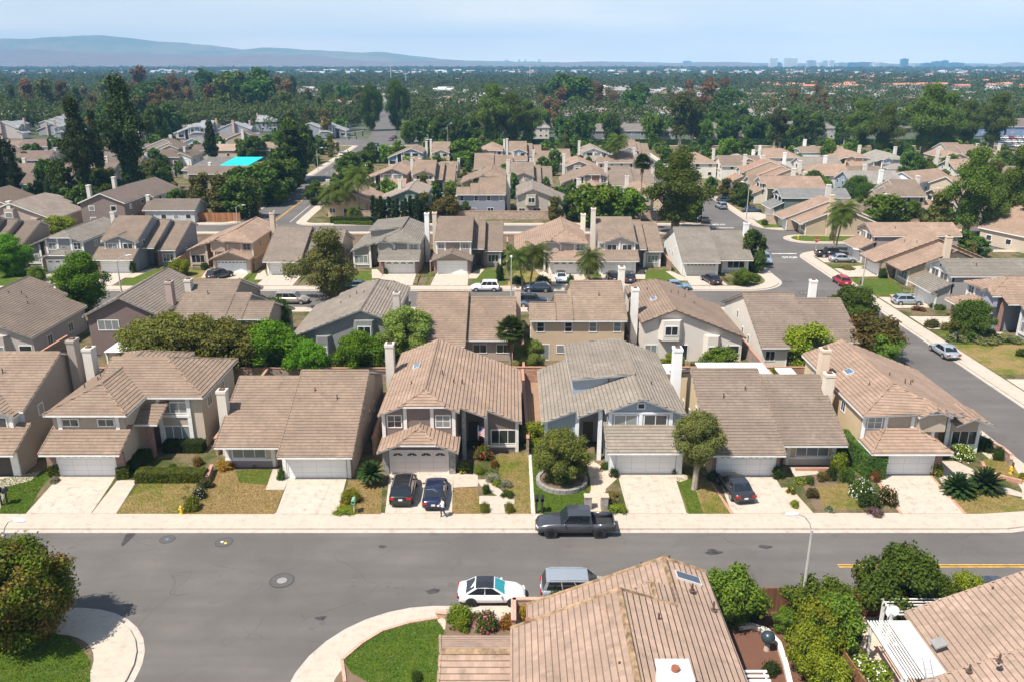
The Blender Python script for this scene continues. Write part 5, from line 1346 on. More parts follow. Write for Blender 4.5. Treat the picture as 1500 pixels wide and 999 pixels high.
# third row, fronts facing us
R3 = [
 (plan_three, 'dark stepped-roof house cut by the left edge of the picture', -95.0, 136.2, False, R_DK, dict(gar='shed'), dict(wall=W_TAUPE)),
 (plan_gable, 'grey house with red brick garage piers at the left of the middle street', -76.8, 136.6, True, R_GREY, dict(front='clip', gar='clip', chim=None), dict(wall=W_GREY, front=(.27, .28, .30), side=True, pier=BR)),
 (plan_three, 'grey-blue house with double street gables and two stepped dark roofs', -67.4, 136.2, False, R_MID, dict(gar='shed', gable=True), dict(wall=(.24, .25, .27), front=(.25, .26, .28), side=True, pier=BR)),
 (plan_gable, 'peach house with solar water panels on its roof and a dark car outside', -47.55, 136.0, True, R_PINK, dict(front='hip', gar='gable', lites='row', chim=(-3.9, 12.5, 8.2), chcol=(.55, .45, .36)), dict(wall=W_PEACH, front=(.40, .31, .25), trim=(.52, .43, .36), door=(.72, .75, .80))),
 (plan_slabs, 'single-slope house half hidden behind the big round grey-green tree', -38.3, 134.84, True, (.20, .155, .13), dict(chim=None), dict(wall=W_BEIGE, front=(.6, .55, .5))),
 (plan_gable, 'grey house with red brick piers and a long clerestory triangle in its roof', -19.0, 135.6, True, R_GREY, dict(front='hip', gar='shed', clere=True, lites='arch', chim=(-3.9, 9, 8.8), chcol=(.78, .77, .74)), dict(wall=(.42, .38, .34), front=(.30, .28, .26), pier=BR)),
 (plan_three, 'taupe house with a small round gable ornament over its white garage', -10.14, 135.6, False, R_MID, dict(gar='gable', gable=False, chcol=(.6, .5, .4)), dict(wall=(.30, .27, .25), front=(.34, .28, .24), pier=BR)),
 (plan_gable, 'pink-roofed house behind the twin palms with a white hatchback on its drive', 9.35, 135.4, True, R_PINK, dict(front='hip', gar='hip', lites='arch', chim=(-3.6, 13, 8.0), chcol=(.78, .70, .6)), dict(wall=W_TAN, front=(.45, .38, .34))),
 (plan_three, 'house with a louvred street gable and two black cars on its drive', 17.8, 135.2, False, (.24, .17, .13), dict(gar='shed', gable=True, chim=(-3.6, 7.4, 10.0), chcol=(.66, .58, .50)), dict(wall=(.40, .36, .33), front=(.50, .45, .42), side=True)),
 (plan_slabs, 'white-walled corner house with two greyish sloping roofs and a square hedge', 31.7, 134.1, True, (.20, .175, .15), dict(lites='row', chim=(-9.1, 7.5, 7.6), chcol=(.82, .81, .78)), dict(wall=(.72, .71, .68), front=(.5, .48, .45), door=(.52, .50, .47))),
]
for i, (pl, lab, x, y, mi, rf, kw, o) in enumerate(R3):
    h = near(pl, lab, (x, y), 0, mi, rf, kw, lod=1, **o)
    lft, rgt = (-9.2, 3.6) if mi else (-3.9, 9.0)
    yard((x, y), 0, y - 127.7, lft, rgt, [GREEN, LUSH, GREEN, PATCHY, GREEN, GREEN, GREEN, PATCHY, LUSH, GREEN][i], lawn2=GREEN, z=.02 + .022 * (i % 2))
# east side of the side street, fronts facing it
for pl, lab, x, y, mi, rf, kw, o in [
 (plan_gable, 'grey-roofed house with a white street gable and a silver hatchback on its drive', 61.6, 117.7, True, R_GREY, dict(front='gable', gar='shed', lites='row', chim=(-3.9, 13, 8.0), chcol=(.70, .64, .55)), dict(wall=(.34, .32, .31), front=(.60, .60, .60), lod=2)),
 (plan_gable, 'lavender-grey house with brick piers and brick entry steps at the right edge', 62.0, 107.6, False, R_PINK, dict(front='hip', gar='hip', lites='row', chim=None), dict(wall=(.30, .31, .37), front=(.34, .35, .42), pier=brick((.34, .12, .07)), lod=2)),
 (plan_slabs, 'long pink-roofed house with two street-facing slopes and two tan chimneys', 61.4, 136.0, True, R_PINK, dict(chim=(-9.0, 7.2, 8.2), chcol=(.62, .50, .38)), dict(wall=W_TAN, front=(.5, .42, .33), pier=BR, fascia=(.16, .09, .07), lod=2)),
 (plan_gable, 'pink gabled house behind the twin-trunked palm with a pickup on its drive', 62.6, 146.6, True, R_PINK, dict(front='gable', gar='shed', chim=None), dict(wall=(.36, .30, .27), front=(.62, .46, .36), lod=2))]:
    near(pl, lab, (x, y), -PI / 2, mi, rf, kw, **o)
    lft, rgt = (-6.0, 3.4) if mi else (-3.4, 9.0)
    yard((x, y), -PI / 2, x - 56.0, lft if y < 140 else None, rgt if y < 112 else None, GREEN, z=.09 if y in (107.6, 136.0) else .06)
yd = lambda pts, mat, z=.03, nm='lawn': patch(pts, z, mat, nm, .006)
yd([(56, 122.5), (61, 122.5), (63, 132), (56, 132)], GREEN); yd([(55.9, 122.3), (62, 121.3), (60, 128), (56, 128)], LUSH, .036); yd([(55.9, 88), (76, 88), (76, 99.5), (55.9, 99.5)], PATCHY); yd([(55.9, 78), (80, 78), (80, 88), (66, 86.5), (56, 86.5)], DRIVE, .032, 'driveway')
yd([(56, 145.5), (62, 147), (62, 153), (57, 152)], DRYL, .03)
# houses further back: plan, label, x px, base row, yaw deg, mirrored, roof, wall, options
def far(plan, lab, px, row, yaw, mir, rf, wl, kw=None, x=None, y=None, lod=0, grp=None, **o):
    X, Y = at(px, row)
    h = House(lab, (X if x is None else x, Y if y is None else y), math.radians(yaw), mir, rf, wall=wl, lod=lod, group=grp, **o); plan(h, **(kw or {})); h.finish(); return h
G, S, T, Q = plan_gable, plan_slabs, plan_three, plan_simple
nv = dict(vents=False)
B = 180; BY = 206.5
far(G, 'peach two-storey house behind the queen palms with a small roofed bay', 0, 300, B, True, R_PINK, W_PEACH, nv, x=-39.5, y=BY, lod=1)
far(G, 'green house behind the row of cypresses', 0, 300, B, False, (.30, .24, .20), (.17, .23, .20), dict(chim=(3.6, 8, 7.6)), x=-23.3, y=BY - .5, lod=1)
far(T, 'blue-grey house back with three tall windows and a white awning', 0, 300, B, False, R_TAN, (.26, .27, .31), None, x=-4.4, y=BY, lod=1)
far(G, 'greige house back with a boxed bay window beyond the tan garden wall', 0, 300, B, True, (.25, .205, .175), (.42, .38, .32), dict(chim=None), x=4.5, y=BY, lod=1)
far(G, 'house with a blue solar panel just left of the big bright green trees', 0, 300, B, True, R_PINK, W_TAN, dict(chim=(-3.6, 8, 7.8)), x=19.5, y=BY, lod=1)
far(G, 'cream house back with a white awning between the tall palm and the gum tree', 0, 300, B, True, R_PINK, (.60, .48, .34), dict(chim=(-3.6, 9, 8.6)), x=31.0, y=BY, lod=1)
far(G, 'house with two stacked white-trimmed gables next to the avenue', 577, 284, 0, True, R_PINK, (.28, .22, .19), dict(front='gable', gar='shed'), lod=1)
far(T, 'brown-roofed house with a pyramid garage roof behind the cypresses', 619, 285, 0, False, R_TAN, W_TAN, dict(gar='hip'), lod=1)
far(G, 'tan house with white window surrounds behind the blue-grey house', 722, 289, 0, True, R_TAN, (.36, .27, .21), dict(front='hip', gar='shed'), lod=1)
far(T, 'brown-roofed house with a boxed front balcony in the centre block', 764, 289, 0, False, (.21, .155, .12), W_TAN, dict(gar='shed'), lod=1)
far(G, 'brown-fronted house with a gabled white garage in the centre block', 872, 289, 0, True, R_TAN, (.30, .19, .15), dict(front='clip', gar='gable'), lod=1)
far(S, 'wide brown two-slope house left of the big gum tree', 912, 285, 0, True, (.22, .16, .13), W_TAN, None, lod=1)
for a in [
 (S, 'low brown roof with a pale chimney behind the tan house', 712, 250, B, False, R_TAN, W_BEIGE), (Q, 'low blue-grey house between the blue house and the avenue', 590, 262, 0, False, R_TAN, W_BLUE, dict(w=9, d=9, ax='y')),
 (G, 'pink-roofed house back with a teal window', 840, 258, B, True, R_PINK, (.38, .33, .29)), (T, 'long brown roof with a pale wall behind the tall palm', 905, 254, B, False, R_TAN, W_WHITE),
 (Q, 'small pink roof tucked between two brown-roofed houses', 757, 262, 0, False, R_PINK, W_TAN, dict(w=8, d=9, ax='x', hip0=True, hip1=True)), (Q, 'brown hip roof behind the pyramid garage', 648, 262, 0, False, R_TAN, W_TAN, dict(w=9, d=9, ax='x', hip0=True)),
 (G, 'bright blue house beside the avenue crossing', 604, 247, 0, True, R_TAN, (.16, .30, .42), dict(front='gable', gar='shed')), (T, 'tall brown-roofed house right of the blue house', 644, 247, 0, False, R_TAN, W_BEIGE, dict(gable=True)),
 (G, 'little hip-roofed house in front of the dark spreading tree', 722, 243, 0, True, R_PINK, W_TAN, dict(front='hip', gar='hip')), (T, 'house with a pale blue street gable', 758, 246, 0, False, R_TAN, (.34, .42, .52), dict(gable=True)),
 (S, 'two-slope house with a dark open garage and white car', 822, 252, 0, False, R_TAN, W_WHITE), (G, 'white house with a tall chimney near the hedge', 868, 246, 0, False, (.30, .24, .2), (.68, .66, .62), dict(front='gable', gar='shed')),
 (T, 'white and blue gabled house left of the hedge end', 920, 243, 0, False, R_TAN, (.55, .60, .68), dict(gable=True)), (Q, 'low brown roof beside the first trees of the avenue', 655, 232, 0, False, R_TAN, W_GREY, dict(w=9, d=8))]:
    far(*a, lod=0)
# north-east quarter
for a in [
 (G, 'green two-storey house with a slate-blue roof on the upper side street', 1127, 318, -90, True, R_BLUE, (.15, .19, .17), dict(front='gable', gar='shed')),
 (S, 'pink two-slope house with a broad tan chimney at the street bend', 1146, 334, -90, True, R_PINK, W_TAN, dict(chim=(-9.2, 6.5, 8.5), chcol=(.62, .48, .36))),
 (G, 'cream and pink house under the small dark street trees', 1100, 296, -90, False, R_PINK, (.66, .58, .48), dict(front='gable', gar='shed')),
 (T, 'long orange-pink roof with a row of gables on the upper side street', 1072, 276, -90, False, (.36, .19, .13), W_TAN, dict(gable=True)),
 (G, 'pink roof with a big white chimney left of the garden trees', 1118, 262, 180, False, R_PINK, W_WHITE, dict(chim=(-4, 6, 8.5), chcol=(.8, .79, .77))),
 (Q, 'wide brown roof just behind the slate-blue roof', 1142, 290, 0, False, R_MID, W_BEIGE, dict(w=15, d=9, ze=3.2)),
 (Q, 'pink hip roof at the top of the side street', 1020, 262, 0, False, R_PINK, W_WHITE, dict(w=12, d=12, ze=4.8, hip0=True, hip1=True)),
 (Q, 'brown roof behind the crown of the gum tree', 1050, 262, -90, False, R_MID, W_WHITE, dict(w=11, d=12, ze=4.6, ax='y')),
 (G, 'pale-roofed house with a thick white chimney', 1075, 254, 180, False, (.34, .27, .23), W_WHITE, dict(chim=(-4, 6, 8), chcol=(.8, .79, .77))),
 (Q, 'small brown roof below the hedge row', 1080, 238, 0, False, R_MID, W_BEIGE, dict(w=9, d=9, ze=3)),
 (G, 'white gable-end house near the hedge with a tall white chimney', 1160, 243, -90, True, R_TAN, (.72, .70, .66), dict(chim=(4, 5, 8.6), chcol=(.8, .79, .77))),
 (Q, 'pink house with a slender white chimney in the middle of the quarter', 1130, 246, 180, False, R_PINK, W_WHITE, dict(w=12, d=11, ze=4.6, hip0=True, chcol=(.8, .79, .77))),
 (Q, 'grey roof with twin white gable ends', 1165, 262, -90, False, (.26, .23, .2), W_WHITE, dict(w=10, d=12, ze=4.4, ax='y', chcol=(.8, .79, .77))),
 (Q, 'salmon roof with a broad cream chimney', 1190, 272, 180, False, R_PINK, W_WHITE, dict(w=12, d=11, ze=4.4, hip1=True)),
 (Q, 'brown roof over a cream gable end behind the hedge-green shrubs', 1215, 276, -90, False, R_MID, (.62, .5, .36), dict(w=10, d=13, ze=4, ax='y')),
 (Q, 'pale grey roof with a white chimney left of the dark round tree', 1232, 290, -90, False, (.27, .25, .23), W_BLUE, dict(w=11, d=13, ze=4.6, ax='y', chcol=(.84, .83, .8))),
 (T, 'broad brown roof behind the dark round tree', 1290, 304, 180, False, R_MID, W_TAN, dict(gable=True)),
 (G, 'pink stepped roof right of the bright green tree', 1350, 318, -90, False, R_PINK, W_BEIGE, dict(front='gable')),
 (G, 'house with two dark solar panels near the cul-de-sac', 1258, 255, 0, True, R_PINK, W_PEACH, dict(front='hip', gar='shed')),
 (G, 'grey-roofed blue-trimmed house on the cul-de-sac', 1312, 258, 0, True, (.30, .27, .24), (.42, .46, .5), dict(front='hip', gar='hip')),
 (G, 'salmon gabled house right of the blue-trimmed house', 1362, 246, 180, True, R_PINK, W_BEIGE),
 (Q, 'long salmon roof over a white side wall', 1318, 282, -60, False, R_PINK, (.68, .70, .74), dict(w=10, d=15, ze=3.4, ax='y', chim=None, gar=True)),
 (Q, 'salmon roof with a white garage below the hedge stub', 1382, 290, -70, False, R_PINK, W_BEIGE, dict(w=10, d=13, ze=3.4, ax='y', gar=True)),
 (Q, 'pink roof with small bay windows beyond the hedge stub', 1400, 262, 180, False, R_PINK, W_WHITE, dict(w=12, d=10, ze=4.2, hip0=True)),
 (S, 'cream house with three stepped brown gables', 1405, 240, 0, True, R_TAN, (.66, .58, .46)), (Q, 'brown roof left of the car park', 1440, 240, 0, False, R_TAN, (.6, .52, .4), dict(w=15, d=10, ze=3.4, hip1=True)),
 (Q, 'wide pink roof at the right edge above the shrubs', 1475, 366, -70, False, R_PINK, W_BEIGE, dict(w=13, d=18, ze=3.2, ax='x', chim=None)),
 (Q, 'brown roof beside the right-hand gum trees', 1395, 262, -90, False, R_MID, W_BEIGE, dict(w=10, d=12, ze=4.0, ax='y')),
 (Q, 'white-roofed low patio house behind the tall twin palm', 1258, 322, -40, False, (.6, .6, .62), W_GREY, dict(w=7, d=10, ze=2.4, ax='y', chim=None, pitch=.12)),
 (Q, 'brown roof with a small cream dormer gable', 1275, 330, 10, False, R_MID, (.6, .5, .38), dict(w=12, d=9, ze=3.0)),
 (Q, 'pink-roofed house at the far right beyond the gum trunks', 1490, 250, 0, False, R_PINK, W_BEIGE, dict(w=12, d=10, ze=3.4)),
 (Q, 'brown low house by the right edge of the quarter', 1490, 276, 0, False, R_MID, W_BEIGE, dict(w=12, d=10, ze=3.4))]:
    far(*a, lod=0, grp=None)
# north-west quarter: darker shingle roofs
for a in [
 (Q, 'taupe house back with a sliding door beyond the wooden fence', 190, 318, 180, False, (.12, .08, .075), (.22, .17, .15), dict(w=9.5, d=12, ze=5.2, ax='y', win=2)),
 (Q, 'house with a long veranda of blue windows above the orange fence', 270, 318, 180, False, (.13, .095, .08), (.45, .47, .48), dict(w=11, d=8, ze=3.0, ax='x', win=4)),
 (Q, 'white gable-end house with a big brown roof behind the taupe house', 232, 303, 175, False, (.12, .085, .075), (.70, .69, .66), dict(w=12, d=13, ze=4.6, ax='y')),
 (G, 'tan house with patio clutter and a central chimney beyond the fence', 82, 322, 180, True, (.25, .20, .17), (.42, .34, .29), dict(chim=(0, 16.4, 6.8))),
 (Q, 'brown-roofed tan house at the left edge beyond the fence', 22, 320, 180, False, R_CHOC, (.44, .35, .28), dict(w=13, d=11, ze=4.6, ax='y', chcol=(.5, .4, .33))),
 (Q, 'tan house under the dark pine at the left', 60, 274, 90, False, (.15, .095, .08), (.36, .31, .28), dict(w=10, d=12, ze=4.4, ax='y')),
 (Q, 'blue-grey garage house between the two tall pines', 112, 283, 90, False, R_CHOC, (.26, .29, .35), dict(w=10, d=12, ze=3.2, ax='y')),
 (Q, 'pale blue house in the shade of the second pine', 148, 282, 90, False, R_CHOC, (.40, .47, .54), dict(w=9, d=10, ze=3.2, ax='y')),
 (Q, 'peach-walled house right of the tall pines', 178, 258, 0, False, R_CHOC, (.45, .33, .27), dict(w=12, d=10, ze=3.6, hip0=True)),
 (Q, 'small chocolate roof with a cream gable at the far left', 48, 248, 0, False, (.15, .09, .085), (.55, .50, .38), dict(w=11, d=10, ze=3.4)),
 (Q, 'long chocolate roof near the far left wall', 62, 228, 0, False, (.15, .095, .085), (.55, .56, .58), dict(w=17, d=10, ze=3.4)),
 (Q, 'brown roof behind the white garage door', 245, 244, 0, False, R_CHOC, (.42, .33, .27), dict(w=9, d=9, ze=3.2, ax='x', hip1=True)),
 (Q, 'small white-fronted house with a wide white garage door', 267, 243, 0, False, R_CHOC, (.72, .70, .66), dict(w=6.6, d=12, ze=3.0, ax='y', gar=True, chim=None)),
 (Q, 'white and blue gable house behind the white garage', 284, 224, 0, False, (.2, .19, .19), (.60, .66, .74), dict(w=8, d=9, ze=3.8, ax='y')),
 (Q, 'grey-brown low roof beside the dark cedar', 300, 233, 0, False, R_CHOC, (.48, .44, .40), dict(w=9, d=8, ze=3.0)),
 (Q, 'brown-roofed cottage left of the poplar', 342, 216, 0, False, (.16, .12, .10), (.5, .42, .33), dict(w=11, d=9, ze=3.4)),
 (Q, 'grey-walled house with a tan roof right of the turquoise roof', 405, 236, 0, False, (.27, .18, .14), (.22, .23, .24), dict(w=14, d=11, ze=3.8, win=1)),
 (Q, 'dusty pink low roof in front of the turquoise roof', 288, 262, 0, False, (.36, .25, .2), (.4, .36, .33), dict(w=8, d=6, ze=2.6, chim=None, pitch=.2)),
 (Q, 'brown roof with two white chimneys below the turquoise roof', 318, 272, 0, False, (.15, .11, .095), (.3, .26, .24), dict(w=16, d=8, ze=3.4, chim=-3.0, chcol=(.8, .8, .8))),
 (Q, 'pinkish roof peeping over the turquoise roof', 335, 233, 0, False, (.40, .27, .21), (.5, .4, .33), dict(w=13, d=8, ze=3.2, chim=None))]:
    far(*a[:9], lod=0)
X, Y = at(326, 262)
h = House('long low house with half grey and half bright turquoise roof', (X, Y), 0, False, (.15, .14, .145), wall=(.40, .33, .28), lod=0)
h.roofs([[(-10.5, -4, 3.0), (-2, -4, 3.0), (.5, 13, 5.2), (-8, 13, 5.2)]], 'roof'); 
m = h.mb(); m.slab([(-2, -4, 3.0), (7.0, -4, 3.0), (9.5, 13, 5.2), (.5, 13, 5.2)]); tm = plain('turquoise_sheet', (.0, .52, .50), .5); m.build('turquoise_roof', [tm, tm], h.e)
h.M.box(-9.6, 6.4, -3.6, 12, 0, 2.9); h.finish()
# blue-grey roofed condominiums
for i, (px, row, lab) in enumerate([(8, 200, 'blue-grey roofed house cut by the left edge'), (38, 203, 'blue-grey gabled house at the far left behind the low wall'), (66, 197, 'pale grey stepped roof at the far left'), (92, 204, 'pale roofed house by the left pine'), (16, 187, 'grey roof at the extreme left under the belt trees'), (60, 186, 'second row grey roof at the far left'), (118, 194, 'grey roof just behind the left pine'), (262, 203, 'small blue-grey roof beside the tall pine'), (290, 205, 'blue-grey gabled house left of the brick-fronted one'), (318, 200, 'pale blue-grey stepped roof behind the cedar'), (345, 205, 'blue-grey roof with a pink chimney'), (376, 205, 'blue-grey house with blue-framed windows'), (305, 189, 'second row blue-grey roof, left'), (352, 188, 'second row blue-grey roof, middle'), (396, 190, 'second row blue-grey roof, right'), (478, 203, 'pale roofed house in the trees left of the avenue'), (398, 180, 'grey roofed house high in the belt on the left'), (430, 200, 'grey roof half hidden left of the avenue trees')]):
    far((G, T, S, G, T)[i % 5], lab, px, row, (0, 90, -90, 20, 180)[i % 5], i % 2 == 0, (.27, .30, .33), ((.36, .35, .36), (.44, .40, .36), (.30, .31, .35))[i % 3], dict(chcol=(.5, .36, .3)), lod=0)
for i, (px, row, lab) in enumerate([(20, 262, 'chocolate-roofed house under the left edge pine'), (88, 256, 'chocolate-roofed house below the left pine'), (150, 246, 'brown-roofed house between the tall pines'), (212, 236, 'dark brown roof right of the second pine'), (18, 236, 'dark roofed house in the far left corner'), (120, 236, 'dark brown gabled roof behind the left pine'), (180, 226, 'small dark roof far behind the pines'), (95, 272, 'dark brown stepped roof below the small trees'), (150, 262, 'brown roof in the shade of the tall pines'), (395, 222, 'brown roof above the grey-walled house')]):
    far((T, G, Q)[i % 3], lab, px, row, (180, 90, 0, -90)[i % 4], i % 2 == 0, ((.12, .078, .066), (.15, .10, .085), (.135, .10, .09))[i % 3], ((.36, .30, .25), (.45, .40, .36), (.30, .28, .28))[i % 3], None, lod=0)
# apartments beyond the long hedge
for px, row, w_, lab, rf, wl in [(862, 210, 27, 'long grey apartment block left of the palm behind the hedge', (.16, .14, .135), (.23, .23, .23)), (940, 210, 30, 'long grey apartment block right of centre behind the hedge', (.16, .14, .135), (.25, .26, .27)), (672, 207, 15, 'two-storey grey flats with balconies behind the centre trees', (.2, .2, .2), (.24, .24, .24)), (792, 204, 8, 'small pale gabled block by the dark spreading tree', (.30, .28, .25), (.5, .46, .38)), (1040, 205, 14, 'tan walled block behind the parked cars', (.16, .14, .13), (.45, .36, .28)), (1080, 202, 13, 'cream walled block among the street trees', (.17, .15, .14), (.5, .40, .30)), (1165, 205, 15, 'grey-roofed cream block with steep hips', (.15, .14, .15), (.55, .50, .38)), (1208, 205, 9, 'small grey hut beside the grey-roofed cream block', (.2, .19, .18), (.4, .38, .33))]:
    far(Q, lab, px, row, 0, False, rf, wl, dict(w=w_, d=12, ze=5.4, hip0=True, hip1=True, win=max(3, int(w_ / 4)), chim=None), grp=None, lod=0, cat='apartment block')
# ------------------------------------------------------------------ the two near roofs at the bottom of the picture
h = House('big near house with staggered pink-brown gables, a white chimney and mossy ridges', (0, 0), 0, False, (.37, .245, .185), wall=(.52, .43, .33), lod=2, fascia=(.42, .3, .22))
yn = 27.0
h.roofs([[(.85, 42.2, 2.6), (.85, 37.9, 2.6), (9.05, 37.9, 5.9), (9.05, 42.2, 5.9)]], 'roof')
h.roofs([[(7.85, 39.3, 6.33), (7.85, 37.5, 6.33), (3.0, 37.5, 4.4), (3.0, 38.3, 4.4)]], 'middle_roof')
h.roofs([[(-.1, 37.6, 4.45), (-.1, yn, 4.45), (5.8, yn, 7.0), (5.8, 37.6, 7.0)]], 'upper_roof')
m = h.mb(); m.slab([(11.65, 42.2, 4.93), (9.05, 42.2, 5.9), (9.05, 39.3, 5.9), (7.85, 39.3, 6.35), (7.85, 37.6, 6.35), (5.8, 37.6, 7.0), (5.8, yn, 7.0), (11.65, yn, 4.93)])
m.build('east_roof', [h.mroof, h.mfas], h.e)
LIC = plain('ridge_tiles_with_lichen', (.32, .21, .12), .9, var=.35); m = h.mb()
m.cap((5.8, yn, 7.02), (5.8, 37.6, 7.02), .34, .1); m.cap((9.05, 39.2, 5.92), (9.05, 42.2, 5.92), .3, .09); m.cap((7.85, 37.6, 6.36), (7.85, 39.3, 6.36), .3, .09)
m.cap((-.1, 37.6, 4.46), (5.8, 37.6, 7.02), .26, .07); m.cap((5.8, 37.6, 7.02), (9.0, 37.6, 5.93), .26, .07); m.cap((.85, 42.2, 2.6), (9.05, 42.2, 5.93), .26, .07); m.cap((9.05, 42.2, 5.93), (11.65, 42.2, 4.95), .26, .07)
m.build('ridge_cap', LIC, h.e)
# low garage wing on the left, ridge running left-right
x0, x1 = -4.1, 3.2; yc = 36.1
h.roofs([[(x0 + .3, yc - 4.2, 2.5), (x1, yc - 4.2, 2.5), (x1, yc, 4.15), (x0 + .3, yc, 4.15)], [(x1, yc + 2.9, 2.9), (x0, yc + 2.9, 2.9), (x0 + .3, yc, 4.15), (x1, yc, 4.15)]], 'wing_roof')
m = h.mb(); m.cap((x0 + .3, yc, 4.17), (x1, yc, 4.17), .34, .1); m.build('wing_ridge_cap', LIC, h.e)
h.M.box(x0 + .7, x1, yc - 3.9, yc + 2.4, 0, 2.75); h.M.extr([(x0 + .7, yc - 3.9, 2.3), (x0 + .7, yc + 2.5, 2.6), (x0 + .7, yc, 3.85)], (2, 0, 0))
h.M.box(1.2, 9.0, 38.2, 41.7, 0, 2.5); h.M.extr([(1.2, 41.7, 2.4), (9.05, 41.7, 2.4), (11.3, 41.7, 2.4), (11.3, 41.7, 4.7), (9.05, 41.7, 5.6)], (0, -3.5, 0))
h.M.extr([(.2, 37.2, 2.4), (11.3, 37.2, 2.4), (11.3, 37.2, 4.7), (5.8, 37.2, 6.7), (.2, 37.2, 4.2)], (0, -10, 0)); h.M.box(9, 11.3, 27.5, 41.7, 0, 2.6); h.M.box(.2, 9, 27.5, 37.2, 0, 2.6)
m = h.mb(); m.frust(6.65, 8.1, 29.7, 31.1, 4, 7.7, .03); m.box(6.6, 8.15, 29.65, 31.15, 7.6, 7.8); o = m.build('chimney', stucco((.78, .76, .73)), h.e)
m = h.mb(); m.cyl((7.4, 30.4, 7.8), .2, .18, n=12); m.build('flue_cap', plain('rusted_flue', (.26, .09, .05), .8), o)
ze = lambda x: 4.93 + (11.65 - x) * .354
h.skylight(10.25, 40.7, ze(10.25) + .02, slope_x=-.354, w=1.5, l=.75, col=(.05, .07, .10))
for px, py, zz, hh in ((708 / 3.75 + 750, 350 / 3.75 + 740, 5.0, .5), (725 / 3.75 + 750, 382 / 3.75 + 740, 4.9, .25), (378 / 3.75 + 750, 700 / 3.75 + 740, 5.2, .5), (588 / 3.75 + 750, 905 / 3.75 + 740, 6.3, .5), (805 / 3.75 + 750, 640 / 3.75 + 740, 6.2, .55), (1107 / 3.75 + 750, 570 / 3.75 + 740, 5.2, .5), (990 / 3.75 + 750, 462 / 3.75 + 740, 5.7, .4), (862 / 3.75 + 750, 300 / 3.75 + 740, 5.7, .35)):
    X, Y = at(px, py, zz); h.vent(X, Y, zz, hh, .06)
for px, py, zz in ((530 / 3.75 + 750, 645 / 3.75 + 740, 5.9), (88 / 3.75 + 750, 685 / 3.75 + 740, 3.4)):
    X, Y = at(px, py, zz); m = h.mb(); m.cyl((X, Y, zz - .1), .12, .75, n=10); m.cyl((X, Y, zz + .62), .17, .14, n=10); m.build('flue', plain('red_flue', (.33, .10, .06), .7), h.e)
h.win('r', 11.3, 33, 2.8, 1.4, 1.2, 2); h.win('r', 11.3, 38, .9, 1.4, 1.2, 2); h.finish()

h = House('near house at the bottom right with a big pink-brown tiled slope', (0, 0), 0, False, (.37, .25, .19), wall=(.55, .46, .36), lod=2, fascia=(.45, .34, .27))
h.roofs([[(23.45, 41.2, 2.8), (23.45, 35.9, 2.8), (31.0, 35.9, 6.05), (31.0, 41.2, 6.05)], [(31, 41.2, 6.05), (31, 35.9, 6.05), (38.5, 35.9, 2.8), (38.5, 41.2, 2.8)]])
h.roofs([[(21.9, 35.7, 2.5), (21.9, 25, 2.5), (31.0, 25, 6.4), (31.0, 35.7, 6.4)], [(31, 35.7, 6.4), (31, 25, 6.4), (39, 25, 2.9), (39, 35.7, 2.9)]], 'lower_roof')
h.M.extr([(23.9, 40.7, 0), (38, 40.7, 0), (38, 40.7, 2.7), (31, 40.7, 5.7), (23.9, 40.7, 2.6)], (0, -5, 0)); h.M.extr([(22.4, 35.4, 0), (38.4, 35.4, 0), (38.4, 35.4, 2.7), (31, 35.4, 6.0), (22.4, 35.4, 2.3)], (0, -9, 0))
for px, py, zz in ((1453, 866, 4.6), (1420, 981, 3.6), (1464, 966, 4.8)):
    X, Y = at(px, py, zz); h.vent(X, Y, zz, .35, .06)
m = h.mb(); X, Y = at(1375, 943, 3.3); m.extr([(X - .3, Y - .35, 3.2), (X + .3, Y - .35, 3.47), (X + .3, Y + .35, 3.47), (X - .3, Y + .35, 3.2)], (0, 0, .1)); m.build('roof_patch', plain('lead_patch', (.25, .24, .23), .6), h.e); h.finish()

PW = plain('white_timber', (.80, .79, .76), .6)
def pergola(label, x0, x1, y0, y1, z, solid=None, step=.28, along='y', posts=((0, 0), (0, 1)), group=None, thick=.05):
    e = empty('pergola', ((x0 + x1) / 2, y0, 0), 0, label, 'pergola', group); ox, oy = (x0 + x1) / 2, y0
    for fx, fy in posts:
        m = MB(); x = x0 + .15 + (x1 - x0 - .3) * fx - ox; y = y0 + .3 + (y1 - y0 - .6) * fy - oy; m.box(x - .09, x + .09, y - .09, y + .09, 0, z - .1); m.build('post', PW, e)
    for x in (x0 + .15, x1 - .15):
        m = MB(); m.box(x - .05 - ox, x + .05 - ox, 0, y1 - y0, z - .22, z - .04); m.build('beam', PW, e)
    m = MB(); lo, hi = (x0, x1) if not solid else (x0, solid)
    if along == 'y':
        x = lo
        while x < hi: m.box(x - ox, x + thick - ox, 0, y1 - y0, z, z + .08); x += step
    else:
        y = 0
        while y < y1 - y0: m.box(x0 - ox, x1 - ox, y, y + thick, z, z + .08); y += step
    m.build('slats', PW, e)
    if solid: m = MB(); m.box(solid - ox, x1 - ox, 0, y1 - y0, z, z + .06); m.build('cover_sheet', PW, e)
    return e
pergola('white patio cover, half slats and half solid, beside the near right house', 21.0, 23.6, 35.8, 40.6, 2.6, solid=22.25, step=.17, thick=.06)
pergola('white slatted pergola along the blue-edged wall of the big near house', 12.1, 13.9, 27.5, 36.6, 2.4, along='x', step=.36, thick=.14, posts=((1, .1), (1, .5), (1, .95)))
pergola('small weathered white arbour behind the dark laurel tree', 22.8, 26.6, 41.3, 43.0, 2.5, along='x', step=.3, posts=((0, 0), (0, 1)))
pergola('long white pergola roof between the blue-grey and cream houses', 15.2, 18.4, 81.6, 84.6, 2.5, along='y', step=.22, thick=.15, posts=((0, 0), (1, 0)))
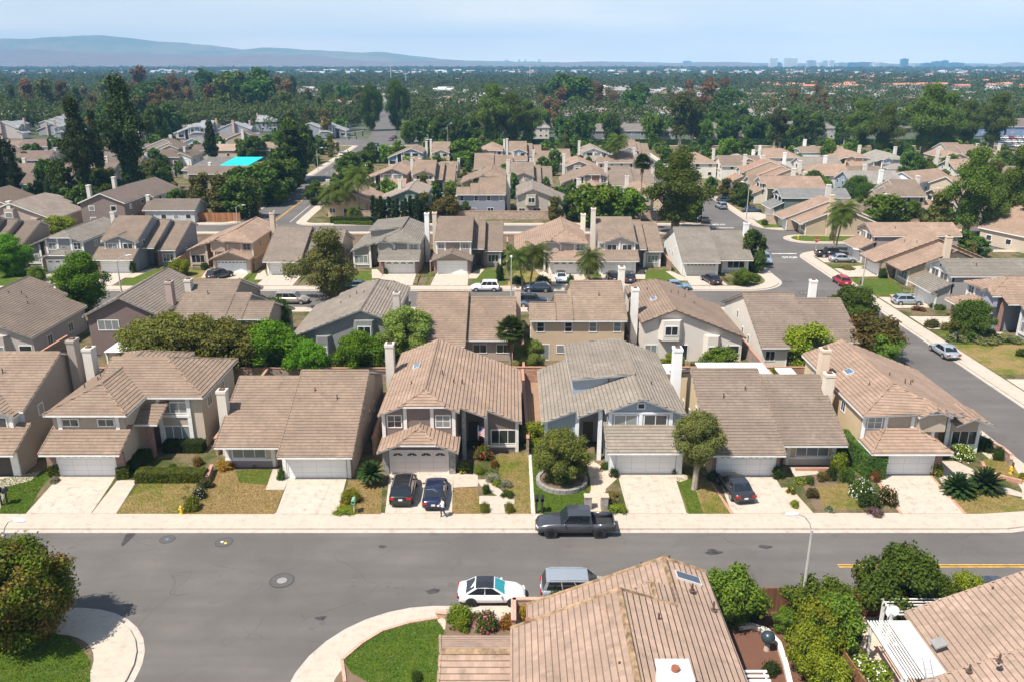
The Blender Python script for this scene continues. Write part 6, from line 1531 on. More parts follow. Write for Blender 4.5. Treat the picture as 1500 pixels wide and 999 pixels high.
pergola('white pergola roof behind the cream two-slope house', 20.2, 27.6, 81.6, 85.0, 2.5, along='y', step=.22, thick=.15, posts=((0, 0), (1, 0)))
pergola('flat white patio cover behind the mauve gabled house', -46.6, -42.6, 88.2, 91.8, 2.6, along='y', step=.2, thick=.19, posts=((0, 0), (1, 0)))
pergola('white patio shade next to the cream chimney of the corner house', 28.6, 30.4, 80.4, 83.6, 2.4, along='x', step=.2, thick=.18, posts=((0, 0), (1, 0)))
# satellite dish
X, Y = at(1300, 905, 2.6); e = empty('satellite_dish', (X, Y, 0), 0, 'pale satellite dish on a pole beside the white patio cover', 'satellite dish')
m = MB(); m.tube([(0, 0, 0), (0, 0, 2.7), (.25, .1, 3.0)], .035, 7); m.build('mast', plain('galvanised', (.55, .56, .57), .4, .5), e)
m = MB(); m.cyl((.25, .05, 3.05), .42, .06, 'y', 20, .36); o = m.build('dish', plain('dish_white', (.72, .74, .75), .4), e); m = MB(); m.tube([(.25, .05, 2.8), (.25, -.45, 3.0)], .02, 5); m.build('feed_arm', DARK, e)
X, Y = at(1123, 952); e = empty('garden_globe', (X, Y, 0), 0, 'dark slate-blue ball on a pedestal by the white curved path', 'garden globe')
m = MB(); m.ball((0, 0, .95), .42, 20, 12); m.build('ball', plain('slate_ball', (.03, .05, .065), .35), e, smooth=True); m = MB(); m.cyl((0, 0, 0), .2, .55, n=12, r2=.14); m.build('pedestal', WALKC, e)
X, Y = at(1362, 985, 2.7); e = empty('ladder', (X, Y, 2.7), 0, 'aluminium ladder lying on the slatted patio cover', 'ladder'); ml = plain('aluminium', (.45, .45, .46), .35, .6)
for dx in (-.2, .2): m = MB(); m.bar((dx - .5, -1.3, .02), (dx + .2, .9, .22), .05, .08); m.build('rail', ml, e)
m = MB(); [m.bar((-.2 - .5 + .7 * t / 8, -1.3 + 2.2 * t / 8, .03 + .2 * t / 8), (.2 - .5 + .7 * t / 8, -1.3 + 2.2 * t / 8, .03 + .2 * t / 8), .03, .03) for t in range(1, 8)]; m.build('rungs', ml, e)
# near gardens
pat([(1040, 905), (1120, 868), (1165, 868), (1250, 935), (1250, 1015), (1090, 1015)], .03, MULCH, 'planting_bed')
pat([(1180, 1015), (1240, 930), (1290, 915), (1370, 1010), (1370, 1030)], .045, concrete((.62, .46, .36), 3, .1), 'patio')
wallrun([at(1082, 921), at(1100, 919), at(1122, 926), at(1140, 945), at(1150, 975), at(1158, 1010)], .3, .3, plain('white_render', (.70, .66, .58), .8), 'low curved white garden kerb beside the pergola', 'garden_kerb', 'kerb')
wallrun([(15.3, 45.0), (18.1, 45.0)], 1.8, .08, wood(), 'dark wooden fence beside the street lamp at the bottom', 'wooden_fence', 'fence', posts=2.4)
wallrun([(18.1, 45.0), (19.0, 40.8), (19.6, 34)], 1.8, .08, wood((.20, .09, .04)), 'reddish wooden fence running down between the two near gardens', 'wooden_fence', 'fence', posts=2.4)
wallrun([(20.2, 44.4), (25.5, 44.6), (30, 44.6)], 1.7, .08, wood((.20, .075, .035)), 'wooden fence hidden by the laurel behind the near right house', 'wooden_fence', 'fence', posts=2.4)
BRW = brick((.50, .30, .19), .4, .15, (.36, .29, .22), 'tan_block'); CAPB = brick((.50, .22, .13), .1, .2, (.45, .36, .3), 'brick_cap')
wallrun([(.1, 45.0), (2.9, 45.0), (5.0, 45.0)], .95, .22, BRW, 'low tan garden wall with a red brick top beside the white coupe', 'garden_wall', cap=CAPB)
wallrun([(.1, 45.0), (.1, 42.9)], .95, .25, BRW, 'short return of the brick-topped wall beside the round shrubs', 'garden_wall', cap=CAPB)
wallrun([at(640, 903), at(655, 904)], .35, .25, BRW, 'tiny brick planter wall at the tip of the green lawn', 'garden_wall', cap=CAPB)
wallrun([at(505, 999), at(501, 967), at(530, 942), at(560, 924), at(600, 912), at(642, 905)], .10, .2, CAPB, 'brick edging round the near green lawn', 'lawn_edging', 'edging')
# plot walls
TW = brick((.34, .25, .19), .4, .2, (.26, .2, .16), 'tan_block_wall'); TC = plain('wall_cap', (.42, .22, .15), .8); LW = brick((.30, .24, .20), .4, .2, (.24, .2, .17), 'grey_block_wall')
for x, lab in ((-41.3, 'taupe plot wall left of the hipped tan house'), (-26.9, 'plot wall between the hipped house and the two-slope house'), (-12.6, 'plot wall between the two-slope house and the house with the dark cars'), (1.45, 'plot wall with red cap beside the blue-grey house'), (14.9, 'plot wall between the blue-grey house and the cream house'), (28.7, 'plot wall between the cream house and the corner house')):
    wallrun([(x, 67.5), (x - .3, 85.2)], 1.7, .2, TW, lab, 'plot_wall', cap=TC)
wallrun([(-75, 85.6), (-12, 85.6)], 1.7, .2, TW, 'long back wall behind the left-hand near houses', 'plot_wall', cap=TC)
wallrun([(-12, 85.6), (40.5, 85.6)], 1.8, .2, brick((.45, .25, .16), .4, .2, (.3, .2, .15), 'red_block_wall'), 'reddish back wall behind the centre and right near houses', 'plot_wall', cap=TC)
for x, lab in ((-55.5, 'wall left of the mauve gabled house'), (-41.2, 'wall right of the mauve gabled house'), (-27.6, 'wall left of the grey bay-windowed house'), (-12.8, 'wall between the grey bay house and the two-slope mauve house'), (1.3, 'white-topped wall beside the fan palm'), (14.4, 'wall between the peach house and the white stucco house'), (28.4, 'wall between the white stucco house and the last house')):
    wallrun([(x, 86), (x, 97)], 1.7, .2, TW, lab, 'plot_wall', cap=TC)
pat([(742, 556), (862, 556), (845, 600), (768, 640)], .03, soil((.36, .22, .14)), 'bare_yard')
for x, lab in ((-85.6, 'low wall left of the red-pier grey house'), (-58.3, 'wall right of the double-gabled house'), (-44.2, 'wall between the peach and single-slope houses'), (-29.0, 'wall behind the round grey-green tree'), (-14.0, 'pale wall between the clerestory house and the ornament-gable house'), (-.9, 'wall left of the palm garden'), (13.6, 'wall right of the pink-roofed palm house'), (27.2, 'pinkish wall beside the white corner house')):
    wallrun([(x, 137), (x, 158)], 1.7, .2, LW if x < -20 else TW, lab, 'plot_wall', cap=TC)
wallrun([(-105, 160), (41, 160)], 1.7, .2, TW, 'back wall behind the whole third row of houses', 'plot_wall', cap=TC)
CW = brick((.44, .33, .25), .4, .2, (.33, .25, .2), 'cream_block_wall')
wallrun([(-36, 187), (36, 187)] + arc(36, 193, 6, -90, 0, 6) + [(42, 215)], 1.9, .25, CW, 'long cream wall along the back street with a rounded right-hand end', 'street_wall', cap=TC)
wallrun([(56.5, 181.5), (62, 178.6), (75, 176.6), (120, 175.5)], 1.9, .25, CW, 'cream wall along the street bend behind the island lawn', 'street_wall', cap=TC)
wallrun([(-175, 184.5), (-61.5, 184.5)], 1.9, .12, wood((.30, .13, .055), .3), 'long brown wooden fence behind the left houses', 'wooden_fence', 'fence', posts=3)
wallrun([(-96, 186.2), (-88, 199), (-70, 188)], 2.0, .12, wood((.52, .22, .06), .3), 'bright orange wooden fence below the blue-windowed veranda', 'wooden_fence', 'fence', posts=3)
wallrun([(-330, 368.5), (art(366) - 16, 368.5)], 2.0, .25, CW, 'distant tan wall in front of the blue-grey roofs', 'street_wall', cap=TC)
wallrun([(44.1, 72), (44.1, 86), (43.6, 96)], .9, .2, TW, 'low street-side wall behind the corner house', 'plot_wall', cap=TC)
wallrun([at(1438, 680), at(1442, 690), at(1460, 699), at(1478, 704), at(1496, 708)], .35, .25, BRK, 'curved red brick planter edge round the hydrant lawn', 'lawn_edging', 'edging')
wallrun([at(1435, 652), at(1452, 660), at(1466, 668), at(1480, 680), at(1479, 686)], .9, .22, TW, 'stepped street wall with a brick top beside the clipped shrubs', 'garden_wall', cap=CAPB)
wallrun([at(205, 706), at(305, 706), at(311, 690)], .6, .2, TW, 'low tan patio wall behind the box hedge', 'garden_wall', cap=TC)
wallrun([at(1165, 689), at(1216, 689)], .3, .2, BRK, 'low brick step in front of the cream house window', 'brick_step', 'step')
wallrun([at(1236, 665), at(1262, 690), at(1278, 706)], .5, .2, BRK, 'brick retaining edge below the sloping hedge', 'garden_wall')
# hedges
hedge(at(202, 703), at(303, 703), 1.2, .95, 'long clipped box hedge in front of the brick-pier patio')
hedge(at(172, 700), at(190, 697), 1.0, .95, 'short square hedge right of the first white garage door'); hedge(at(196, 693), at(215, 672), 1.1, 1.0, 'dark hedge running back towards the brick porch pier', (.035, .06, .015))
hedge(at(243, 660), at(300, 660), 1.1, 1.0, 'hedge under the ground-floor window of the hipped house', (.03, .055, .015)); hedge(at(74, 696), at(89, 694), 1.0, 1.1, 'small square hedge by the left brick pier')
hedge(at(1236, 660), at(1282, 703), 1.7, 2.2, 'tall sloping hedge left of the corner house garage', (.06, .11, .03), size=.11)
hedge((-40.5, 182.6), (-31.5, 181.9), 1.6, 1.3, 'dark hedge on the corner of the avenue and the back street', (.035, .055, .015), 200, .16); hedge((-39.5, 181.2), (-31, 180.6), 1.0, .6, 'low light green hedge outside the dark corner hedge', (.07, .11, .02), 200, .16)
hedge((-40, 369), (205, 369), 2.2, 2.2, 'long clipped hedge along the far avenue', (.028, .06, .018), 14, .55); hedge(at(1325, 264), at(1363, 264), 2, 2.4, 'dark hedge stub below the white-walled salmon roof', (.025, .05, .015), 40, .3)
hedge(at(1039, 398), at(1060, 398), 1.7, 1.9, 'square-topped hedge beside the white corner house door', (.06, .10, .02), 200, .13)
# ------------------------------------------------------------------ people, flags, small things
def mailbox(loc, rz, label, col, double=False, hh=1.15):
    e = empty('mailbox', (loc[0], loc[1], 0), rz, label, 'mailbox'); mt = plain('box_' + str(col[1]), col, .5)
    for dx in ((-.22, .22) if double else (0,)):
        m = MB(); m.box(dx - .06, dx + .06, -.06, .06, 0, hh); m.build('post', plain('post_dark' if double else 'post_wood', (.02, .02, .02) if double else (.4, .33, .25), .7), e)
        m = MB(); m.box(dx - .15, dx + .15, -.3, .3, hh, hh + .22); m.cyl((dx, -.3, hh + .22), .15, .6, 'y', 12); m.build('box', mt, e)
mailbox(at(7, 739), .2, 'pair of black mailboxes on posts at the left edge', (.02, .025, .03), True)
mailbox(at(790, 751), 0, 'pair of black mailboxes on posts beside the green lawn', (.02, .02, .025), True); mailbox(at(519, 751), 0, 'green mailbox on a pale post beside the round golden shrub', (.22, .42, .27), hh=.95)
mailbox(at(1399, 502), 0, 'dark mailbox in the planted strip beside the parked silver saloon', (.05, .04, .05), hh=1.0); mailbox(at(1261, 424), 0, 'dark mailbox at the foot of the side-street lamp', (.02, .03, .04), hh=.9)
hydrant(at(266, 752), 'yellow fire hydrant between the two left lawns'); hydrant(at(1480, 693), 'yellow fire hydrant inside the curved brick edge'); hydrant(at(1169, 350.5), 'yellow fire hydrant at the tip of the island lawn'); hydrant(at(746, 419), 'yellow hydrant beside the middle street lamp')
def pillar(loc, label):
    e = empty('stone_pillar', (loc[0], loc[1], 0), 0, label, 'pillar'); m = MB(); m.box(-.28, .28, -.28, .28, 0, 1.1); m.build('shaft', ST_, e); m = MB(); m.box(-.33, .33, -.33, .33, 1.1, 1.18); m.build('cap', WALKC, e)
pillar(at(861, 744), 'left stone pillar of the path to the blue-grey house'); pillar(at(885, 744), 'right stone pillar of the path to the blue-grey house')
def ring(loc, r, label):
    e = empty('ring_planter', (loc[0], loc[1], 0), 0, label, 'planter'); m = MB(); n = 26
    for i in range(n):
        a, b = 2 * PI * i / n, 2 * PI * (i + .93) / n
        m.extr([((r - .3) * math.cos(a), (r - .3) * math.sin(a), 0), (r * math.cos(a), r * math.sin(a), 0), (r * math.cos(b), r * math.sin(b), 0), ((r - .3) * math.cos(b), (r - .3) * math.sin(b), 0)], (0, 0, .4))
    m.build('stones', ST_, e); m = MB(); m.cyl((0, 0, 0), r - .25, .28, n=24); m.build('earth', SOIL, e)
ring(at(823, 706), 2.2, 'round stone ring planter under the olive-green tree'); ring(at(826, 706), .01, '') if False else None
def flag(loc, z, w, hh, rz, label, pole=0.0):
    e = empty('flag', (loc[0], loc[1], 0), rz, label, 'flag'); R_ = plain('flag_red', (.42, .03, .035), .8); W_ = plain('flag_white', (.75, .73, .72), .8); B_ = plain('flag_blue', (.03, .05, .2), .8)
    m = MB()
    for i in range(13):
        a = z + hh * i / 13; b = z + hh * (i + 1) / 13
        for j in range(8):
            u0, u1 = w * j / 8, w * (j + 1) / 8; f = lambda u: .12 * math.sin(u * 4 / max(w, .1)) ; k = 2 if (u0 < w * .4 and i > 5) else (0 if i % 2 == 0 else 1)
            m.extr([(u0, f(u0), a - u0 * .25), (u1, f(u1), a - u1 * .25), (u1, f(u1), b - u1 * .25), (u0, f(u0), b - u0 * .25)], (0, .012, 0), k)
    m.build('cloth', [R_, W_, B_], e); m = MB(); m.tube([(-.03, 0, 0 if pole else z - .4), (-.03, 0, z + hh + .15)], .022, 6); m.build('pole', plain('galvanised', (.55, .56, .57), .4, .5), e)
flag((-3.0, 66.9), 2.2, .55, 1.0, 0, 'small striped national flag hanging at the porch of the clipped-gable house'); flag(at(1334, 436), 1.7, 1.7, 1.2, -.5, 'large striped national flag above the lawn beside the grey-roofed house', 1)
# stop sign
X, Y = at(1194, 372); e = empty('stop_sign', (X, Y, 0), 0, 'red octagonal stop sign at the side street corner', 'stop sign')
m = MB(); m.cyl((0, 0, 0), .04, 3.0, n=8); m.build('post', plain('galvanised', (.55, .56, .57), .4, .5), e)
m = MB(); v = [(.46 * math.cos(PI / 8 + PI / 4 * i), -.05, 2.6 + .46 * math.sin(PI / 8 + PI / 4 * i)) for i in range(8)]; m.extr(v, (0, .02, 0)); o = m.build('plate', plain('sign_red', (.45, .02, .025), .4), e)
cu = bpy.data.curves.new('t', 'FONT'); cu.body = 'STOP'; cu.size = .36; cu.align_x = 'CENTER'; cu.align_y = 'CENTER'; cu.extrude = .004; tmp = bpy.data.objects.new('tmp', cu); me = bpy.data.meshes.new_from_object(tmp); bpy.data.objects.remove(tmp); me.materials.clear(); me.materials.append(WP)
t = inst('lettering', me, o, (0, -.058, 2.6)); t.rotation_euler = (PI / 2, 0, 0)
X, Y = at(1171, 347); e = empty('street_name_sign', (X, Y, 0), 0, 'white street name blade on a post above the island hydrant', 'street sign'); m = MB(); m.cyl((0, 0, 0), .04, 2.6, n=8); m.build('post', plain('galvanised', (.55, .56, .57), .4, .5), e); m = MB(); m.box(-.45, .45, -.02, .02, 2.45, 2.7); m.build('blade', WP, e)
# lamps
def lampat(jx, jy, hx, hy, zj, zh, label):
    J = at(jx, jy, zj); Hh = at(hx, hy, zh); a = math.atan2(Hh[1] - J[1], Hh[0] - J[0]); L = math.hypot(Hh[0] - J[0], Hh[1] - J[1])
    lamp(J, zh, max(.8, L / 1.75), a, label)
lampat(5.3, 786, 26, 761, 6.9, 8.2, 'street lamp rising behind the reddish tree at the left edge')
lampat(1189, 779, 1172, 752, 6.9, 8.2, 'tall street lamp leaning over the street by the wooden fence')
for px, base, top, rz, lab in [(749, 452, 380, PI / 2, 'street lamp in the middle street beside the tan pillar wall'), (178, 428, 376, .5, 'street lamp behind the bright round maple'), (1262, 425, 368, 2.4, 'street lamp on the lawn of the long pink-roofed house'), (961, 333, 311, -2.0, 'short pale lamp at the end of the cream wall'), (348, 327, 305, 0, 'street lamp at the foot of the avenue by the peach house'), (396, 296, 252, 0, 'street lamp on the left pavement of the avenue'), (466, 250, 217, 0, 'lamp half way up the avenue on the left'), (1392, 345, 312, PI, 'street lamp beside the right-hand gum trees'), (1093, 322, 268, 2.4, 'lamp on the upper side street by the blue car'), (656, 214, 181, 0, 'lamp beyond the avenue crossing'), (827, 212, 180, 0, 'lamp left of the long apartment block'), (620, 245, 205, 0, 'thin lamp beside the blue house'), (312, 232, 217, 0, 'curved lamp in front of the cedar'), (203, 262, 248, 2.5, 'curved lamp beside the second pine'), (1372, 215, 188, 0, 'lamp in front of the grey-roofed cream block')]:
    X, Y = at(px, base); lamp((X, Y), max(4, top_h(X, Y, top)), 1.0, rz, lab)
for px, base, top, lab in [(510, 232, 181, 'traffic signal mast at the avenue crossing'), (501, 226, 193, 'second traffic signal left of the crossing mast')]:
    X, Y = at(px, base); e = empty('traffic_signal', (X, Y, 0), 0, lab, 'traffic signal'); H_ = top_h(X, Y, top); m = MB(); m.cyl((0, 0, 0), .16, H_, n=8, r2=.1); m.build('mast', plain('galvanised', (.55, .56, .57), .4, .5), e); m = MB(); m.tube([(0, 0, H_ * .72), (6, 2, H_ * .78)], .08, 6); m.build('arm', plain('galvanised', (.55, .56, .57), .4, .5), e)
    for t in (.5, .95): m = MB(); m.box(6 * t - .18, 6 * t + .18, 2 * t - .15, 2 * t + .15, H_ * .62, H_ * .75); m.build('signal_head', DARK, e)
# the walker
def person(loc, rz, label):
    V_ = [(0, 0, .93), (0, 0, 1.15), (0, .02, 1.38), (0, .03, 1.50), (0, .07, 1.64), (.09, 0, .88), (.10, .12, .49), (.10, .10, .08), (.10, .24, .04), (-.09, 0, .88), (-.10, -.06, .48), (-.10, -.28, .10), (-.10, -.15, .04),
          (.19, 0, 1.40), (.24, .02, 1.13), (.20, .22, 1.02), (.19, .29, 1.0), (-.19, 0, 1.40), (-.24, .06, 1.13), (-.14, .27, 1.08), (-.12, .34, 1.08)]
    E_ = [(0, 1), (1, 2), (2, 3), (3, 4), (0, 5), (5, 6), (6, 7), (7, 8), (0, 9), (9, 10), (10, 11), (11, 12), (2, 13), (13, 14), (14, 15), (15, 16), (2, 17), (17, 18), (18, 19), (19, 20)]
    r = [.15, .14, .15, .06, .10, .10, .07, .05, .045, .10, .07, .05, .045, .065, .048, .035, .04, .065, .048, .035, .04]
    me = bpy.data.meshes.new('body'); me.from_pydata(V_, E_, []); o = bpy.data.objects.new('tmp', me); COL.objects.link(o)
    md = o.modifiers.new('s', 'SKIN'); sv = me.skin_vertices[0].data
    for i, q in enumerate(r): sv[i].radius = (q, q * .85 if i in (0, 1, 2) else q); sv[i].use_root = (i == 0)
    o.modifiers.new('d', 'SUBSURF').levels = 2; dg = bpy.context.evaluated_depsgraph_get(); bm = bpy.data.meshes.new_from_object(o.evaluated_get(dg)); bpy.data.objects.remove(o)
    skin = plain('skin', (.36, .20, .14), .6); shirt = plain('white_shirt', (.72, .71, .70), .8); trous = plain('dark_trousers', (.04, .05, .08), .8)
    bm.materials.clear(); [bm.materials.append(k) for k in (skin, shirt, trous)]
    for p in bm.polygons:
        c = p.center; p.use_smooth = True
        p.material_index = 2 if c.z < .93 else (1 if c.z < 1.47 and not (c.z < 1.12 and (c.y > .16)) else 0)
    e = empty('person', (loc[0], loc[1], 0), rz, label, 'person'); inst('body', bm, e)
    m = MB(); m.ball((0, .055, 1.70), (.095, .11, .075), 12, 8); m.build('hair', plain('dark_hair', (.05, .035, .03), .8), e, smooth=True)
    for s in (-1, 1): m = MB(); m.ball((s * .10, (.20 if s > 0 else -.18), .045), (.05, .13, .045), 10, 6); m.build('shoe', plain('pale_shoe', (.55, .54, .53), .6), e)
    m = MB(); m.box(-.02, .14, .30, .42, 1.02, 1.10); m.build('white_papers', plain('paper', (.8, .8, .8), .7), e)
person(at(649, 757), 2.0, 'person in a white shirt and dark trousers walking behind the blue saloon')
# ------------------------------------------------------------------ vehicles
def near_side(px, row, kind, ang, col, label, far_=False, **k):
    W = SPEC[kind][1]; X, Y = at(px, row, RZ); car(kind, (X, Y + W / 2), ang, col, label, z=RZ, **k)
near_side(843, 788.5, 'pickup', 180, (.10, .10, .11), 'dark grey crew-cab pickup parked at the kerb of the near street', cat='pickup', name='pickup_truck', metal=.6, rim=(.03, .03, .03))
near_side(720, 889, 'coupe', 0, (.78, .78, .79), 'white coupe with a black roof and teal windscreen', roofcol=(.02, .02, .022), rim=(.03, .03, .03), wind=(.0, .26, .30))
near_side(848, 886, 'van', 0, (.42, .45, .48), 'silver people carrier with roof rails next to the white coupe', cat='minivan', metal=.5)
X, Y = at(585, 745); car('suv', (X + .1, Y + 2.35), 90, (.012, .012, .013), 'black estate car with silver roof rails on the left of the drive', metal=.2)
X, Y = at(634, 750); car('sedan', (X, Y + 2.4), 91, (.012, .022, .06), 'dark blue saloon behind the walking person', metal=.3)
a = at(1094, 741); b = at(1064, 700); car('sedan', ((a[0] + b[0]) / 2 - .15, (a[1] + b[1]) / 2 + .1), 98, (.045, .048, .055), 'dark grey saloon on the drive of the cream house', metal=.4)
for kind, px, row, ang, col, lab, kw in [
 ('sedan', 1382, 518, 91, (.42, .46, .50), 'silver saloon parked at the right kerb of the side street', dict(metal=.4, z=RZ)),
 ('hatch', 1232, 415, 90, (.36, .02, .03), 'red hatchback parked on the side street', dict(z=RZ)),
 ('suv', 1119, 384, -88, (.33, .40, .46), 'pale blue car on the left kerb of the side street facing us', dict(metal=.4, z=RZ)),
 ('hatch', 1328, 446, -2, (.38, .43, .47), 'silver hatchback on the drive of the grey-roofed house', dict(metal=.4)),
 ('sedan', 1234, 384, -3, (.48, .50, .53), 'silver saloon on the drive below the black pickup', dict(metal=.4)),
 ('pickup', 1218, 377, 0, (.015, .016, .018), 'black pickup on the drive under the twin palm', dict(cat='pickup', name='pickup_truck')),
 ('suv', 711, 425, 180, (.75, .76, .78), 'white crossover parked in the middle street', dict(z=RZ)),
 ('hatch', 787, 426, 180, (.035, .05, .08), 'navy hatchback parked in the middle street', dict(z=RZ, metal=.3)),
 ('suv', 780, 446, 0, (.012, .018, .035), 'dark navy estate near the kerb below the navy hatchback', dict(z=RZ)),
 ('sedan', 752, 448, 0, (.10, .14, .18), 'saloon roof just showing above the mauve-beige house', dict(z=RZ)),
 ('van', 428, 443, 0, (.40, .34, .29), 'two-tone tan people carrier in the middle street', dict(z=RZ, metal=.4, cat='minivan')),
 ('sedan', 520, 423, 180, (.04, .08, .10), 'dark teal saloon under the round grey-green tree', dict(z=RZ)),
 ('sedan', 991, 423, -4, (.16, .25, .33), 'pale blue saloon parked before the corner lawn', dict(z=RZ)),
 ('sedan', 1041, 414, 104, (.016, .015, .018), 'black saloon on the drive of the white corner house', {}),
 ('hatch', 897, 410, 92, (.015, .015, .016), 'black hatchback on the left of the louvred-gable drive', {}),
 ('suv', 921, 412, 88, (.03, .03, .034), 'black estate with red lights on the right of the louvred-gable drive', {}),
 ('hatch', 822, 412, -90, (.76, .76, .77), 'white hatchback with a black glass roof on the palm-house drive', dict(roofcol=(.02, .02, .02))),
 ('suv', 323, 408, 60, (.02, .024, .028), 'black car on the path of the peach house', {}),
 ('suv', 1056, 305, 95, (.20, .24, .28), 'grey-blue crossover on the upper side street', dict(z=RZ)),
 ('sedan', 1101, 311, 0, (.03, .06, .09), 'dark teal saloon on the drive beside the upper lamp', {}),
 ('hatch', 1062, 297, 10, (.03, .06, .09), 'dark hatchback under the small street tree', {}),
 ('sedan', 1031, 325, 90, (.02, .03, .035), 'dark car beside the rounded end of the cream wall', dict(z=RZ)),
 ('sedan', 642, 291, 180, (.62, .65, .68), 'white saloon in the centre block street', {}),
 ('suv', 808, 250, 180, (.72, .72, .72), 'white car outside the dark open garage', {}),
 ('sedan', 551, 214, -95, (.08, .12, .18), 'blue car driving down the avenue at the crossing', dict(z=RZ)),
 ('sedan', 573, 206, -95, (.12, .03, .03), 'dark red car beyond the crossing', dict(z=RZ)),
 ('sedan', 578, 203, 85, (.05, .05, .05), 'dark car beside the dark red one beyond the crossing', dict(z=RZ)),
 ('suv', 505, 229, 0, (.7, .7, .7), 'white car waiting left of the crossing', dict(z=RZ)),
 ('sedan', 243, 252, 100, (.05, .09, .13), 'dark car in the north-west street', {}),
 ('suv', 226, 242, 0, (.04, .04, .05), 'black car by the white garage in the north-west quarter', {}),
 ('suv', 1343, 270, 0, (.7, .7, .7), 'white car above the hedge stub', {}),
 ('sedan', 1428, 330, 60, (.03, .05, .07), 'dark car between the right-hand gum trunks', {}),
 ('sedan', 1022, 210, 0, (.6, .6, .6), 'white car behind the far hedge, left one', {}), ('sedan', 1056, 208, 0, (.04, .08, .14), 'dark blue car behind the far hedge', {}), ('sedan', 1112, 208, 0, (.6, .6, .6), 'white car behind the far hedge below the cream block', {}), ('suv', 1001, 209, 0, (.03, .04, .06), 'dark car behind the far hedge beside a gum trunk', {})]:
    car(kind, at(px, row), ang, col, lab, lod=0 if row < 330 else 1, **kw)
X, Y = at(1450, 852, .5); car('sedan', (X, 46.4), 0, (.03, .035, .045), 'dark car peeping over the near right roof ridge', z=RZ)
LOTC = [(.7, .7, .7), (.55, .57, .6), (.8, .8, .8), (.1, .14, .2), (.3, .05, .05)]
for i in range(26):
    px = 1462 + (i % 9) * 9 + (i // 9) * 3; row = 204 + (i // 9) * 6
    car('sedan', at(px, row), 90, LOTC[(i * 7) % 5 if i % 4 else 0], 'car standing in the far car park at the right edge', group='cars in the far car park', lod=0)
pat([(1440, 201), (1620, 201), (1640, 222), (1455, 222)], RZ + .05, asphalt(), 'car_park')
pat([(1408, 346), (1425, 318), (1440, 306), (1470, 308), (1530, 330), (1530, 346)], .04, asphalt(), 'road'); pat([(1415, 345), (1445, 338), (1462, 345), (1440, 349)], .06, GREEN, 'lawn')
pat([(1262, 256), (1345, 256), (1340, 264), (1268, 262)], .03, DRIVE, 'driveway'); pat([(1240, 262), (1310, 262), (1316, 268), (1240, 270)], .03, asphalt(), 'road')
pat([(200, 248), (300, 246), (310, 256), (200, 258)], .03, asphalt(), 'road'); pat([(150, 322), (420, 322), (420, 330), (150, 332)], .0, asphalt(), 'road') if False else None
pat([(520, 288), (990, 288), (990, 293.5), (520, 293.5)], .03, asphalt(), 'road'); pat([(520, 286.8), (990, 286.8), (990, 288), (520, 288)], .035, WALKC, 'pavement'); pat([(600, 246), (990, 246), (990, 249.5), (600, 249.5)], .03, asphalt(), 'road')
pat([(640, 285), (668, 285), (670, 287), (640, 287)], .03, GREEN, 'lawn'); pat([(815, 285), (845, 285), (846, 287), (815, 287)], .03, GREEN, 'lawn')
pat([(1076, 300), (1106, 302), (1110, 309), (1085, 311)], .03, PATCHY, 'lawn'); pat([(1100, 308), (1130, 318), (1110, 324), (1085, 314)], .034, DRIVE, 'driveway'); pat([(1106, 325), (1150, 328), (1172, 334), (1120, 334)], .03, GREEN, 'lawn')
# ------------------------------------------------------------------ trees and planting
make_protos()
def tr(kind, px, base, top, label, wide=1.0, y=None, x=None, name='tree', **k):
    X, Y = at(px, base) if y is None else (x, y)
    h = top_h(X, Y, top)
    return tree(kind, (X, Y), max(1.0, h), label, wide=wide, name=name, **k)
tr('maple', 36, 942, 812, 'big rounded tree flushed red-brown at the lower left corner', 1.12)
tr('olive', 823, 706, 633, 'feathery olive-green tree in the stone ring planter', 1.12)
tr('olive2', 1017, 716, 612, 'leaning grey-green tree with a pale trunk beside the cream house drive', 1.0)
tr('citrus', 788, 655, 622, 'small bright round bush-tree at the left corner of the blue-grey house', 1.15)
tr('lime', 398, 548, 478, 'bright green round tree behind the two-slope house, left of the pair', 1.1)
tr('lime', 527, 552, 492, 'bright green round tree below the grey bay-windowed house, right of the pair', 1.0)
tr('lime', 455, 556, 505, 'lower dull green tree between the two bright green ones', 1.0)
for px, b, t, lab in [(222, 540, 478, 'olive mass of foliage beside the slatted white patio'), (262, 545, 468, 'second olive crown in the row behind the hipped house'), (305, 548, 472, 'third olive crown in the row behind the hipped house'), (345, 548, 476, 'fourth olive crown next to the bright green tree'), (240, 558, 500, 'low foliage behind the chimney of the hipped house')]:
    tr('mass', px, b, t, lab, 1.15)
tr('dark', 409, 500, 440, 'dark green tree at the corner of the stepped-ridge roof', .85); tr('olive', 598, 530, 456, 'loose light and dark tree left of the mauve-beige house', 1.25)
tr('lime2', 126, 458, 380, 'bright round maple beside the lamp of the middle street', .95); tr('lime2', 20, 404, 350, 'round green tree on the left lawn of the middle street', 1.05); tr('citrus', 88, 348, 320, 'yellow-green tree behind the grey house with brick piers', 1.5)
tr('ash', 487, 442, 343, 'big round grey-green tree hiding the middle street', 1.15)
tr('citrus', 265, 404, 382, 'dark little tree on the peach house lawn', 1.2); tr('shrubtree', 57, 412, 392, 'low tree by the left red-pier house', 1.3)
tr('midlime', 872, 330, 274, 'left half of the large bright green clump beyond the cream wall', 1.35); tr('midlime', 912, 328, 278, 'right half of the large bright green clump beyond the cream wall', 1.2)
tr('midolive', 812, 326, 292, 'small yellowish tree by the greige house bay', 1.1); tr('midround', 838, 324, 284, 'banana-leaved tree between the greige house and the big clump', .8)
tr('biggum', 988, 342, 228, 'tall dense gum tree with a pale trunk beside the rounded wall end', 1.25)
tr('midlime', 1012, 325, 284, 'bright green street tree right of the gum tree', .9)
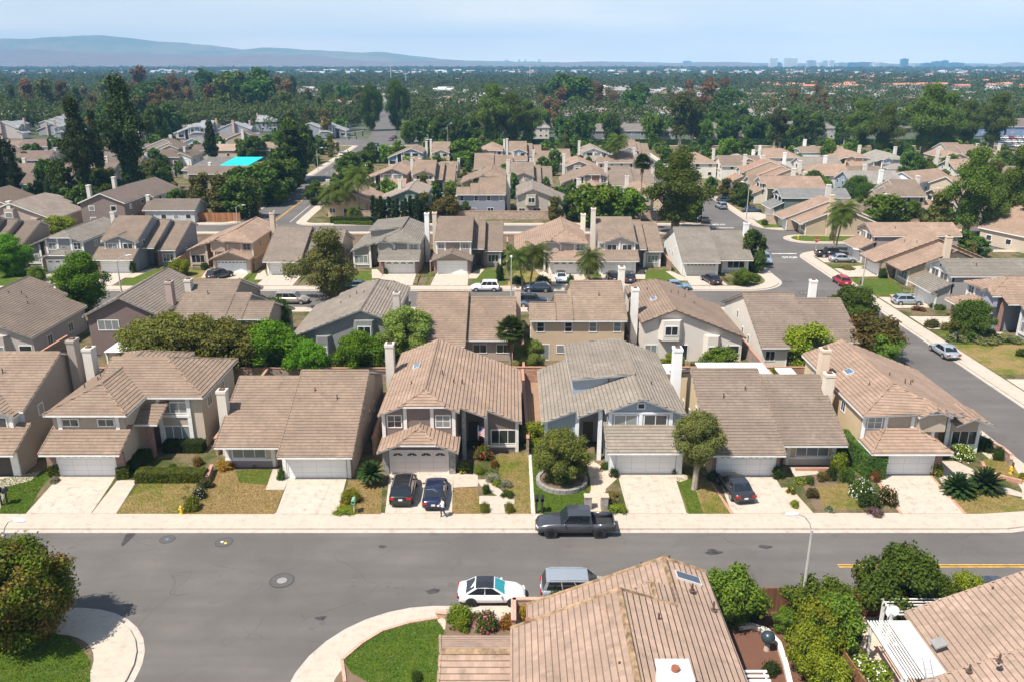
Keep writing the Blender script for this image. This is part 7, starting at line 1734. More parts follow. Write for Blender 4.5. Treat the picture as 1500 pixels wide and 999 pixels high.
tr('biggum', 1412, 352, 222, 'left one of the three big gum trees at the right', .85); tr('biggum', 1442, 354, 258, 'middle big gum tree with a bare leaning trunk', .7); tr('biggum', 1488, 350, 220, 'big gum tree touching the right edge of the picture', .9)
tr('midlime', 1296, 336, 288, 'bright olive-green round tree above the pink roofs at the right', 1.35); tr('midolive', 1370, 345, 286, 'grey-green tree left of the big gum trunks', 1.0); tr('dark', 1252, 312, 262, 'dark round tree in the middle of the north-east quarter', 1.1)
tr('midround', 1100, 394, 342, 'dense dark tree at the corner behind the white house', .75); tr('midround', 1110, 400, 372, 'bushy tree by the white corner house chimney', .8)
tr('shrubtree', 1086, 418, 396, 'small spreading tree on the white corner house lawn', 1.5); 
tr('laurel', 1309, 905, 817, 'large dark glossy tree spilling over the fence at the bottom right', .85); tr('laurel', 1352, 900, 842, 'right lobe of the dark glossy thicket by the near right roof', .75)
tr('shrubtree', 1070, 912, 838, 'leafy tree right of the big near roof', 1.0); tr('shrubtree', 1178, 918, 854, 'leafy bush-tree in front of the dark wooden fence', 1.0); tr('shrubtree', 1212, 915, 855, 'dark leafy bush-tree in the corner of the fences', .95)
tr('citrus', 1198, 962, 890, 'tall yellow-green shrub tree in the bottom garden', .8); tr('citrus', 1178, 985, 925, 'bright shrub tree beside the curved white kerb', .8); tr('shrubtree', 1216, 965, 885, 'tall shrub tree between the two gardens', .85); tr('citrus', 1205, 1015, 965, 'lime-green shrub at the very bottom', 1.0); tr('shrubtree', 1146, 925, 893, 'small shrub tree left of the reddish fence', .9)
tr('citrus', 1408, 895, 845, 'light green small tree poking above the near right roof', .8)
tr('citrus', 1182, 538, 482, 'bushy green tree beside the dark patio of the last middle house', 1.1); tr('redshrub', 1272, 522, 468, 'reddish flowering tree beside the side street', 1.3); tr('laurel', 1243, 478, 427, 'dark glossy tree against the side street', 1.0); tr('laurel', 1252, 500, 455, 'second dark glossy tree against the side street', .9); tr('shrubtree', 1290, 535, 495, 'green bush beside the corner house back wall', 1.3); tr('citrus', 1218, 520, 492, 'low feathery bush in front of the two-slope roof corner', 1.2)
tr('citrus', 1132, 560, 540, 'bush behind the cream house right end', 1.0); tr('shrubtree', 1052, 545, 512, 'leafy shrub below the greenhouse window of the white house', 1.5); tr('citrus', 985, 545, 520, 'green bush at the foot of the white stucco house', 1.1); tr('laurel', 1420, 492, 447, 'dark rounded tree in front of the lavender-grey house', .95)
tr('olive', 778, 545, 500, 'scrubby grey-yellow bush behind the peach house patio', 1.0); tr('shrubtree', 655, 440, 428, 'little tree on the middle street lawn', 1.0); tr('citrus', 702, 524, 502, 'green shrub in the gap of the mauve-beige house', .8)
tr('redshrub', 655, 322, 292, 'golden-brown tree left of the blue-grey house back', 1.2); tr('midolive', 622, 322, 286, 'brownish olive tree right of the cypress row', 1.1); tr('midround', 682, 320, 298, 'green shrub tree at the corner of the blue-grey house', .9)
# cypresses
for i, px in enumerate([548, 553, 559, 564, 571, 577, 583, 590, 595, 602, 607, 612, 617, 622]):
    X, Y = at(px, 327 + (i % 3)); tree('cypress', (X, Y), top_h(X, Y, 288 + (i * 5) % 9), 'slim dark cypress in the row along the cream wall', 'cypress', 'cypress row along the cream wall', name='cypress_tree', wide=1.15)
tr('cypress', 433, 268, 190, 'tall dark poplar-like column beside the avenue', 2.2, name='cypress_tree', cat='cypress')
# palms
def pal(px, base, top, lab, kind='feather', spread=2.6, lean=0.0, rz=0.0):
    X, Y = at(px, base); h = top_h(X, Y, top); palm((X, Y), max(1.5, h - (spread * .5 if kind == 'feather' else spread * .55)), lab, kind, spread=spread, lean=lean, rz=rz)
pal(748, 548, 470, 'short fan palm with a skirt of dead fronds beside the mauve-beige house', 'fan', 2.0)
pal(766, 424, 362, 'left stem of the twin queen palms before the pink-roofed house', spread=3.2, lean=-.8); pal(776, 424, 358, 'right stem of the twin queen palms before the pink-roofed house', spread=3.2, lean=.9); pal(861, 416, 366, 'queen palm between the two white garages', spread=3.0, lean=.2)
pal(1219, 371, 303, 'left trunk of the white-stemmed twin palms', spread=3.3, lean=.5); pal(1223, 371, 294, 'right trunk of the white-stemmed twin palms', spread=3.5, lean=.9)
pal(937, 328, 230, 'very tall thin fan palm beyond the cream wall', 'fan', 2.4); pal(905, 262, 196, 'queen palm crown behind the low brown roofs', spread=3.8); pal(898, 262, 205, 'second queen palm behind the low brown roofs', spread=3.4)
pal(505, 318, 262, 'left queen palm by the peach two-storey house', spread=4.2); pal(527, 320, 243, 'tallest queen palm by the peach two-storey house', spread=4.6); pal(484, 316, 275, 'low queen palm near the corner hedge', spread=3.6); pal(518, 322, 303, 'small palm beside the roofed bay', spread=2.4); pal(492, 318, 268, 'queen palm behind the corner hedge', spread=3.8)
cycad(at(544, 708), 1.15, 'sago palm on the dry strip between two drives', h=.8); cycad(at(1403, 722), 1.35, 'left sago palm on the corner lawn'); cycad(at(1443, 716), 1.45, 'right sago palm on the corner lawn')
# shrubs of the near gardens
GOLD = (.16, .16, .02); MIDG = (.05, .085, .018); DKG = (.028, .05, .013); LIM = (.12, .17, .02); SIL = (.20, .22, .19)
for px, py, w_, hh, lab, col, kw in [
 (515, 735, 1.9, 1.25, 'round golden-green clipped shrub on the dry strip', (.12, .125, .018), dict(kind='dome', n=6000, size=.075)),
 (710, 749, 1.0, .95, 'left of two small clipped balls at the steps', (.10, .11, .02), dict(n=4000, size=.06)), (746, 749, 1.0, .95, 'right of two small clipped balls at the steps', (.10, .11, .02), dict(n=4000, size=.06)),
 (679, 691, 1.2, 1.0, 'yellow-flowered shrub beside the clipped-gable garage', MIDG, dict(flower=(.7, .5, .03))), (708, 672, 1.9, 1.5, 'rose bush left of the porch with red blooms', MIDG, dict(flower=(.55, .03, .03))),
 (724, 683, 1.0, .7, 'low red-flowered plant by the porch', MIDG, dict(flower=(.6, .04, .03))), (702, 692, 1.1, .6, 'yellow-green edging plant by the curved path', LIM, {}), (722, 704, 1.5, .7, 'blue-grey lavender clump beside the curved path', SIL, {}), (741, 712, 1.3, .6, 'second lavender clump beside the steps', SIL, {}), (728, 711, 1.0, .5, 'lime mound between the lavender clumps', LIM, {}), (743, 727, 1.3, .6, 'green mound at the end of the curved path', MIDG, {}), (712, 722, .8, .9, 'spiky plant in the white gravel', MIDG, {}),
 (899, 698, 1.0, .9, 'round dark shrub left of the blue-grey garage', DKG, dict(n=4000, size=.07)), (888, 686, 1.1, .7, 'loose shrub in the curved bed by the blue-grey house', MIDG, {}), (989, 692, .9, .65, 'small round shrub right of the blue-grey garage', DKG, {}), (893, 738, 1.6, .7, 'flowering mound beside the stone pillar', MIDG, dict(flower=(.6, .2, .15))), (903, 748, 1.8, .55, 'lime groundcover by the blue-grey drive', LIM, {}), (895, 727, 1.4, .5, 'rusty low plants in the pillar bed', (.11, .10, .03), dict(wf=.6, warm=(.25, .1, .05))),
 (412, 702, .9, 1.3, 'narrow cone shrub left of the plain white garage', MIDG, dict(kind='cone')), (505, 749, 2.2, .35, 'yellow-green groundcover beside the green mailbox', LIM, {}), (282, 745, 1.5, 1.1, 'square yellow-green shrub by the left hydrant', (.10, .12, .02), dict(n=5000)), (292, 728, 1.4, .9, 'dark rose bush at the end of the left lawn', DKG, dict(flower=(.5, .45, .4))), (302, 714, 1.4, .9, 'dusty shrub beside the patio wall', (.07, .08, .04), {}), (330, 684, 2.2, .7, 'orange-brown mound by the window bay', (.22, .14, .03), {}), (80, 706, 1.1, .5, 'silver mound in front of the small square hedge', SIL, {}),
 (208, 665, 1.0, .8, 'potted orange-flowered plant on the patio', MIDG, dict(flower=(.6, .25, .05))), (290, 680, 1.2, .8, 'geranium bed at the right of the patio', MIDG, dict(flower=(.6, .08, .06))), (253, 686, .9, .5, 'low pot plant by the hedge', MIDG, {}),
 (1139, 700, 1.2, 1.2, 'dark shrub right of the brick garage pier', DKG, {}), (1045, 704, 1.2, 1.0, 'dark shrub left of the cream house garage', DKG, {}), (1172, 708, 1.1, .6, 'yellow-flowered plant by the brick steps', MIDG, dict(flower=(.7, .6, .05))), (1186, 708, 1.1, .7, 'rounded plant by the brick steps', MIDG, {}), (1205, 703, 1.4, .8, 'pink-tinged shrub in the cream house bed', (.09, .08, .03), dict(wf=.5)), (1218, 701, 1.3, 1.2, 'dark dense shrub in the cream house bed', DKG, {}), (1228, 690, 1.8, 2.0, 'flat-topped tree-shrub in the cream house bed', LIM, {}), (1240, 706, 1.5, 1.4, 'bushy shrub beside the sloping hedge', MIDG, {}), (1190, 728, 1.2, .9, 'brownish shrub by the brick stepping stones', (.08, .075, .03), {}), (1215, 748, 1.0, .4, 'low white-flowered edging by the pavement', MIDG, dict(flower=(.7, .7, .65))),
 (1158, 722, .9, .6, 'yellow-edged plants between the brick strips', MIDG, dict(flower=(.7, .6, .1))), (1164, 742, 1.0, .6, 'lower yellow-edged plants between the brick strips', LIM, {}), (1262, 727, 2.2, 1.7, 'white rose bush left of the corner drive', MIDG, dict(flower=(.8, .8, .74))), (1273, 742, 2.0, 1.3, 'dark mixed shrub below the white roses', DKG, {}), (1298, 738, 1.8, 1.6, 'straggly rose bush at the corner drive', (.06, .07, .02), dict(flower=(.5, .3, .2))), (1280, 752, 1.6, .5, 'purple-flowered low plants at the pavement', (.08, .06, .06), dict(flower=(.3, .12, .25))), (1281, 703, 1.3, 1.1, 'rusty rounded shrub at the end of the sloping hedge', (.13, .08, .03), {}),
 (1370, 695, 1.3, 1.3, 'yellow-flowered pot beside the right brick pier', MIDG, dict(flower=(.8, .55, .02))), (1408, 672, 2.2, 1.5, 'big white-flowered bush below the corner window', LIM, dict(flower=(.8, .8, .74), n=4000)), (1425, 645, 1.6, 1.6, 'clipped dark shrub right of the corner window', DKG, dict(n=4000, size=.09)), (1440, 660, 1.6, 1.5, 'second clipped dark shrub by the street wall', DKG, dict(n=4000, size=.09)), (1461, 672, 1.3, 1.3, 'third clipped dark shrub near the hydrant', DKG, dict(n=4000, size=.09)), (1498, 700, 1.0, .5, 'yellow flowers at the right edge', MIDG, dict(flower=(.8, .55, .02))),
 (672, 908, 1.9, 1.1, 'upper bright clipped shrub beside the brick-topped wall', LIM, dict(n=6000, size=.08)), (677, 921, 1.4, .9, 'lower bright clipped shrub beside the brick-topped wall', LIM, dict(n=5000, size=.08)), (712, 918, 2.0, 1.1, 'pink rose bush behind the brick-topped wall', MIDG, dict(flower=(.55, .06, .2))), (745, 915, 1.5, .8, 'orange-brown dry plant behind the brick-topped wall', (.22, .13, .03), {}), (768, 905, .9, 1.0, 'yellow dry plant at the big near roof corner', (.30, .22, .04), {}), (815, 885, 1.4, 1.2, 'green shrub beside the silver people carrier', MIDG, {}), (610, 994, .9, .5, 'small bush at the bottom of the green lawn', DKG, {}),
 (1100, 905, 1.4, 1.4, 'shrub at the left of the mulch bed', MIDG, {}), (1250, 945, 1.2, 1.2, 'dark plant by the patio edge', DKG, {}), (1245, 980, 2.6, 1.3, 'white-flowered bush spilling at the bottom edge', LIM, dict(flower=(.8, .78, .7), n=5000)), (1275, 995, 2.4, 1.3, 'white and red flowered bush at the bottom edge', LIM, dict(flower=(.75, .7, .66), n=5000)), (1130, 985, 1.3, .8, 'low plants inside the white kerb', DKG, {}), (1225, 955, 1.5, 1.6, 'leafy plant beside the teal pots', MIDG, {})]:
    shrub(at(px, py), w_, hh, lab, col, **kw)
for px, py, w_, hh, lab, col in [(1345, 455, 2.2, .6, 'russet bed of low plants by the silver hatchback drive', (.16, .08, .04)), (1372, 452, 2.6, .8, 'mixed low bed left of the brick-pier garage', MIDG), (1365, 480, 2.2, 1.2, 'thin shrubs below the brick-pier garage', (.07, .08, .03)), (1385, 483, 2.0, 1.0, 'second group of thin shrubs below the brick-pier garage', (.08, .07, .03)), (1400, 500, 3.0, .9, 'grey-green planting strip beside the lawn, left part', (.10, .12, .06)), (1440, 500, 4.5, .8, 'grey-green planting strip beside the lawn, middle part', (.11, .13, .07)), (1475, 500, 4.0, .8, 'grey-green planting strip beside the lawn, right part', (.10, .12, .06)), (1478, 478, 2.4, 1.2, 'dark shrubs by the right-hand window', MIDG), (1498, 522, 1.8, 1.0, 'round shrub at the right edge of the lawn', MIDG), (1258, 427, 2.2, .5, 'flat green mound on the lawn under the flag', MIDG), (1293, 408, 1.6, 1.8, 'dark shrub before the pink-roofed house wing', DKG), (1240, 395, 3.0, .7, 'dry bed along the long house drive', (.12, .11, .05)), (1218, 352, 1.4, 1.6, 'sapling on the island lawn', (.12, .12, .05)),
 (1070, 546, 2.0, 1.5, 'ball-shaped shrub below the white house wall', DKG), (1020, 548, 2.4, 1.4, 'flowering shrub behind the long pergola', MIDG), (860, 430, 1.8, 1.6, 'shrubs beside the queen palm', DKG), (836, 418, 1.2, 1.8, 'tall thin shrub left of the palm garage', MIDG), (758, 416, 2.4, 1.3, 'dark groundcover under the twin palms', DKG), (794, 416, 2.6, 1.4, 'garden shrubs right of the twin palms', MIDG), (732, 412, 1.5, 3.0, 'narrow dark columnar shrub by the middle lamp', DKG), (1105, 412, 2.6, 1.1, 'light hedge-like shrubs on the corner', MIDG), (1120, 330, 2.0, 1.2, 'shrubs by the bend in front of the pink house', MIDG), (55, 425, 2.0, .9, 'low shrub by the left drive', MIDG), (48, 412, 1.6, .8, 'red-flowered plants on the left path', (.14, .05, .05)), (196, 400, 1.4, 2.2, 'climbing shrub on the right brick pier', MIDG), (252, 402, 3.0, 2.0, 'dark shrubs left of the peach house window', DKG), (300, 395, 1.8, 1.2, 'shrubs under the peach house window', MIDG), (565, 402, .9, 1.0, 'small pot plant by the clerestory house', MIDG), (5, 500, 1.8, 1.4, 'feathery plant at the left edge', MIDG), (920, 540, 1.6, 1.4, 'bush between the peach and white houses', MIDG), (640, 545, 1.4, .8, 'patio plants behind the mauve-beige house', MIDG), (1165, 545, 1.8, 1.3, 'yellowing bush on the last patio', LIM)]:
    shrub(at(px, py), w_, hh, lab, col, n=2600, size=.14)
# generic garden trees and shrubs among the rear houses
KINDS = {'midround': 'dark green', 'midlime': 'bright green', 'midolive': 'olive-brown', 'gum': 'tall grey-green', 'gum2': 'tall grey-brown', 'redgum': 'tall russet', 'belt': 'round green', 'belt2': 'loose grey-green', 'darkpine': 'conical dark', 'pine': 'tall black-green', 'shrubtree': 'small green', 'dark': 'dense dark', 'biggum': 'dark broad'}
AREAS = [(-60, 110, 'at the far left'), (110, 250, 'behind the two tall pines'), (250, 420, 'near the turquoise roof'), (420, 560, 'left of the avenue crossing'), (560, 690, 'right of the avenue crossing'), (690, 800, 'by the dark spreading trees'), (800, 960, 'above the apartment blocks'), (960, 1100, 'above the pale-trunked gum'), (1100, 1240, 'above the slate-blue roof'), (1240, 1380, 'above the cul-de-sac'), (1380, 1570, 'towards the right edge')]
DEF = []
def auto(kind, px, base, top, zone, wide=1.0):
    X, Y = at(px, base); h = max(2.0, top_h(X, Y, top)); a = [k for k in AREAS if k[0] <= px < k[1]]
    e = tree(kind, (X, Y), h, 'x', wide=wide, name='gum_tree' if 'gum' in kind else ('pine_tree' if 'pine' in kind else 'tree'), group='trees ' + zone)
    DEF.append((KINDS[kind] + ' tree', zone, a[0][2] if a else 'at the edge', px, e, kind))
Z1 = 'in the rear gardens'
for kind, px, b, t, w_ in [('midround', 232, 222, 160, .6), ('darkpine', 312, 238, 180, .95), ('midround', 125, 322, 276, .9), ('midolive', 148, 322, 294, .9), ('midround', 95, 300, 240, .7), ('midround', 72, 296, 240, .6), ('midround', 375, 236, 203, 1.1), ('midround', 355, 234, 208, .7), ('midolive', 225, 300, 262, .6),
 ('midolive', 300, 305, 258, 1.0), ('midolive', 325, 318, 262, 1.1), ('midround', 352, 320, 266, 1.1), ('midolive', 372, 318, 268, .9), ('midround', 385, 300, 246, 1.3), ('midround', 405, 292, 240, 1.2), ('midround', 415, 286, 240, 1.1), ('midlime', 428, 280, 236, .8), ('midround', 430, 264, 184, .75), ('midround', 446, 240, 188, .7), ('midround', 425, 238, 188, .9), ('midround', 352, 296, 250, 1.0), ('midlime', 410, 300, 268, .9),
 ('midround', 463, 300, 268, 1.0), ('midround', 514, 270, 228, 1.1), ('midround', 530, 262, 226, 1.1), ('midround', 545, 240, 212, .9), ('midlime', 565, 240, 214, .9), ('midlime', 583, 238, 208, .7), ('midround', 506, 272, 244, .8), ('midround', 492, 286, 258, .7), ('midlime', 628, 240, 218, .7),
 ('midlime', 684, 244, 206, 1.35), ('midround', 690, 296, 270, .8), ('midround', 742, 262, 244, .6), ('midround', 752, 292, 258, .6), ('midround', 812, 252, 222, .7), ('midround', 838, 296, 270, .7), ('midround', 815, 296, 276, .6), ('midround', 895, 240, 200, .9), ('midround', 920, 300, 282, .5), ('midround', 975, 240, 215, .8), ('midround', 965, 262, 238, .7), ('midolive', 828, 232, 200, .7), ('midround', 668, 246, 226, .6), ('midround', 800, 286, 262, .5), ('midround', 862, 255, 232, .5),
 ('midlime', 1068, 246, 205, .9), ('midround', 1090, 238, 205, .8), ('midlime', 1102, 262, 238, 1.0), ('midround', 1050, 250, 228, .8), ('midlime', 1212, 246, 208, .7), ('midround', 1190, 290, 254, .9), ('midlime', 1205, 295, 262, .8), ('midround', 1118, 292, 262, .8), ('midolive', 1062, 290, 264, 1.2), ('midolive', 1078, 300, 268, 1.1), ('midround', 1040, 286, 262, .9), ('midround', 1132, 300, 288, .7), ('midlime', 1240, 305, 280, .9), ('midround', 1255, 325, 292, .8), ('midround', 1300, 302, 290, .9), ('midround', 1330, 262, 225, .9), ('midround', 1345, 262, 232, .7), ('midlime', 1400, 246, 232, .9), ('midround', 1388, 262, 230, .9), ('midlime', 1470, 250, 222, 1.3), ('midlime', 1450, 262, 232, 1.2), ('midround', 1492, 262, 225, 1.2), ('midolive', 1452, 290, 240, .9), ('midolive', 1465, 350, 330, .9), ('midround', 1408, 372, 342, 1.3), ('midround', 1430, 378, 350, 1.2), ('midolive', 1420, 382, 356, 1.0), ('midlime', 1380, 335, 305, .9), ('midround', 1335, 255, 236, .8), ('midround', 1180, 310, 282, .6), ('midround', 1225, 325, 305, .8), ('midlime', 1365, 296, 282, .7), ('midround', 1030, 246, 222, .6), ('midround', 1150, 300, 276, .6)]:
    auto(kind, px, b, t, Z1, w_)
for px, b, t, w_, lab in [(5, 305, 168, .95, 'tall dark pine cut by the left edge'), (128, 300, 148, .78, 'left one of the two tall dark pines'), (196, 290, 118, .95, 'right one of the two tall dark pines'), (152, 285, 165, .55, 'slender dark pine between the two big ones'), (28, 296, 225, .8, 'lower dark pine beside the left edge pine')]:
    tr('pine', px, b, t, lab, w_, name='pine_tree', cat='pine')
for px, b, t, k, lab in [(722, 218, 128, 'biggum', 'dark spreading tree left of the pale gabled block'), (750, 218, 140, 'biggum', 'dark spreading tree directly above the blue gable'), (775, 214, 150, 'biggum', 'thin dark tree right of the spreading pair'), (1257, 228, 150, 'biggum', 'dark gum behind the solar-panel house'), (1290, 232, 158, 'biggum', 'second dark gum right of the solar-panel house'), (1352, 232, 128, 'biggum', 'broad dark gum above the salmon gabled house'), (1375, 230, 140, 'biggum', 'dark gum right of the broad one'), (1408, 222, 150, 'biggum', 'greenish gum left of the car park'), (1450, 222, 140, 'biggum', 'gum with an orange-brown crown beside the car park'), (995, 218, 140, 'gum', 'gum with a pale orange trunk behind the hedge'), (1013, 216, 148, 'gum', 'gum with a grey trunk behind the hedge'), (1133, 222, 160, 'gum', 'thin gum pair above the upper street, left'), (1141, 222, 165, 'gum', 'thin gum pair above the upper street, right'), (545, 192, 128, 'dark', 'dark round tree over the avenue, left'), (583, 190, 122, 'dark', 'dark tree closing the avenue view'), (1236, 215, 172, 'gum', 'grey-green gum left of the dark ones')]:
    tr(k, px, b, t, lab, 1.0 if k != 'dark' else .62, name='gum_tree' if 'gum' in k else 'tree')
# small trees filling the rear gardens
bpy.context.view_layer.update(); BOX = []
for o in list(COL.objects):
    if o.parent is None and o.type == 'EMPTY' and o.name.startswith(('detached', 'parked', 'pickup')):
        P = [c.matrix_world @ Vector(k) for c in o.children for k in c.bound_box]; BOX.append((min(p.x for p in P), max(p.x for p in P), min(p.y for p in P), max(p.y for p in P)))
def inpoly(x, y, poly):
    r = False; n = len(poly)
    for i in range(n):
        (a, b), (c, d) = poly[i], poly[i - 1]
        if (b > y) != (d > y) and x < (c - a) * (y - b) / (d - b) + a: r = not r
    return r
ry = random.Random(21)
for blk, n, X0, X1, Y0, Y1, kinds in [('north', 120, -40, 41, 189, 362, ['midround', 'midlime', 'midround', 'midolive', 'shrubtree']), ('northeast', 150, 56, 190, 178, 350, ['midround', 'midlime', 'midolive', 'midround']), ('west', 150, -190, -66, 188, 350, ['midround', 'midolive', 'midround', 'darkpine'])]:
    P = offset(BL[blk], -2.5); k = 0
    for _ in range(6000):
        if k >= n: break
        x, y = ry.uniform(X0, X1), ry.uniform(Y0, Y1); px, row = proj(x, y)
        if not (-20 < px < 1520) or not inpoly(x, y, P) or any(a - .6 < x < b + .6 and c - .6 < y < d + .6 for a, b, c, d in BOX) or (270 < px < 385 and 232 < row < 292) or (x > 60 and 210 < y < 262 and 1230 < px < 1330): continue
        h = ry.uniform(2.2, 5.5) if blk != 'west' else ry.uniform(3, 7.5); BOX.append((x - 1.5, x + 1.5, y - 1.5, y + 1.5)); kd = ry.choice(kinds)
        auto(kd, px, row, proj(x, y, h)[1], Z1, .9 if kd != 'darkpine' else .6); k += 1
# the tree belt
import bisect
PR = [(-80, 130), (0, 128), (30, 112), (60, 105), (110, 118), (150, 118), (210, 102), (250, 112), (300, 106), (350, 112), (395, 98), (430, 115), (455, 128), (480, 122), (510, 128), (540, 130), (575, 132), (620, 142), (650, 150), (700, 138), (740, 142), (780, 126), (830, 108), (862, 106), (900, 128), (930, 124), (960, 140), (1000, 124), (1035, 112), (1060, 118), (1090, 135), (1120, 142), (1150, 122), (1190, 125), (1215, 128), (1240, 146), (1275, 148), (1310, 152), (1350, 142), (1400, 148), (1440, 140), (1470, 134), (1500, 146), (1590, 146)]
def prof(x):
    i = max(1, min(len(PR) - 1, bisect.bisect([p[0] for p in PR], x))); a, b = PR[i - 1], PR[i]
    return a[1] + (b[1] - a[1]) * (x - a[0]) / (b[0] - a[0])
rg = random.Random(4)
BEAN = lambda px: ['gum2', 'belt', 'belt2', 'darkpine', 'gum2', 'redgum'] if px < 440 else ['gum2', 'redgum', 'redgum', 'belt', 'redgum', 'gum2'] if 780 < px < 1090 else (['belt', 'belt2', 'belt', 'gum2', 'darkpine'] if px < 780 else ['gum2', 'belt', 'gum2', 'biggum', 'redgum'])
Z2 = 'in the tall belt'
for row0, step, dt, in [(158, 25, 0), (172, 24, 9), (186, 23, 22), (199, 23, 36)]:
    px = -60 + rg.uniform(0, 10)
    while px < 1560:
        b = row0 + rg.uniform(-4, 4); t = prof(px) + dt + rg.uniform(-3, 14)
        block = (row0 > 180 and (505 < px < 600 or (px < 110 and px > 0) or 255 < px < 420 or 820 < px < 1000 or 1405 < px < 1520)) or (row0 > 165 and 560 < px < 592)
        if not block and b - t > 8: auto(rg.choice(BEAN(px)) if row0 < 190 else rg.choice(['belt', 'belt2', 'belt', 'midlime', 'gum2']), px, b, t, Z2, rg.uniform(.8, 1.15))
        px += step * rg.uniform(.75, 1.3)
for px in list(range(600, 720, 17)) + list(range(820, 1000, 15)) + list(range(1020, 1240, 19)) + list(range(1380, 1430, 18)):
    auto(rg.choice(['midround', 'midlime', 'belt']), px + rg.uniform(-5, 5), 206 + rg.uniform(-4, 8), 172 + rg.uniform(-6, 12), 'near the long hedge', .8)
ORD = ['first ', 'second ', 'third ', 'fourth ', 'fifth ', 'sixth ', 'seventh ', 'eighth ', 'ninth ', 'tenth ', 'eleventh ', 'twelfth ', 'thirteenth ', 'fourteenth ', 'fifteenth ', 'sixteenth ', 'seventeenth ', 'eighteenth ', 'nineteenth ', 'twentieth '] + ['twenty-' + w + ' ' for w in ('first', 'second', 'third', 'fourth', 'fifth', 'sixth', 'seventh', 'eighth', 'ninth')]
# only the trees that show largest stay objects of their own; the rest become one mass of small trees
def span(d):
    x, y, _ = d[4].location; h = TREES[d[5]][2] * d[4].children[0].scale[2]; return (proj(x, y, 0)[1] - proj(x, y, h)[1]) ** 2 * d[4].children[0].scale[0] / d[4].children[0].scale[2]
DEF.sort(key=span, reverse=True)
KEEP = 300 - sum(1 for o in COL.objects if o.parent is None and o.get('category') == 'tree' and o.get('group') is None) - 2
V, MI, mts, trm = [], [], [], MB()
for d in DEF[KEEP:]:
    e = d[4]; cm = TREES[d[5]][0]; k = len(cm.vertices); co = np.empty(k * 3); cm.vertices.foreach_get('co', co); q = co.reshape(-1, 4, 3); q = q[:len(q) // 7]; c = q.mean(1, keepdims=True); q = c + (q - c) * 2.2
    sc = e.children[0].scale; a = e.rotation_euler[2]; q = q * np.array(sc[:]); R = np.array([[math.cos(a), math.sin(a), 0], [-math.sin(a), math.cos(a), 0], [0, 0, 1]]); q = q @ R + np.array(e.location[:])
    if cm.materials[0] not in mts: mts.append(cm.materials[0])
    V.append(q.reshape(-1, 3)); MI += [mts.index(cm.materials[0])] * len(q); x, y, z = e.location; h = TREES[d[5]][2] * sc[2]; trm.tube([(x, y, 0), (x, y, h * .6)], [.25, .12], 5)
    for ch in list(e.children): bpy.data.objects.remove(ch)
    bpy.data.objects.remove(e)
DEF = DEF[:KEEP]
if V:
    V = np.concatenate(V); n = len(V) // 4; me = bpy.data.meshes.new('small_trees'); b0 = len(V); tv = np.array(trm.v); me.from_pydata(np.concatenate([V, tv]).tolist(), [], np.arange(4 * n).reshape(-1, 4).tolist() + [[i + b0 for i in f] for f in trm.f])
    for m_ in mts + [BARK]: me.materials.append(m_)
    me.polygons.foreach_set('material_index', MI + [len(mts)] * len(trm.f)); o = bpy.data.objects.new('small_trees', me); COL.objects.link(o); tag(o, kind='stuff')
groups = {}
for d in DEF: groups.setdefault(d[:3], []).append((d[3], d[4]))
for (k, zone, area), L in groups.items():
    L.sort(key=lambda q: q[0])
    for i, (_, e) in enumerate(L):
        e['label'] = '%s %s %s, %sfrom the left' % (k, zone, area, ORD[i] if i < len(ORD) else 'number %d ' % (i + 1)) if len(L) > 1 else '%s %s %s' % (k, zone, area)
# ground-hugging growth: grass blades on the near lawns, mixed cover in the beds
def scatter(name, polys, dens, size, col, seed, lift=.03, clump=0, up=.6, warm=(.3, .2, .08), wf=.3, var=.5):
    g = random.Random(seed); P = []
    for pl in polys:
        q = [at(*p) for p in pl]; x0, x1 = min(p[0] for p in q), max(p[0] for p in q); y0, y1 = min(p[1] for p in q), max(p[1] for p in q)
        for _ in range(int(dens * (x1 - x0) * (y1 - y0))):
            x, y = g.uniform(x0, x1), g.uniform(y0, y1)
            if inpoly(x, y, q): P.append((x, y, lift))
    P = np.array(P)
    if clump:
        r = RNG.uniform(.12, .34, len(P)); d = RNG.normal(size=(len(P), clump, 3)); d /= np.linalg.norm(d, axis=2, keepdims=True); d[:, :, 2] = np.abs(d[:, :, 2]); C_ = (P[:, None, :] + d * r[:, None, None] * RNG.uniform(.5, 1.1, (len(P), clump, 1))).reshape(-1, 3); nr = d.reshape(-1, 3)
    else: C_ = P + RNG.normal(size=P.shape) * (.02, .02, .01); nr = RNG.normal(size=P.shape)
    nr = nr + RNG.normal(size=nr.shape) * .5; nr[:, 2] = np.abs(nr[:, 2]) * up + .2
    o = bpy.data.objects.new(name, quads(name, C_, nr, size, leaf(col, name, var, warm, wf))); COL.objects.link(o); tag(o, kind='stuff')
scatter('grass', [[(501, 966), (530, 942), (560, 924), (600, 913), (640, 907), (655, 930), (655, 999), (540, 999), (515, 985)], [(0, 905), (40, 910), (82, 927), (115, 945), (132, 966), (132, 1000), (0, 1000)], [(779, 664), (850, 678), (866, 700), (858, 752), (784, 752)], [(0, 702), (62, 690), (75, 690), (58, 718), (38, 752), (0, 752)], [(990, 698), (1015, 704), (1030, 752), (1009, 752)]], 260, .075, (.08, .13, .02), 3, warm=(.2, .18, .06), wf=.15)
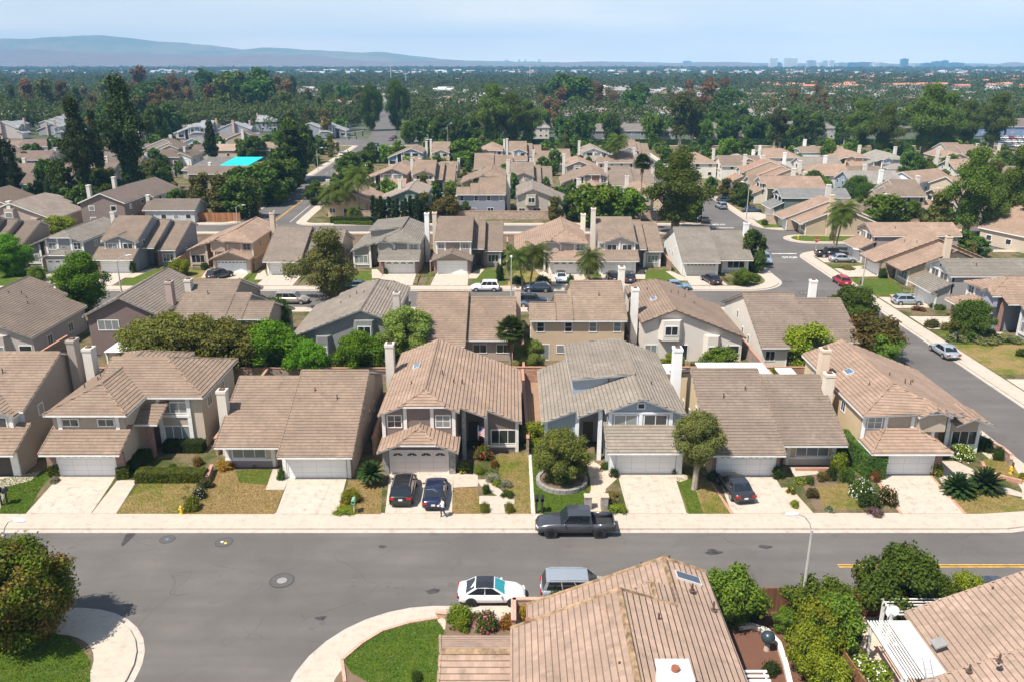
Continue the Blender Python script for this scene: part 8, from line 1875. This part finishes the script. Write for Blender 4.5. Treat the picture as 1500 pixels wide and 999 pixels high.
scatter('grass', [[(204, 708), (290, 708), (263, 752), (170.5, 752)], [(312, 690), (398, 687), (389, 717), (416, 717), (402, 752), (268, 752), (295, 712)], [(722, 668), (774, 662), (778, 752), (738, 752), (752, 735), (735, 705)], [(664, 715), (700, 714), (704, 752), (662, 752)], [(1020, 704), (1040, 704), (1070, 752), (1030, 752)], [(511, 703), (535, 703), (560, 712), (558, 752), (497, 752)], [(1380, 710), (1420, 712), (1470, 724), (1500, 740), (1440, 752), (1414, 752)], [(1196, 712), (1240, 708), (1268, 745), (1205, 748)], [(1440, 672), (1478, 672), (1500, 706), (1460, 704), (1442, 690)]], 130, .07, (.15, .15, .035), 4, warm=(.30, .20, .085), wf=.45, var=.3)
scatter('ground_cover', [[(1165, 700), (1250, 692), (1282, 745), (1240, 750), (1262, 742), (1235, 708), (1190, 712)], [(655, 900), (700, 900), (770, 925), (655, 930)], [(1255, 715), (1283, 712), (1318, 752), (1268, 752)], [(700, 690), (722, 680), (745, 705), (720, 712)], [(885, 715), (905, 712), (920, 752), (880, 752)], [(1140, 930), (1170, 880), (1250, 935), (1250, 1000), (1170, 1000)], [(340, 682), (398, 682), (396, 688), (342, 690)], [(272, 700), (312, 690), (312, 712), (285, 750), (268, 750)]], 1.6, .09, (.075, .11, .03), 5, clump=45, warm=(.22, .12, .06), wf=.4)
# ------------------------------------------------------------------ the far plain
ico = bmesh.new(); bmesh.ops.create_icosphere(ico, subdivisions=1, radius=1); IV = np.array([v.co[:] for v in ico.verts]); IF = np.array([[v.index for v in f.verts] for f in ico.faces]); ico.free()
def far_trees(name, n, y0, y1, q, hmin, hmax, col, seed, label=None, size=2.0, rad=(3.2, 6.5)):
    g = np.random.default_rng(seed); t = g.uniform(0, 1, n); y = 1 / ((1 - t) / y0 + t / y1); x = g.uniform(-.74, .74, n) * y
    keep = ((np.sin(x * .013 + 1.3 + np.sin(y * .01)) * np.sin(y * .009 + x * .004) + .5 * np.sin(x * .031 + y * .02) > -.25) | (g.uniform(0, 1, n) < .35)) & ~((y < 800) & (np.abs(x + 62 + (y - 400) * .13) < 16)); x, y = x[keep], y[keep]; n = len(x)
    h = g.uniform(hmin, hmax, n) * np.where(g.uniform(0, 1, n) < .12, 1.5, 1); r = g.uniform(rad[0], rad[1], n) * (1 + y / 9000)
    k = q; d = g.normal(size=(n, k, 3)); d /= np.linalg.norm(d, axis=2, keepdims=True); d[:, :, 2] = np.abs(d[:, :, 2]) * 1.1 - .25
    cen = np.stack([x, y, h * .5], 1)[:, None, :] + d * np.stack([r, r, h * .5], 1)[:, None, :] * g.uniform(.7, 1.08, (n, k, 1))
    nr = d + g.normal(size=d.shape) * .35; sz = size * (1 + y / 1500)
    me = quads(name, cen.reshape(-1, 3), nr.reshape(-1, 3), np.repeat(sz, k), leaf(col, 'foliage', .35, (.16, .10, .05), .3), 1.2)
    o = bpy.data.objects.new(name, me); COL.objects.link(o); tag(o, kind='stuff')
far_trees('distant_woodland', 7500, 440, 1300, 95, 7, 14, (.036, .060, .018), 1, size=.85, rad=(4, 7.5))
far_trees('distant_woodland', 14000, 1100, 4200, 40, 8, 14, (.034, .056, .022), 2, size=1.6, rad=(5, 9.5))
far_trees('distant_woodland', 15000, 3500, 9000, 14, 9, 15, (.036, .056, .026), 3, size=3.6, rad=(6, 14))
def far_boxes(name, n, y0, y1, cols, seed, w=(8, 16), hh=(4, 6), xr=(-.72, .72), roofz=1.8):
    g = random.Random(seed); mbs = [MB() for _ in cols]
    for i in range(n):
        t = g.random(); y = 1 / ((1 - t) / y0 + t / y1); x = g.uniform(*xr) * y
        if y < 800 and abs(x + 62 + (y - 400) * .13) < 24: continue
        W = g.uniform(*w); D = g.uniform(8, 13); h = g.uniform(*hh); k = g.randrange(len(cols)); m = mbs[k]
        m.box(x - W / 2, x + W / 2, y, y + D, -.3, h); m.extr([(x - W / 2 - .4, y - .4, h), (x - W / 2 - .4, y + D + .4, h), (x - W / 2 - .4, y + D / 2, h + roofz)], (W + .8, 0, 0), 1)
    M = MB()
    for k, m in enumerate(mbs):
        b = len(M.v); M.v += m.v; M.f += [[q + b for q in f] for f in m.f]; M.mi += [q + 2 * k for q in m.mi]
    mats = []
    for wc, rc in cols: mats += [plain('far_wall', wc, .9), plain('far_roof', rc, .9)]
    M.build(name, mats, kind='stuff')
far_boxes('distant_rooftops', 2400, 470, 2800, [((.45, .42, .37), (.26, .23, .21)), ((.42, .34, .28), (.26, .16, .12)), ((.5, .5, .48), (.32, .33, .34)), ((.4, .38, .36), (.19, .17, .17))], 5, hh=(4.5, 6.5))
far_boxes('distant_rooftops', 650, 2300, 7500, [((.7, .7, .7), (.6, .6, .6)), ((.6, .5, .42), (.4, .28, .22)), ((.8, .8, .8), (.7, .7, .7))], 6, w=(12, 36), hh=(8, 13), roofz=1)
far_boxes('distant_rooftops', 170, 1000, 2200, [((.6, .5, .42), (.45, .17, .10)), ((.75, .7, .66), (.5, .22, .14))], 7, w=(12, 22), hh=(7, 10), xr=(.30, .68))
def block(x, y, w_, d, h, col, label, cat='office tower', rows=8, name='office_tower'):
    e = empty(name, (x, y, 0), 0, label, cat); m = MB(); m.box(-w_ / 2, w_ / 2, 0, d, -1, h); m.box(-w_ * .2, w_ * .2, d * .3, d * .7, h, h * 1.04 + 1); m.build('wall', plain('tower_wall', col, .7), e)
    m = MB(); k = max(2, rows); f = h / k
    for i in range(k): m.box(-w_ / 2 - .3, w_ / 2 + .3, -.3, d * .5, i * f + f * .45, i * f + f * .85)
    m.build('window_band', plain('tower_glass', tuple(c * .45 for c in col), .3), e)
def city(px0, px1, top, D, col, label, **k):
    x0, x1 = (px0 - CX) / F * D / CT * 1.0, (px1 - CX) / F * D / CT; s = D * CT / 1.0
    # depth along the view axis at distance D is close to D * cos(pitch)
    zc = D * CT + CAMH * ST; x0 = (px0 - CX) / F * zc; x1 = (px1 - CX) / F * zc
    block((x0 + x1) / 2, D, x1 - x0, 40, top_h(0, D, top), col, label, **k)
WT = (.72, .70, .68); BT = (.12, .19, .28)
for i, (a, b, t, D, c, lab) in enumerate([(1128, 1138, 86, 5200, WT, 'first white tower of the distant skyline'), (1139, 1144, 92.4, 5600, BT, 'small blue block right of the first white tower'), (1149, 1158, 86, 5200, WT, 'left twin white tower on the skyline'), (1158.6, 1167, 86, 5260, WT, 'right twin white tower on the skyline'), (1183, 1194, 89.2, 5200, (.45, .45, .5), 'grey tower right of the white twins'), (1199, 1204, 92, 5300, WT, 'short white tower beside the grey one'), (1205, 1211, 89.5, 5300, (.5, .6, .65), 'pale glass tower in mid skyline'), (1215, 1221, 89, 5400, WT, 'slim white tower in mid skyline'), (1228, 1241, 92.5, 5200, (.4, .45, .5), 'long grey block in mid skyline'), (1242.5, 1253.5, 92.4, 5200, BT, 'long blue block in mid skyline'), (1254, 1273, 92, 5250, (.22, .20, .26), 'wide dark block in mid skyline'), (1281, 1288, 92.3, 5300, WT, 'small white block near the blue tower'), (1321, 1329, 87, 5000, BT, 'tall dark blue tower on the right skyline'), (1329.5, 1339, 93.2, 5000, WT, 'white block attached to the dark blue tower'), (1351, 1366, 93.2, 5300, BT, 'left wing of the long dark blue complex'), (1367, 1380, 90.8, 5350, BT, 'second part of the long dark blue complex'), (1381, 1388, 89.4, 5350, (.10, .2, .27), 'tallest part of the long dark blue complex'), (1389, 1411, 92.6, 5300, BT, 'right wing of the long dark blue complex'), (1001, 1012, 90, 5600, (.35, .40, .46), 'lone grey-blue block left of the skyline'), (740, 744, 88, 9500, WT, 'hazy tower far off, leftmost of four'), (759, 762, 88, 9500, WT, 'hazy tower far off, second of four'), (768, 771, 88, 9500, WT, 'hazy tower far off, third of four'), (788, 792, 88, 9500, WT, 'hazy tower far off, rightmost of four')]):
    city(a, b, t, D, c, lab, rows=10)
for a, b, row, top, c, lab in [(630, 662, 148, 131, (.78, .78, .76), 'large white flat-roofed store behind the belt trees'), (566, 596, 138, 130.5, (.72, .74, .75), 'long low white roof left of the large store'), (663, 690, 146, 136, (.72, .72, .70), 'second white store right of the large one'), (890, 930, 150, 132, (.45, .40, .40), 'grey office building among the belt trees'), (880, 900, 142, 128, (.72, .70, .68), 'white roofed building left of the grey office'), (1235, 1256, 146, 134, (.78, .76, .72), 'white hall above the north-east quarter'), (1185, 1230, 152, 138, (.5, .45, .4), 'tan hall left of the white hall'), (1285, 1305, 152, 141, (.75, .72, .70), 'white low hall right of the white hall'), (1340, 1372, 152, 140, (.72, .6, .52), 'cream hall above the right-hand gum trees'), (1398, 1440, 156, 144, (.75, .74, .72), 'white long hall near the right edge'), (700, 722, 152, 140, (.7, .7, .7), 'pale hall above the dark spreading trees'), (20, 40, 122, 115, (.7, .68, .66), 'pale villa in the woods at the far left'), (65, 80, 121, 114, (.68, .64, .6), 'second pale villa in the woods at the far left')]:
    X0, Y0 = at(a, row); X1, _ = at(b, row); block((X0 + X1) / 2, Y0, X1 - X0, 30, max(4, top_h(0, Y0, top)), c, lab, cat='hall', rows=2, name='commercial_hall')
for a, b, row, top, lab in [(1410, 1470, 200, 186, 'long brown-roofed building behind the car park, left part'), (1474, 1560, 200, 184, 'long brown-roofed building behind the car park, right part')]:
    X0, Y0 = at(a, row); X1, _ = at(b, row); h = House(lab, ((X0 + X1) / 2, Y0), 0, False, (.15, .11, .11), wall=(.20, .27, .40), lod=0, cat='store'); plan_simple(h, X1 - X0, 16, 4.6, 'x', win=5, chim=None); h.finish()
for px, b, t, lab in [(595, 130, 108, 'stadium light mast above the avenue'), (670, 128, 115, 'short mast above the white store'), (776, 120, 98, 'radio mast left of the centre belt'), (978, 118, 100, 'radio mast above the gum belt'), (573, 124, 96, 'thin mast over the left plain'), (1178, 116, 100, 'thin mast below the white twin towers'), (1392, 118, 105, 'thin mast below the dark blue complex'), (368, 118, 95, 'thin mast in the left plain')]:
    X, Y = at(px, b); H_ = top_h(X, Y, t); e = empty('light_mast', (X, Y, 0), 0, lab, 'mast'); m = MB(); m.cyl((0, 0, 0), .5 + Y / 4000, H_, n=6, r2=.3 + Y / 6000); m.build('mast', plain('galvanised', (.55, .56, .57), .4, .5), e); m = MB(); m.box(-3, 3, -.5, .5, H_ - 1.2, H_); m.build('head_frame', plain('galvanised', (.55, .56, .57), .4, .5), e)
# hills
HP = [(-400, 70), (-200, 66), (0, 62), (60, 60), (110, 56.5), (150, 54.5), (190, 57.5), (230, 62), (270, 66), (330, 71), (370, 76), (420, 74), (470, 76), (520, 78), (560, 79), (600, 83), (650, 88), (700, 90.5), (760, 92), (900, 92.5), (1100, 93.5), (1300, 94), (1900, 94)]
FP = [(-400, 78), (0, 77), (60, 76), (120, 78), (200, 81), (260, 84), (330, 82), (380, 79.5), (450, 84), (520, 88), (560, 90), (700, 94), (1900, 95)]
def ip(P, x):
    for a, b in zip(P, P[1:]):
        if a[0] <= x <= b[0]: return a[1] + (b[1] - a[1]) * (x - a[0]) / (b[0] - a[0])
    return P[-1][1]
def hills(name, prof_, D, depth, cols, seed, px0=-380, px1=1880, nx=260, ny=26):
    g = np.random.default_rng(seed); v = []; f = []
    ph = g.uniform(0, 6.28, 12)
    for j in range(ny):
        t = j / (ny - 1); s = math.sin(min(1, t * 1.25) * PI / 2) if t < .8 else math.cos((t - .8) / .2 * PI / 2)
        for i in range(nx):
            px = px0 + (px1 - px0) * i / (nx - 1); y = D - depth * .8 + depth * t; zc = D * CT + CAMH * ST; x = (px - CX) / F * zc
            top = max(-6, CAMH + (94 - ip(prof_, px)) / 1200 * D * .93)
            n = sum(math.sin(x * .0016 * (k + 1) + y * .0021 * (k + 1) + ph[k]) / (k + 1.5) for k in range(6)) * .5
            n2 = sum(math.sin(x * .006 * (k + 1) - y * .004 * (k + 1) + ph[k + 6]) / (k + 1.2) for k in range(5))
            edge = 1 - abs(t - .8) / .8 if t < .8 else 1
            z = top * s * (1 + .16 * n * (1 - max(0, 1 - abs(t - .8) * 6))) + n2 * 9.0 * (1 if t < .78 else .25) * (top > 5)
            v.append((x, y, z))
    for j in range(ny - 1):
        for i in range(nx - 1): a = j * nx + i; f.append((a, a + 1, a + nx + 1, a + nx))
    m = MB(); m.v = v; m.f = [list(q) for q in f]; m.mi = [0] * len(f)
    n = N(name); ob = n.coord('Object'); q = n.noise(ob, .0016, 7, .68); q2 = n.noise(ob, .011, 5, .75)
    a = n.mix(n.ramp(q, [(.40, 0), (.60, 1)]), cols[0], cols[1]); a = n.mix(n.ramp(q2, [(.52, 0), (.66, .8)]), a, cols[2]); n.base(a); n.b.inputs['Roughness'].default_value = 1
    me = m.mesh(name, n.m, smooth=True, recalc=False); o = bpy.data.objects.new(name, me); COL.objects.link(o); tag(o, kind='structure')
hills('hills', HP, 8600, 2600, ((.20, .16, .10), (.12, .12, .07), (.06, .075, .04)), 3)
hills('foothills', FP, 6600, 1500, ((.17, .11, .09), (.15, .10, .09), (.07, .08, .05)), 4, nx=220, ny=20)
